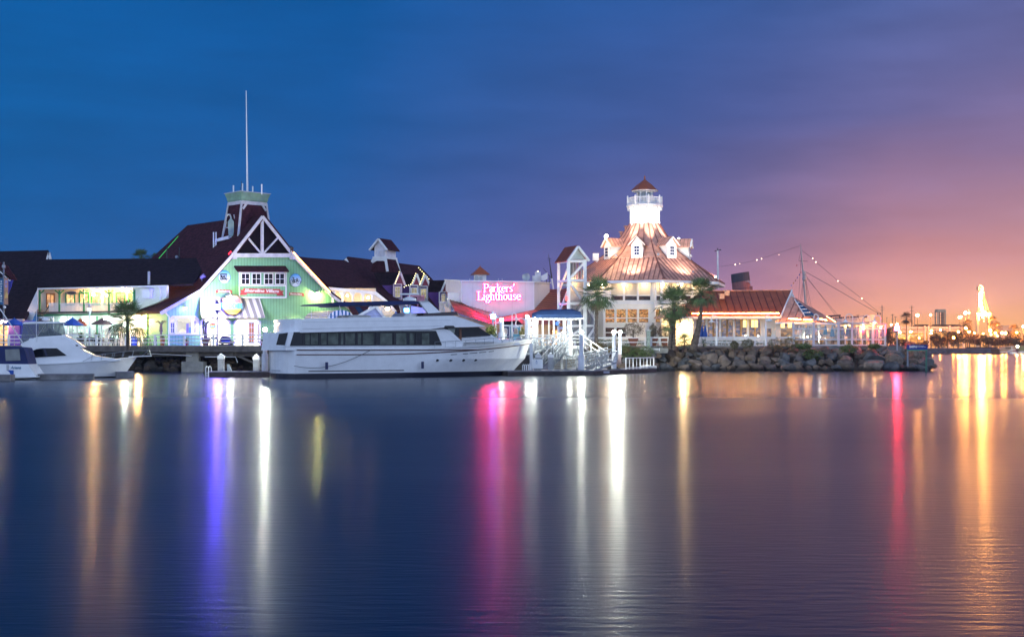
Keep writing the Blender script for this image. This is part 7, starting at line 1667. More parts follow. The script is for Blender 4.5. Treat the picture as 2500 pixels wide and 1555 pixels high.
# ------------------------------------------------------------------ plants
def leafball(c, rx, ry, rz, n, size, m_, name, parent=None, seed=0, up=.3, core=0):
    g_=random.Random(seed); mm=MB()
    for i in range(n):
        d=V((g_.gauss(0,1),g_.gauss(0,1),g_.gauss(0,1))).normalized()*(g_.uniform(.35,1)**.5); d*=1+.18*math.sin(d.x*5+seed)*math.cos(d.z*6+seed)
        p=V(c)+V((d.x*rx,d.y*ry,d.z*rz)); a=V((g_.gauss(0,1),g_.gauss(0,1),g_.gauss(0,1)+up)).normalized(); b_=a.cross(V((g_.gauss(0,1),g_.gauss(0,1),g_.gauss(0,1)))).normalized(); s_=size*g_.uniform(.6,1.4)
        mm.add([p-b_*s_*.35,p+a*s_*.5-b_*s_*.1,p+a*s_,p+a*s_*.5+b_*s_*.35],[(0,1,2,3)])
    return mm.build(name,m_,parent)
def grass_tuft(px,Y,z,r,n,H,m_,label,cat='plant'):
    g_=random.Random(int(px*7)); c=PZ(px,Y,z); t0=thing('grass_tuft',label,cat,c); mm=MB()
    for i in range(n):
        a=g_.uniform(0,6.28); rr_=r*g_.random()**.5; e_=1.45-rr_/r*1.0*g_.random(); p=c+V((math.cos(a)*rr_*.4,math.sin(a)*rr_*.4,0)); d=V((math.cos(a)*math.cos(e_),math.sin(a)*math.cos(e_),math.sin(e_)))*H*g_.uniform(.7,1.1); s_=V((-math.sin(a),math.cos(a),0))*.022
        mm.add([p-s_,p+s_,p+d*.6+s_+V((0,0,0)),p+d+V((math.cos(a),math.sin(a),-.3))*.12*H,p+d*.6-s_],[(0,1,2,3,4)])
    mm.build('blades',m_,t0)
bushm=M('olive_bush',(.13,.12,.055),.9,var=.45,vs=4)
for px,w_,y0_,y1_,lb in ((1793,20,828,846,'small round dry bush before the wing fence'),(1826,32,824,846,'larger round dry bush before the wing fence'),(1895,44,824,848,'wide dry bush on the bank below the side door'),(1932,40,822,849,'tall shaggy bush on the bank left of the windscreen')):
    c=PZ(px,140.8,GZ-.3); t0=thing('round_bush',lb,'bush',c); H=(y1_-y0_)/F*141; leafball(c+V((0,0,H*.5)),w_/2/F*141,.7,H*.55,900,.13,bushm,'foliage',t0,px)
for px,py,w_,h_,lb in ((1985,866,58,26,'mossy green shrub spilling over the rocks under the windscreen'),(2072,852,46,20,'bright green shrub on the rocks below the middle terrace'),(2135,846,30,10,'low dark shrub below the last terrace bay'),(1962,846,40,14,'dry hedge along the base of the windscreen')):
    c=P(px,py,140.2); t0=thing('bank_shrub',lb,'shrub',c); leafball(c,w_/2/F*140,.9,h_/2/F*140,1300,.15,foliage2,'foliage',t0,px)
for px,Y,z,r,H,lb in ((1442,137,2.2,.9,1.0,'clump of tall bank grass below the left palm'),(1462,138,2.3,1.0,1.1,'clump of tall grass at the foot of the left palm'),(1490,137.5,2.1,.9,.9,'grass clump left of the light pile pair'),(1530,138,2.0,1.0,.9,'grass clump right of the light pile pair'),(1556,138.5,2.0,.8,.8,'grass clump before the concrete footing')): grass_tuft(px,Y,z,r,260,H,drygrass,lb)
for px,py,lb in ((1530,858,'dark green creeping shrub on the bank right of the service box'),(1556,866,'low green shrub beside the bank boulders'),(1580,860,'low shrub left of the concrete footing')):
    c=P(px,py,137.5); t0=thing('bank_shrub',lb,'shrub',c); leafball(c,.95,.8,.75,700,.14,foliage2,'foliage',t0,px)
def potted_bush(px,Y,y0_,y1_,w_,potw,ypot,label,m_):
    t0=thing('potted_bush',label,'potted bush',PZ(px,Y,GZ)); x=PZ(px,Y,0).x; hp_=1.0; MB().lathe(V((x,Y,GZ)),[(.34,0),(.55,.7),(.6,.72),(.6,.9),(.5,.9)],12).build('pot',terra,t0); zc=(P(px,y0_,Y).z+P(px,y1_,Y).z)/2; hz=(P(px,y0_,Y).z-P(px,y1_,Y).z)/2; rx_=w_/2/F*Y
    MB().tube([V((x,Y,GZ+.8)),V((x,Y,zc))],.08,6).build('stem',bark,t0); leafball(V((x,Y,zc)),rx_,rx_*.9,hz,1700,.13,m_,'foliage',t0,px)
twig=M('twiggy_bush',(.20,.17,.12),.9,var=.4,vs=6)
potted_bush(1546,144,787,822,54,0,0,'big round twiggy bush in a terracotta pot before the restaurant',twig); potted_bush(1594,145,790,826,18,0,0,'narrow warm-lit bush right of the big round one',twig); potted_bush(1624,146,796,828,44,0,0,'warm-lit bush beside the tallest palm trunk',twig)
t0=thing('hedge_bush','dark green leafy bush behind the yacht foredeck','bush',PZ(1215,131,GZ)); leafball(PZ(1216,130,GZ+.55),1.15,.8,.75,1100,.17,foliage,'foliage',t0,5)
t0=thing('yellow_lit_plant','yellow-green spiky plant lit by the lamp behind the yacht','plant',PZ(1196,131.5,GZ)); leafball(PZ(1197,131.5,GZ+1.2),.6,.5,.8,260,.35,M('yellow_leaf',(.25,.26,.05)),'foliage',t0,6,1.0)
t0=thing('yellow_lit_plant','yellow-green shrub right of the little blue hut','plant',PZ(1279,132,GZ)); leafball(PZ(1280,132,GZ+1.1),.5,.5,.8,260,.3,M('yellow_leaf2',(.22,.20,.05)),'foliage',t0,7,.6)
hd=thing('clipped_hedge','low clipped dark hedge behind the bank fence','hedge',PZ(1500,145,GZ)); leafball(PZ(1510,144.5,GZ+.35),4.6,.5,.4,1800,.14,foliage,'foliage',hd,9)
hd=thing('clipped_hedge','low clipped hedge along the foot of the wing windows','hedge',PZ(1800,145,GZ)); leafball(PZ(1800,144.6,GZ+.35),4.3,.4,.35,1600,.13,foliage,'foliage',hd,10)
def fan_frond(mm, base, d, L, g_, spread=1.0, droop=.3):
    d=d.normalized(); side=d.cross(V((0,0,1))); side=side.normalized() if side.length>.05 else V((1,0,0)); up=side.cross(d)
    pet=base+d*L*.5; mm.tube([base,base+d*L*.25+up*.02,pet],[.028,.022,.016],4,False)
    n=12
    for i in range(n):
        a=(i/(n-1)-.5)*2.7*spread; dd=(d*math.cos(a)+side*math.sin(a)); ll=L*.66*(1-.35*abs(a)/1.4)*g_.uniform(.85,1.1); tip=pet+dd*ll-V((0,0,droop*ll*g_.uniform(.5,1.2))); mid=pet+dd*ll*.55-V((0,0,droop*.15*ll)); wv=dd.cross(up).normalized()*L*.024
        mm.add([pet,mid-wv,tip,mid+wv],[(0,1,2,3)])
def palm(px,Y,pts,rads,crown_r,n,label,skirt=14,seed=1,lean=0,group=None,zb=GZ):
    crown_r*=1.22; n=int(n*1.35); rads=[r*.78 for r in rads]
    base=P(*pts[0],Y); t0=thing('fan_palm',label,'palm tree',base,group); P3=[P(x,y,Y) for x,y in pts]; n_=24; path=[];rd_=[]
    for i in range(n_+1):
        f=i/n_*(len(P3)-1); k=min(int(f),len(P3)-2); q=P3[k].lerp(P3[k+1],f-k); path.append(q); r_=rads[k]+(rads[k+1]-rads[k])*(f-k); rd_.append(r_*(1.10 if i%2 else .92))
    MB().tube(path,rd_,9).build('trunk',bark,t0); g_=random.Random(seed); mm=MB(); top_=P3[-1]
    for i in range(n):
        a=i*2.399+g_.uniform(-.3,.3); e_=1.35-2.0*(i/n)+g_.uniform(-.15,.15); d=V((math.cos(a)*math.cos(e_),math.sin(a)*math.cos(e_),math.sin(e_))); fan_frond(mm,top_+d*.1,d,crown_r*g_.uniform(.85,1.1),g_,1,.25+.35*(e_<0))
    mm.build('crown',foliage,t0); mm=MB()
    for i in range(skirt):
        a=i*2.399; e_=g_.uniform(-1.3,-.75); d=V((math.cos(a)*math.cos(e_),math.sin(a)*math.cos(e_),math.sin(e_))); fan_frond(mm,top_-V((0,0,.15)),d,crown_r*.8*g_.uniform(.7,1),g_,.7,.3)
    if skirt: mm.build('dry_fronds',M('dead_frond',(.13,.10,.06),.9,var=.4),t0)
    return t0
palm(1459,138.5,[(1456,848),(1455,800),(1457,760),(1459,722)],[.30,.26,.24,.22],1.95,34,'stout fan palm in front of the elevator tower',12,3)
palm(1640,139,[(1644,852),(1645,800),(1646,745)],[.36,.28,.24],2.0,36,'broad fan palm with shaggy grey skirt left of the slender palm',22,4)
palm(1702,139.5,[(1692,854),(1705,800),(1712,760),(1710,718)],[.62,.36,.24,.20],1.75,34,'slender leaning fan palm right of the entrance light',5,6)
palm(1637,138.5,[(1634,850),(1637,815),(1638,790)],[.26,.20,.17],1.15,22,'short fan palm half hidden behind the broad palm trunk',4,8)
palm(312,104.0,[(312,855),(312,825),(311,785)],[.20,.19,.17],1.75,30,'small fan palm with a starry lamp behind it, at the boardwalk edge',0,9)
palm(1672,140.5,[(1671,850),(1671,835)],[.15,.12],.85,16,'low stemless fan palm between the two tall palm trunks',0,12)
palm(1720,140.8,[(1718,848),(1718,838)],[.12,.1],.5,10,'tiny fan palm under the blue closed umbrellas',0,13)
palm(352,131.3,[(352,862),(351,852)],[.1,.08],.55,12,'tiny dark palm sprouting beside the boardwalk beam',0,14)
for px,py,Y,r_,s_,lb in ((345,634,175,1.35,21,'dark palm crown peeking over the shingle roof, larger left one'),(380,635,178,.9,22,'dark palm crown peeking over the shingle roof, right one at the green hip light')): palm(px,Y,[(px,800),(px,py)],[.3,.25],r_,30,lb,0,s_)
# ------------------------------------------------------------------ distant ocean liner
ls=thing('ocean_liner','huge old ocean liner, its pale bow rising behind the terrace','ship',PZ(2000,720,0))
YL=720
def lp_(px,py,dy=0): return P(px,py,YL+dy)
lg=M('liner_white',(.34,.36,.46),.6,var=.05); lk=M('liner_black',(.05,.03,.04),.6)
tops=[(1640,786,16),(1900,784,15.5),(2020,779,14),(2060,777,12.5),(2100,774,9),(2130,768.5,5),(2157,766.5,.6)]
blk=[(1640,800,16),(1900,797,15.5),(2020,792,14),(2060,790,12),(2100,787.5,8),(2130,785,4),(2152.5,783,.5)]
wl_=[(1640,852,15),(1900,852,15),(2020,852,12),(2060,852,10),(2100,852,6),(2128,852,2.5),(2143,852,.3)]
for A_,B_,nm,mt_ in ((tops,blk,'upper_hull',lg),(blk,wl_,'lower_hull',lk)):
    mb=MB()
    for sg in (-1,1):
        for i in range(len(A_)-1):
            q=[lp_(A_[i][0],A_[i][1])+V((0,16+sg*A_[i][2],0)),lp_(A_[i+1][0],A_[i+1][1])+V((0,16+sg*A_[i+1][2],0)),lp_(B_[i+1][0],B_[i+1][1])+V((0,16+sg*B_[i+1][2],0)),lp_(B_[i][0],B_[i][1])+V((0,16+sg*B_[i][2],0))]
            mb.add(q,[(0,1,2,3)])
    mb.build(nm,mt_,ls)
mb=MB()
for i in range(len(tops)-1):
    a,b_=tops[i],tops[i+1]; mb.add([lp_(a[0],a[1]+1)+V((0,16-a[2],0)),lp_(b_[0],b_[1]+1)+V((0,16-b_[2],0)),lp_(b_[0],b_[1]+1)+V((0,16+b_[2],0)),lp_(a[0],a[1]+1)+V((0,16+a[2],0))],[(0,1,2,3)])
mb.build('deck',lk,ls)
# the name on the bow follows the hull side
pL=Pl(lp_(2020,779)+V((0,2,0)),(lp_(2100,774)+V((0,7,0)))-(lp_(2020,779)+V((0,2,0))))
for ch,px in zip('QUEEN MARY',(2014,2027,2040,2051,2065,2077,2082,2091,2099,2106)):
    if ch!=' ': text(ch,pL,px-1.7,px+1.7,783.2-(px-2014)*.035,3.4,M('ink_hull',(.03,.03,.06)),ls,name='name_letter',off=.6,depth=.05)
mb=MB(); g_=random.Random(3)
for px in range(2036,2098,4): mb.box(lp_(px+g_.uniform(-1,1),777.5-(px-2036)*.055,8),(.6,.6,1.4))
for px in (2108,2111,2115,2143,2149): mb.box(lp_(px,773 if px<2120 else 766,10),(.6,.6,1.2))
mb.build('deck_fittings',lk,ls)
mb=MB(); mb.tube([lp_(2022,772),lp_(2052,770)],.45,6).tube([lp_(2050,777),lp_(2050,770)],.3,5).tube([lp_(2030,776),lp_(2030,771)],.3,5); mb.build('deck_crane',lk,ls)
fu=thing('ship_funnel','raked rust-red ship funnel with dark top band above the wing roof','funnel',P(1810,720,745)); 
def rake(y): return 1786+(y-667)*.10
mb=MB(); 
def fr_ring(y,w_): 
    c=P(rake(y)+20.5,y,745); r=w_/2/F*745; return [c+V((r*math.cos(t),r*1.35*math.sin(t),-math.cos(t)*-.8)) for t in [2*math.pi*i/24 for i in range(24)]]
fred=M('funnel_red',(.32,.09,.07),.7,var=.1)
for (ya_,yb_,nm,mt_) in ((667,688,'top_band',M('funnel_dark',(.05,.03,.035),.7)),(688,790,'body',fred)):
    a=fr_ring(ya_,43); b_=fr_ring(yb_,44 if yb_<700 else 46); mb=MB(); mb.add(a+b_,[(i,(i+1)%24,24+(i+1)%24,24+i) for i in range(24)]+[tuple(range(24))]); mb.build(nm,mt_,fu)
mb=MB(); c=fr_ring(705,44); 
for i in range(24): mb.bar(c[i],c[(i+1)%24],.3,.3)
mb.build('hoop',M('hoop_dark',(.10,.04,.04)),fu); mb=MB(); mb.bar(P(1820,687,738),P(1835,688,738),.3,.3).bar(P(1826,684,738),P(1832,692,738),.25,.25); mb.build('whistle_platform',greytrim,fu)
MB().box(P(1833,705,742),(1.8,2,3)).build('rear_box',fred,fu)
ms=thing('ship_mast','tall pale ship mast with stays and signal flags','mast',P(1963,760,730)); Ym=730
MB().tube([P(1969,765,Ym),P(1963,690,Ym),P(1957,625,Ym),P(1954.5,595,Ym)],[.75,.65,.4,.15],8).build('pole',M('mast_pale',(.42,.36,.34)),ms)
MB().lathe(P(1964,687,Ym),[(.8,0),(1.3,1),(1.3,2.2),(.9,3.2),(1.1,4.2),(.6,6)],10).build('crows_nest',M('mast_pale2',(.40,.34,.33)),ms)
mb=MB(); mb.tube([P(1950,637,Ym),P(1972,638,Ym)],.12,4); stay=M('stay_dark',(.10,.07,.08))
for a,b_ in (((1956,625),(1948,760)),((1962,680),(1949,760)),((1962,682),(1955,760)),((1966,680),(1972,760)),((1966,682),(1978,760)),((1967,680),(1984,765)),((1956,612),(1950,636)),((1967,672),(2040,770)),((1967,676),(2050,775))): mb.tube([P(*a,Ym),P(*b_,Ym)],.09,4,False)
mb.tube([P(1967,664,Ym),P(2040,705,Ym),P(2100,740,Ym),P(2145,765,Ym)],.13,4,False); mb.build('stay',stay,ms)
for (px,py,c_) in ((1944,648,(.6,.12,.15)),(1954.5,665,(.5,.1,.1)),(1950.5,671,(.05,.07,.3)),(1945.5,678,(.10,.05,.3)),(1941,685,(.2,.06,.06)),(1936,691.5,(.6,.25,.04)),(1930.5,697,(.2,.25,.55))): MB().add([P(px,py-1.6,Ym),P(px+2.2,py-2.2,Ym),P(px+2.4,py+1.8,Ym),P(px+.2,py+2,Ym)],[(0,1,2,3)]).build('signal_flag',M('flag_%d'%px,c_),ms)
dl_=thing('dress_lights','sagging light line with glowing bulbs from the ship mast down to the bow','string lights',P(1965,615,Ym)); pts=[(1958,612),(1984,631),(1992,640),(2010,655),(2046,686),(2075,707),(2104,729),(2130,750),(2148,764)]; MB().tube([P(x,y,Ym) for x,y in pts],.10,4,False).build('line',stay,dl_)
eb=E('dress_bulb',(1,.72,.45),14)
for x,y in ((1984,631),(1992,640),(2046,686),(2104,729)): MB().ball(P(x,y,Ym-.5),.26,1).build('bulb',eb,dl_)
dl_=thing('dress_lights','long light line rising from the thin antenna to the ship mast','string lights',P(1795,646,Ym)); pts=[(1757,651),(1795,646),(1848,635),(1890,621),(1954,600)]; MB().tube([P(x,y,Ym) for x,y in pts],.07,4,False).build('line',stay,dl_)
for x,y,r_ in ((1795,646,.26),(1806,644,.14),(1848,635,.26),(1859,632,.26),(1902,622,.12)): MB().ball(P(x,y,Ym-.5),r_,1).build('bulb',eb,dl_)
ta=thing('wing_antenna','slim white pole antenna with wind vane behind the copper roof edge','antenna',P(1753,670,160)); MB().tube([P(1753,705,160),P(1752,612,160)],[.13,.11],8).build('pole',white,ta); mb=MB(); mb.tube([P(1746,613,160),P(1759,610,160)],.04,4).ball(P(1746,613,160),.09,1).ball(P(1759,610,160),.09,1).tube([P(1752,612,160),P(1752,606,160)],.05,4); mb.build('wind_vane',darkm,ta)
# ------------------------------------------------------------------ far shore
YF=655
def fz(px,py,Y=YF): return P(px,py,Y)
frock=M('far_rocks',(.12,.09,.09),.95,var=.5,vs=.6); mb=MB(); g_=random.Random(8)
fb_=thing('far_seawall','low rocky seawall along the far shore','seawall',fz(2350,864)); 
for px in range(2150,2560,3):
    for k in range(3): mb.ball(V((PZ(px+g_.uniform(-1.5,1.5),653+k*1.3,0).x,653+k*1.3,.25+k*.75)),g_.uniform(.5,.95),1,(1.2,1,.8))
mb.build('rocks',frock,fb_)
MB().ext([PZ(2150,660,1.5),PZ(2560,660,1.5),PZ(2560,661,1.5),PZ(2150,661,1.5)],(0,0,1.6)).build('parapet',M('far_parapet',(.16,.09,.09)),fb_)
tree_m=M('far_foliage',(.10,.055,.022),.9,var=.5,vs=.4); tree_g=M('far_foliage2',(.085,.065,.025),.9,var=.5,vs=.4)
def ftree(px,Y,y0_,y1_,w_,seed,label,m_):
    base=PZ(px,Y,2.2); t0=thing('far_tree',label,'tree',base,'broad trees along the far shore'); zt=P(px,y0_,Y).z; zb=P(px,y1_,Y).z; rx_=w_/2/F*Y; c=V((base.x,Y,(zt+zb)/2)); g=random.Random(seed); mm=MB()
    MB().tube([base,V((base.x+.3,Y,zb+.5)),V((base.x+.2,Y,(zt+zb)/2))],[.45,.35,.15],6).build('trunk',bark,t0); mm=MB()
    for k in range(11):
        cc=c+V((g.uniform(-.7,.7)*rx_,g.uniform(-.6,.6)*rx_,g.uniform(-.6,.65)*(zt-zb)/2)); r_=g.uniform(.28,.5)*rx_
        for i in range(150):
            d=V((g.gauss(0,1),g.gauss(0,1),g.gauss(0,1))).normalized()*g.uniform(.5,1); p=cc+V((d.x*r_,d.y*r_,d.z*r_*.75)); a=V((g.gauss(0,1),g.gauss(0,1),g.gauss(0,1))).normalized(); b_=a.cross(V((g.gauss(0,1),g.gauss(0,1),1))).normalized(); s_=g.uniform(.35,.8)
            mm.add([p-b_*s_*.4,p+a*s_*.6,p+b_*s_*.4,p-a*s_*.6],[(0,1,2,3)])
    mm.build('crown',m_,t0)
for i,(px,y0_,y1_,w_,Y) in enumerate(((2173,788,842,50,680),(2165,798,845,36,676),(2312,806,848,56,670),(2290,814,850,40,668),(2338,808,848,50,672),(2366,804,846,44,690),(2362,788,820,26,715),(2392,812,846,46,690),(2412,820,848,40,685),(2440,820,850,52,682),(2466,818,850,48,684),(2488,808,850,50,690),(2470,806,835,36,712),(2515,806,850,50,690),(2200,826,850,40,676),(2250,830,850,36,680))):
    lb='broad amber-lit tree on the far shore '+['left of the red beacon pole','just behind the terrace corner','at the centre of the tree row','between the garage columns','right of the row centre','below the leftmost tower leg','tall dark one beside the glowing tower','under the glowing tower','right of the glowing tower base','left of the twin lamps','behind the moored tour boat','at the right edge','higher one near the right edge','cut by the right edge','low one under the garage left end','low one under the garage'][i]
    ftree(px,Y,y0_,y1_,w_,i+30,lb,tree_m if i%2 else tree_g)
for px,py,lb,Y in ((2213,778,'single shaggy palm silhouette left of the power pole',670),(2361,792,'shaggy palm left of the glowing tower',700),(2422,785,'leaning shaggy palm right of the glowing tower',700),(2432,800,'second palm right of the glowing tower, lower',700),(2476,806,'thin palm near the right edge',700)):
    tp_ = palm(px,Y,[(px,845),(px,py)],[.35,.28],3.3 if px==2213 else 3.0,26,lb,16 if px==2213 else 8,px)
    for ch in tp_.children:
        if not ch.name.startswith('trunk'): ch.data.materials[0] = tree_m
# parking structure (built after the trees)
gs=thing('parking_structure','long pale multi-level garage on the far shore with lit decks','building',fz(2270,840,760)); gm=M('garage_concrete',(.48,.40,.40),.8)
Yg=760
for (x0,x1,ya_,yb_) in ((2186,2362,798,802),(2186,2362,804,806),(2200,2262,808.5,812),(2200,2255,818,820)): MB().ext([P(x0,ya_,Yg),P(x1,ya_,Yg),P(x1,yb_,Yg),P(x0,yb_,Yg)],(0,14,0)).build('deck_slab',gm,gs)
for x in (2199,2216,2258,2267,2318,2352): MB().box((PZ(x,Yg-.4,0).x,Yg-.4,(P(x,799,Yg).z+2.2)/2+1),(.9,.9,P(x,799,Yg).z-2.2)).build('column',gm,gs)
MB().ext([P(2190,812,Yg+13),P(2350,812,Yg+13),P(2350,846,Yg+13),P(2190,846,Yg+13)],(0,.3,0)).build('lit_interior',room('garage_glow',(1,.42,.08),.7,.25,.2),gs)
c0=None; pr_=random.Random(4)
for px in (2238,2246,2254,2262,2280,2287,2296,2303,2312,2322,2330,2340):
    pos=P(px,798,Yg+1); lb='tiny parked car silhouette on the garage roof'
    if c0 is None:
        c0=thing('parked_car',lb,'car',pos,'cars on the garage roof'); MB().box(pos+V((0,0,.55)),(4.2,1.8,.7)).build('body',M('car_dark',(.05,.03,.03)),c0); MB().hexa([pos+V(v) for v in ((-1.3,-.8,.9),(1.2,-.8,.9),(1.2,.8,.9),(-1.3,.8,.9),(-.8,-.7,1.45),(.8,-.7,1.45),(.8,.7,1.45),(-.8,.7,1.45))]).build('cabin',darkglass,c0)
        for dx in (-1.3,1.3): MB().tube([pos+V((dx,-.95,.32)),pos+V((dx,.95,.32))],.32,8).build('wheels',black,c0)
    else: dup(c0,pos,lb)
c1=None
for k,px in enumerate((2362,2369,2377,2386,2394,2402,2410,2419,2428)):
    pos=P(px,848.5,664+k%3); pos.z=2.25; lb='small parked car behind the far seawall'
    if c1 is None:
        c1=thing('parked_car',lb,'car',pos,'cars behind the far seawall'); MB().box(pos+V((0,0,.6)),(2.0,4.0,.7)).build('body',M('car_red',(.25,.05,.05),.3),c1); MB().box(pos+V((0,0,1.15)),(1.7,2.2,.5)).build('cabin',darkglass,c1)
        for dy in (-1.3,1.3): MB().tube([pos+V((-.95,dy,.32)),pos+V((.95,dy,.32))],.32,8).build('wheels',black,c1)
    else: dup(c1,pos,lb)
# sodium lamps
so_=[E('sodium_%d'%i,c_,s_) for i,(c_,s_) in enumerate((((1,.36,.06),900),((1,.30,.03),700),((1,.38,.08),3800)))]
posts=M('far_pole',(.14,.09,.07))
for i,(px,py,r_,k,Y,lb) in enumerate(((2240,770,1.15,2,720,'largest high lamp right of the power pole'),(2272,769,.55,2,730,'high lamp between two poles'),(2342,775,.8,2,730,'left of the pair of high lamps'),(2346,773,.6,2,730,'right of the pair of high lamps'),(2357,764,1.15,2,730,'brightest starry high lamp left of the glowing tower'),(2366,764,.4,2,730,'little high lamp beside the starry one'),(2498,797,.85,2,690,'lamp on a pole at the right edge'),(2197,811,.85,0,672,'first amber lamp of the shore row'),(2223.5,810,.85,0,672,'second amber lamp of the shore row'),(2274,807,.75,0,690,'upper of the two lamps by the garage column'),(2273,814,.7,0,672,'lower of the two lamps by the garage column'),(2296,806,.6,0,690,'amber lamp on the garage right part'),(2244,825,.6,1,668,'low amber lamp before the garage'),(2328,824.5,.85,1,662,'low starry amber lamp before the trees'),(2340,810,.75,0,672,'amber lamp over the tree row'),(2366,810,.75,0,672,'amber lamp left of the tower leg'),(2358,801,.75,2,690,'pale lamp beside the dark tree'),(2379,813,.4,0,680,'small lamp under the tower'),(2417.5,807,.95,2,690,'bright lamp right of the tower leg'),(2430,813,.75,0,690,'lamp below the leaning palm'),(2447,813,.8,2,690,'left of the twin lamps'),(2455,813,.8,2,690,'right of the twin lamps'),(2420,817,.35,2,690,'tiny lamp below the bright one'),(2482,812,.55,2,690,'lamp in the trees near the right edge'),(2176,793,.7,0,690,'lamp glowing behind the first tree'),(2435,820,.4,0,690,'tiny amber lamp below the leaning palm'),(2400,815,.35,0,690,'tiny lamp in the middle of the tower legs'))):
    p=P(px,py,Y); t0=thing('shore_lamp','far shore lamp: '+lb,'lamp post',PZ(px,Y,2.2),'lamps on the far shore')
    MB().tube([PZ(px,Y,2.2),p],.16,5).build('pole',posts,t0); bulb(p,r_*.62,so_[k],t0,sub=1)
e_near=E('boat_lamp',(1,.78,.42),300)
t0=thing('shore_lamp','starry lamp low over the moored tour boat at the right edge','lamp',P(2484,847,600)); bulb(P(2484,846,600),.5,e_near,t0); MB().tube([PZ(2484,600,0),P(2484,846,600)],.3,6).build('pile',M('pile_dark',(.12,.05,.05)),t0)
# power poles
def pylon(px,y0_,y1_,Y,arms,label,w_=.22):
    t0=thing('power_pole',label,'power pole',PZ(px,Y,2.2)); MB().tube([PZ(px,Y,2.2),P(px,y0_,Y)],[w_*.8,w_*.5],6).build('pole',posts,t0); mm=MB()
    for ya_,hw_ in arms: mm.bar(P(px-hw_,ya_,Y),P(px+hw_,ya_,Y),.25,.22)
    mm.build('crossarm',posts,t0)
pylon(2226,747,840,800,[(748,3),(751,5),(759,5)],'tall power pole right of the palm silhouette',.5); pylon(2153.5,745,840,900,[(751,6),(757.5,5)],'power pole above the ship bow',.5); pylon(2179,767,840,900,[(769,4),(779,3)],'power pole between the ship bow and the beacon',.45); pylon(2186,773,840,900,[(774,4)],'thin pole next to the beacon, T-topped',.3)
pylon(2233,773,840,850,[(774,3)],'thin light pole right of the tall power pole',.3); pylon(2284,774,840,850,[(775,4)],'thin pole left of the distant square tower',.3); pylon(2094.5,768,790,900,[(769,4)],'small pole behind the ship deck',.3); pylon(2165,775,840,900,[(776,2)],'short thin pole right of the ship bow',.25)
# distant towers
wt=thing('distant_tower','pale square industrial tower with dark vertical frame','tower',P(2300,845,1100)); Yt=1100; wm_=M('tower_pale',(.62,.42,.25),.8)
MB().ext([P(2289,755,Yt),P(2308.5,755,Yt),P(2308.5,762,Yt),P(2289,762,Yt)],(0,7,0)).build('top_block',wm_,wt)
mb=MB()
for x in (2290,2308): mb.box(((PZ(x,Yt,0).x),Yt,(P(x,758,Yt).z)/2),(.9,.9,P(x,758,Yt).z)).box(((PZ(x,Yt,0).x),Yt+7,(P(x,758,Yt).z)/2),(.9,.9,P(x,758,Yt).z))
mb.build('leg',wm_,wt); mb=MB(); fr_m=M('frame_rust',(.16,.07,.04))
for x in (2293.5,2299.5,2304.5): mb.box(((PZ(x,Yt-.5,0).x),Yt-.5,(P(x,762,Yt).z)/2),(.7 if x!=2299.5 else 1.2,.5,P(x,762,Yt).z))
for y in (769,776,783,790): mb.bar(P(2293.5,y,Yt-.6),P(2304.5,y,Yt-.6),.3,.3)
mb.build('frame',fr_m,wt)
gt=thing('lit_crane_tower','tall distant crane gantry blazing with warm lights on the horizon','crane',P(2401,845,1400)); Yt=1400; cm_=M('crane_pale',(.70,.50,.28),.7)
mb=MB()
for x in (2386.5,2417): mb.box((PZ(x,Yt,0).x,Yt,P(x,766,Yt).z/2),(3.0,3.0,P(x,766,Yt).z))
mb.build('leg',cm_,gt); MB().ext([P(2384,764,Yt),P(2420,764,Yt),P(2420,770,Yt),P(2384,770,Yt)],(0,3,0)).build('crossbeam',cm_,gt)
mb=MB()
for a,b_ in (((2388,764),(2393,700)),((2408,764),(2400,700)),((2387,764),(2392,740)),((2416,764),(2398,712))): mb.bar(P(*a,Yt),P(*b_,Yt),.8,.8)
for y in range(702,764,8): f_=(y-700)/64; mb.bar(P(2393-5*f_,y,Yt),P(2400+8*f_,y,Yt),.5,.5)
mb.build('lattice',M('lattice_brown',(.12,.07,.04)),gt); MB().ext([P(2388,700,Yt),P(2400,700,Yt),P(2400,708,Yt),P(2388,708,Yt)],(0,5,0)).build('top_block',M('crane_top',(.6,.35,.18)),gt)
el_=E('crane_bulb',(1,.38,.08),1900); el2_=E('crane_bulb_small',(1,.45,.12),40); k=0
for (x,y) in [(2394,715),(2396,714),(2393.5,719),(2395,721),(2393,726),(2394.5,729),(2392.5,733),(2394,737),(2393.5,742),(2395.5,746),(2397,750),(2398,755),(2399.5,759),(2401,763),(2400,768),(2397,766),(2403,767),(2399,772),(2405,764)]: bulb(P(x,y,Yt-3),1.15,el_,gt)
for (x,y) in [(2393,697),(2396,698),(2398,700),(2400,703),(2400.5,708),(2401,713),(2389,766),(2391,768),(2394,769),(2406,770),(2409,769),(2412,768),(2412,765),(2416,764),(2418,766),(2402,778),(2402,784),(2409,772),(2397,776),(2391,779),(2413,781)]: bulb(P(x,y,Yt-3),.55,el2_,gt)
db=thing('distant_block','faint pale block building on the horizon right of the crane','building',P(2460,845,1500)); MB().ext([P(2449,795,1500),P(2472,795,1500),P(2472,840,1500),P(2449,840,1500)],(0,20,0)).build('wall',M('block_pale',(.6,.42,.24)),db); MB().ext([P(2448,794,1500),P(2473,794,1500),P(2473,795,1500),P(2448,795,1500)],(0,22,0)).build('roof',M('block_roof',(.5,.35,.2)),db)
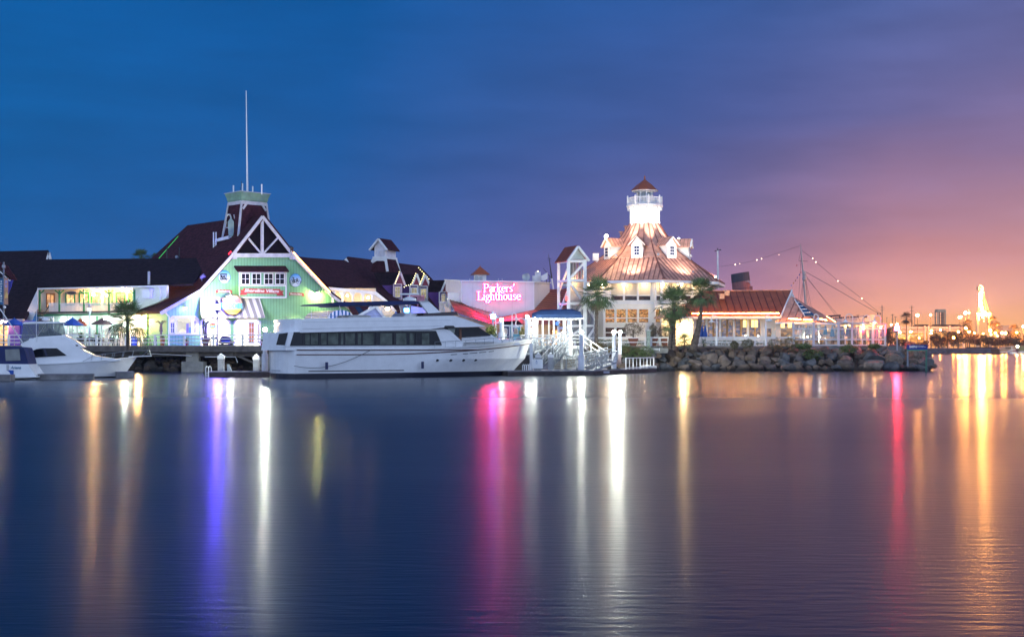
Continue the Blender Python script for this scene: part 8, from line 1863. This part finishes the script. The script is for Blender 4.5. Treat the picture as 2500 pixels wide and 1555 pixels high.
# moored tour boat at the far right
tb=thing('tour_boat','moored wooden-bowed tour boat with white cabin at the far right','boat',PZ(2460,610,0)); Yb=612
MB().hexa([PZ(2422,Yb,0),PZ(2441,Yb-3,0),PZ(2441,Yb+3,0),PZ(2424,Yb+1,0),P(2418,852,Yb),P(2440,852,Yb-3),P(2440,852,Yb+3),P(2420,852,Yb+1)]).build('bow',M('bow_brown',(.20,.08,.035)),tb)
MB().ext([P(2441,854,Yb),P(2455,846,Yb),P(2480,844,Yb),P(2480,860,Yb),P(2442,862,Yb)],(0,5,0)).build('cabin',M('tour_cream',(.50,.30,.18)),tb)
for x in (2455,2460,2465): MB().ext([P(x,848,Yb-.1),P(x+3,848,Yb-.1),P(x+3,851.5,Yb-.1),P(x,851.5,Yb-.1)],(0,.1,0)).build('window',darkglass,tb)
MB().ext([P(2442,861,Yb-1),P(2458,860,Yb-1),P(2470,854,Yb-1),P(2482,856,Yb-1),P(2486,862,Yb-1),P(2445,863,Yb-1)],(0,6,0)).build('hull',M('tour_red',(.30,.04,.04)),tb); mb=MB(); mb.tube([P(2442,860.3,Yb-1.2),P(2458,859.5,Yb-1.2),P(2470,854,Yb-1.2),P(2480,854.5,Yb-1.2)],.18,5); mb.build('white_stripe',white,tb)
wb=thing('white_barge','low white boat hull at the right edge','boat',PZ(2492,615,0)); MB().ext([P(2490,858,615),P(2520,857,615),P(2520,863.5,615),P(2489,863.5,615)],(0,5,0)).build('hull',white,wb); MB().ext([P(2486,845,616),P(2520,843,616),P(2520,857,616),P(2490,857,616)],(0,4,0)).build('cabin',M('tan_cabin',(.35,.28,.10)),wb)
wb=thing('white_barge','pale low boat between the tour boat and the right edge boat','boat',PZ(2474,606,0)); MB().ext([P(2465,859,608),P(2485,859,608),P(2484,864,608),P(2466,864,608)],(0,3,0)).build('hull',white,wb); MB().tube([PZ(2470,607,0),P(2470,846,607)],.25,6).build('mast',greytrim,wb)
# ------------------------------------------------------------------ things that are really parts of a bigger one
def absorb(root, parent, label=None):
    """turn a small built-in structure into a part (its main mesh) with sub-parts"""
    ch = list(root.children); main = max(ch, key=lambda o: len(o.data.vertices) if o.name.startswith(('body', 'pole', 'box', 'cap', 'panel')) else 0)
    nm = root.name.split('.')[0]; d = OFF[root.name]-OFF[parent.name]
    main.parent = parent; main.location = d
    for o in ch:
        if o is not main: o.parent = main; o.location = (0, 0, 0)
    if label or root.get('label'): main['label'] = label or root['label']
    bpy.data.objects.remove(root); main.name = nm
fu.name = 'funnel'; OFF['funnel'] = V(fu.location); ms.name = 'mast_tower'; OFF['mast_tower'] = V(ms.location)
absorb(fu, ls); absorb(ms, ls)
absorb(cu_, mb_); absorb(ct_, sb); absorb(pt_, gh)
for o in [o for o in col.objects if o.name.startswith('roof_vent') and o.parent is None]:
    p_ = rs if o.location.y > 158 else wg
    if 'elevator' in o['label']: continue
    absorb(o, p_)
# ------------------------------------------------------------------ haze
hz = bpy.data.materials.new('haze'); hz.use_nodes = True; t = hz.node_tree
for n in list(t.nodes): t.nodes.remove(n)
o_ = t.nodes.new('ShaderNodeOutputMaterial'); pvn = t.nodes.new('ShaderNodeVolumePrincipled'); pvn.inputs['Color'].default_value = (.72,.84,1,1); pvn.inputs['Density'].default_value = .00012; pvn.inputs['Anisotropy'].default_value = .2
t.links.new(pvn.outputs[0], o_.inputs['Volume'])
m = MB(); m.hexa([V((-3100,-300,-2)),V((4100,-300,-2)),V((4100,1650,-2)),V((-3100,1650,-2)),V((-3100,-300,95)),V((4100,-300,95)),V((4100,1650,95)),V((-3100,1650,95))])
tag(m.build('haze', hz), 'thin warm evening haze', None, kind='stuff')
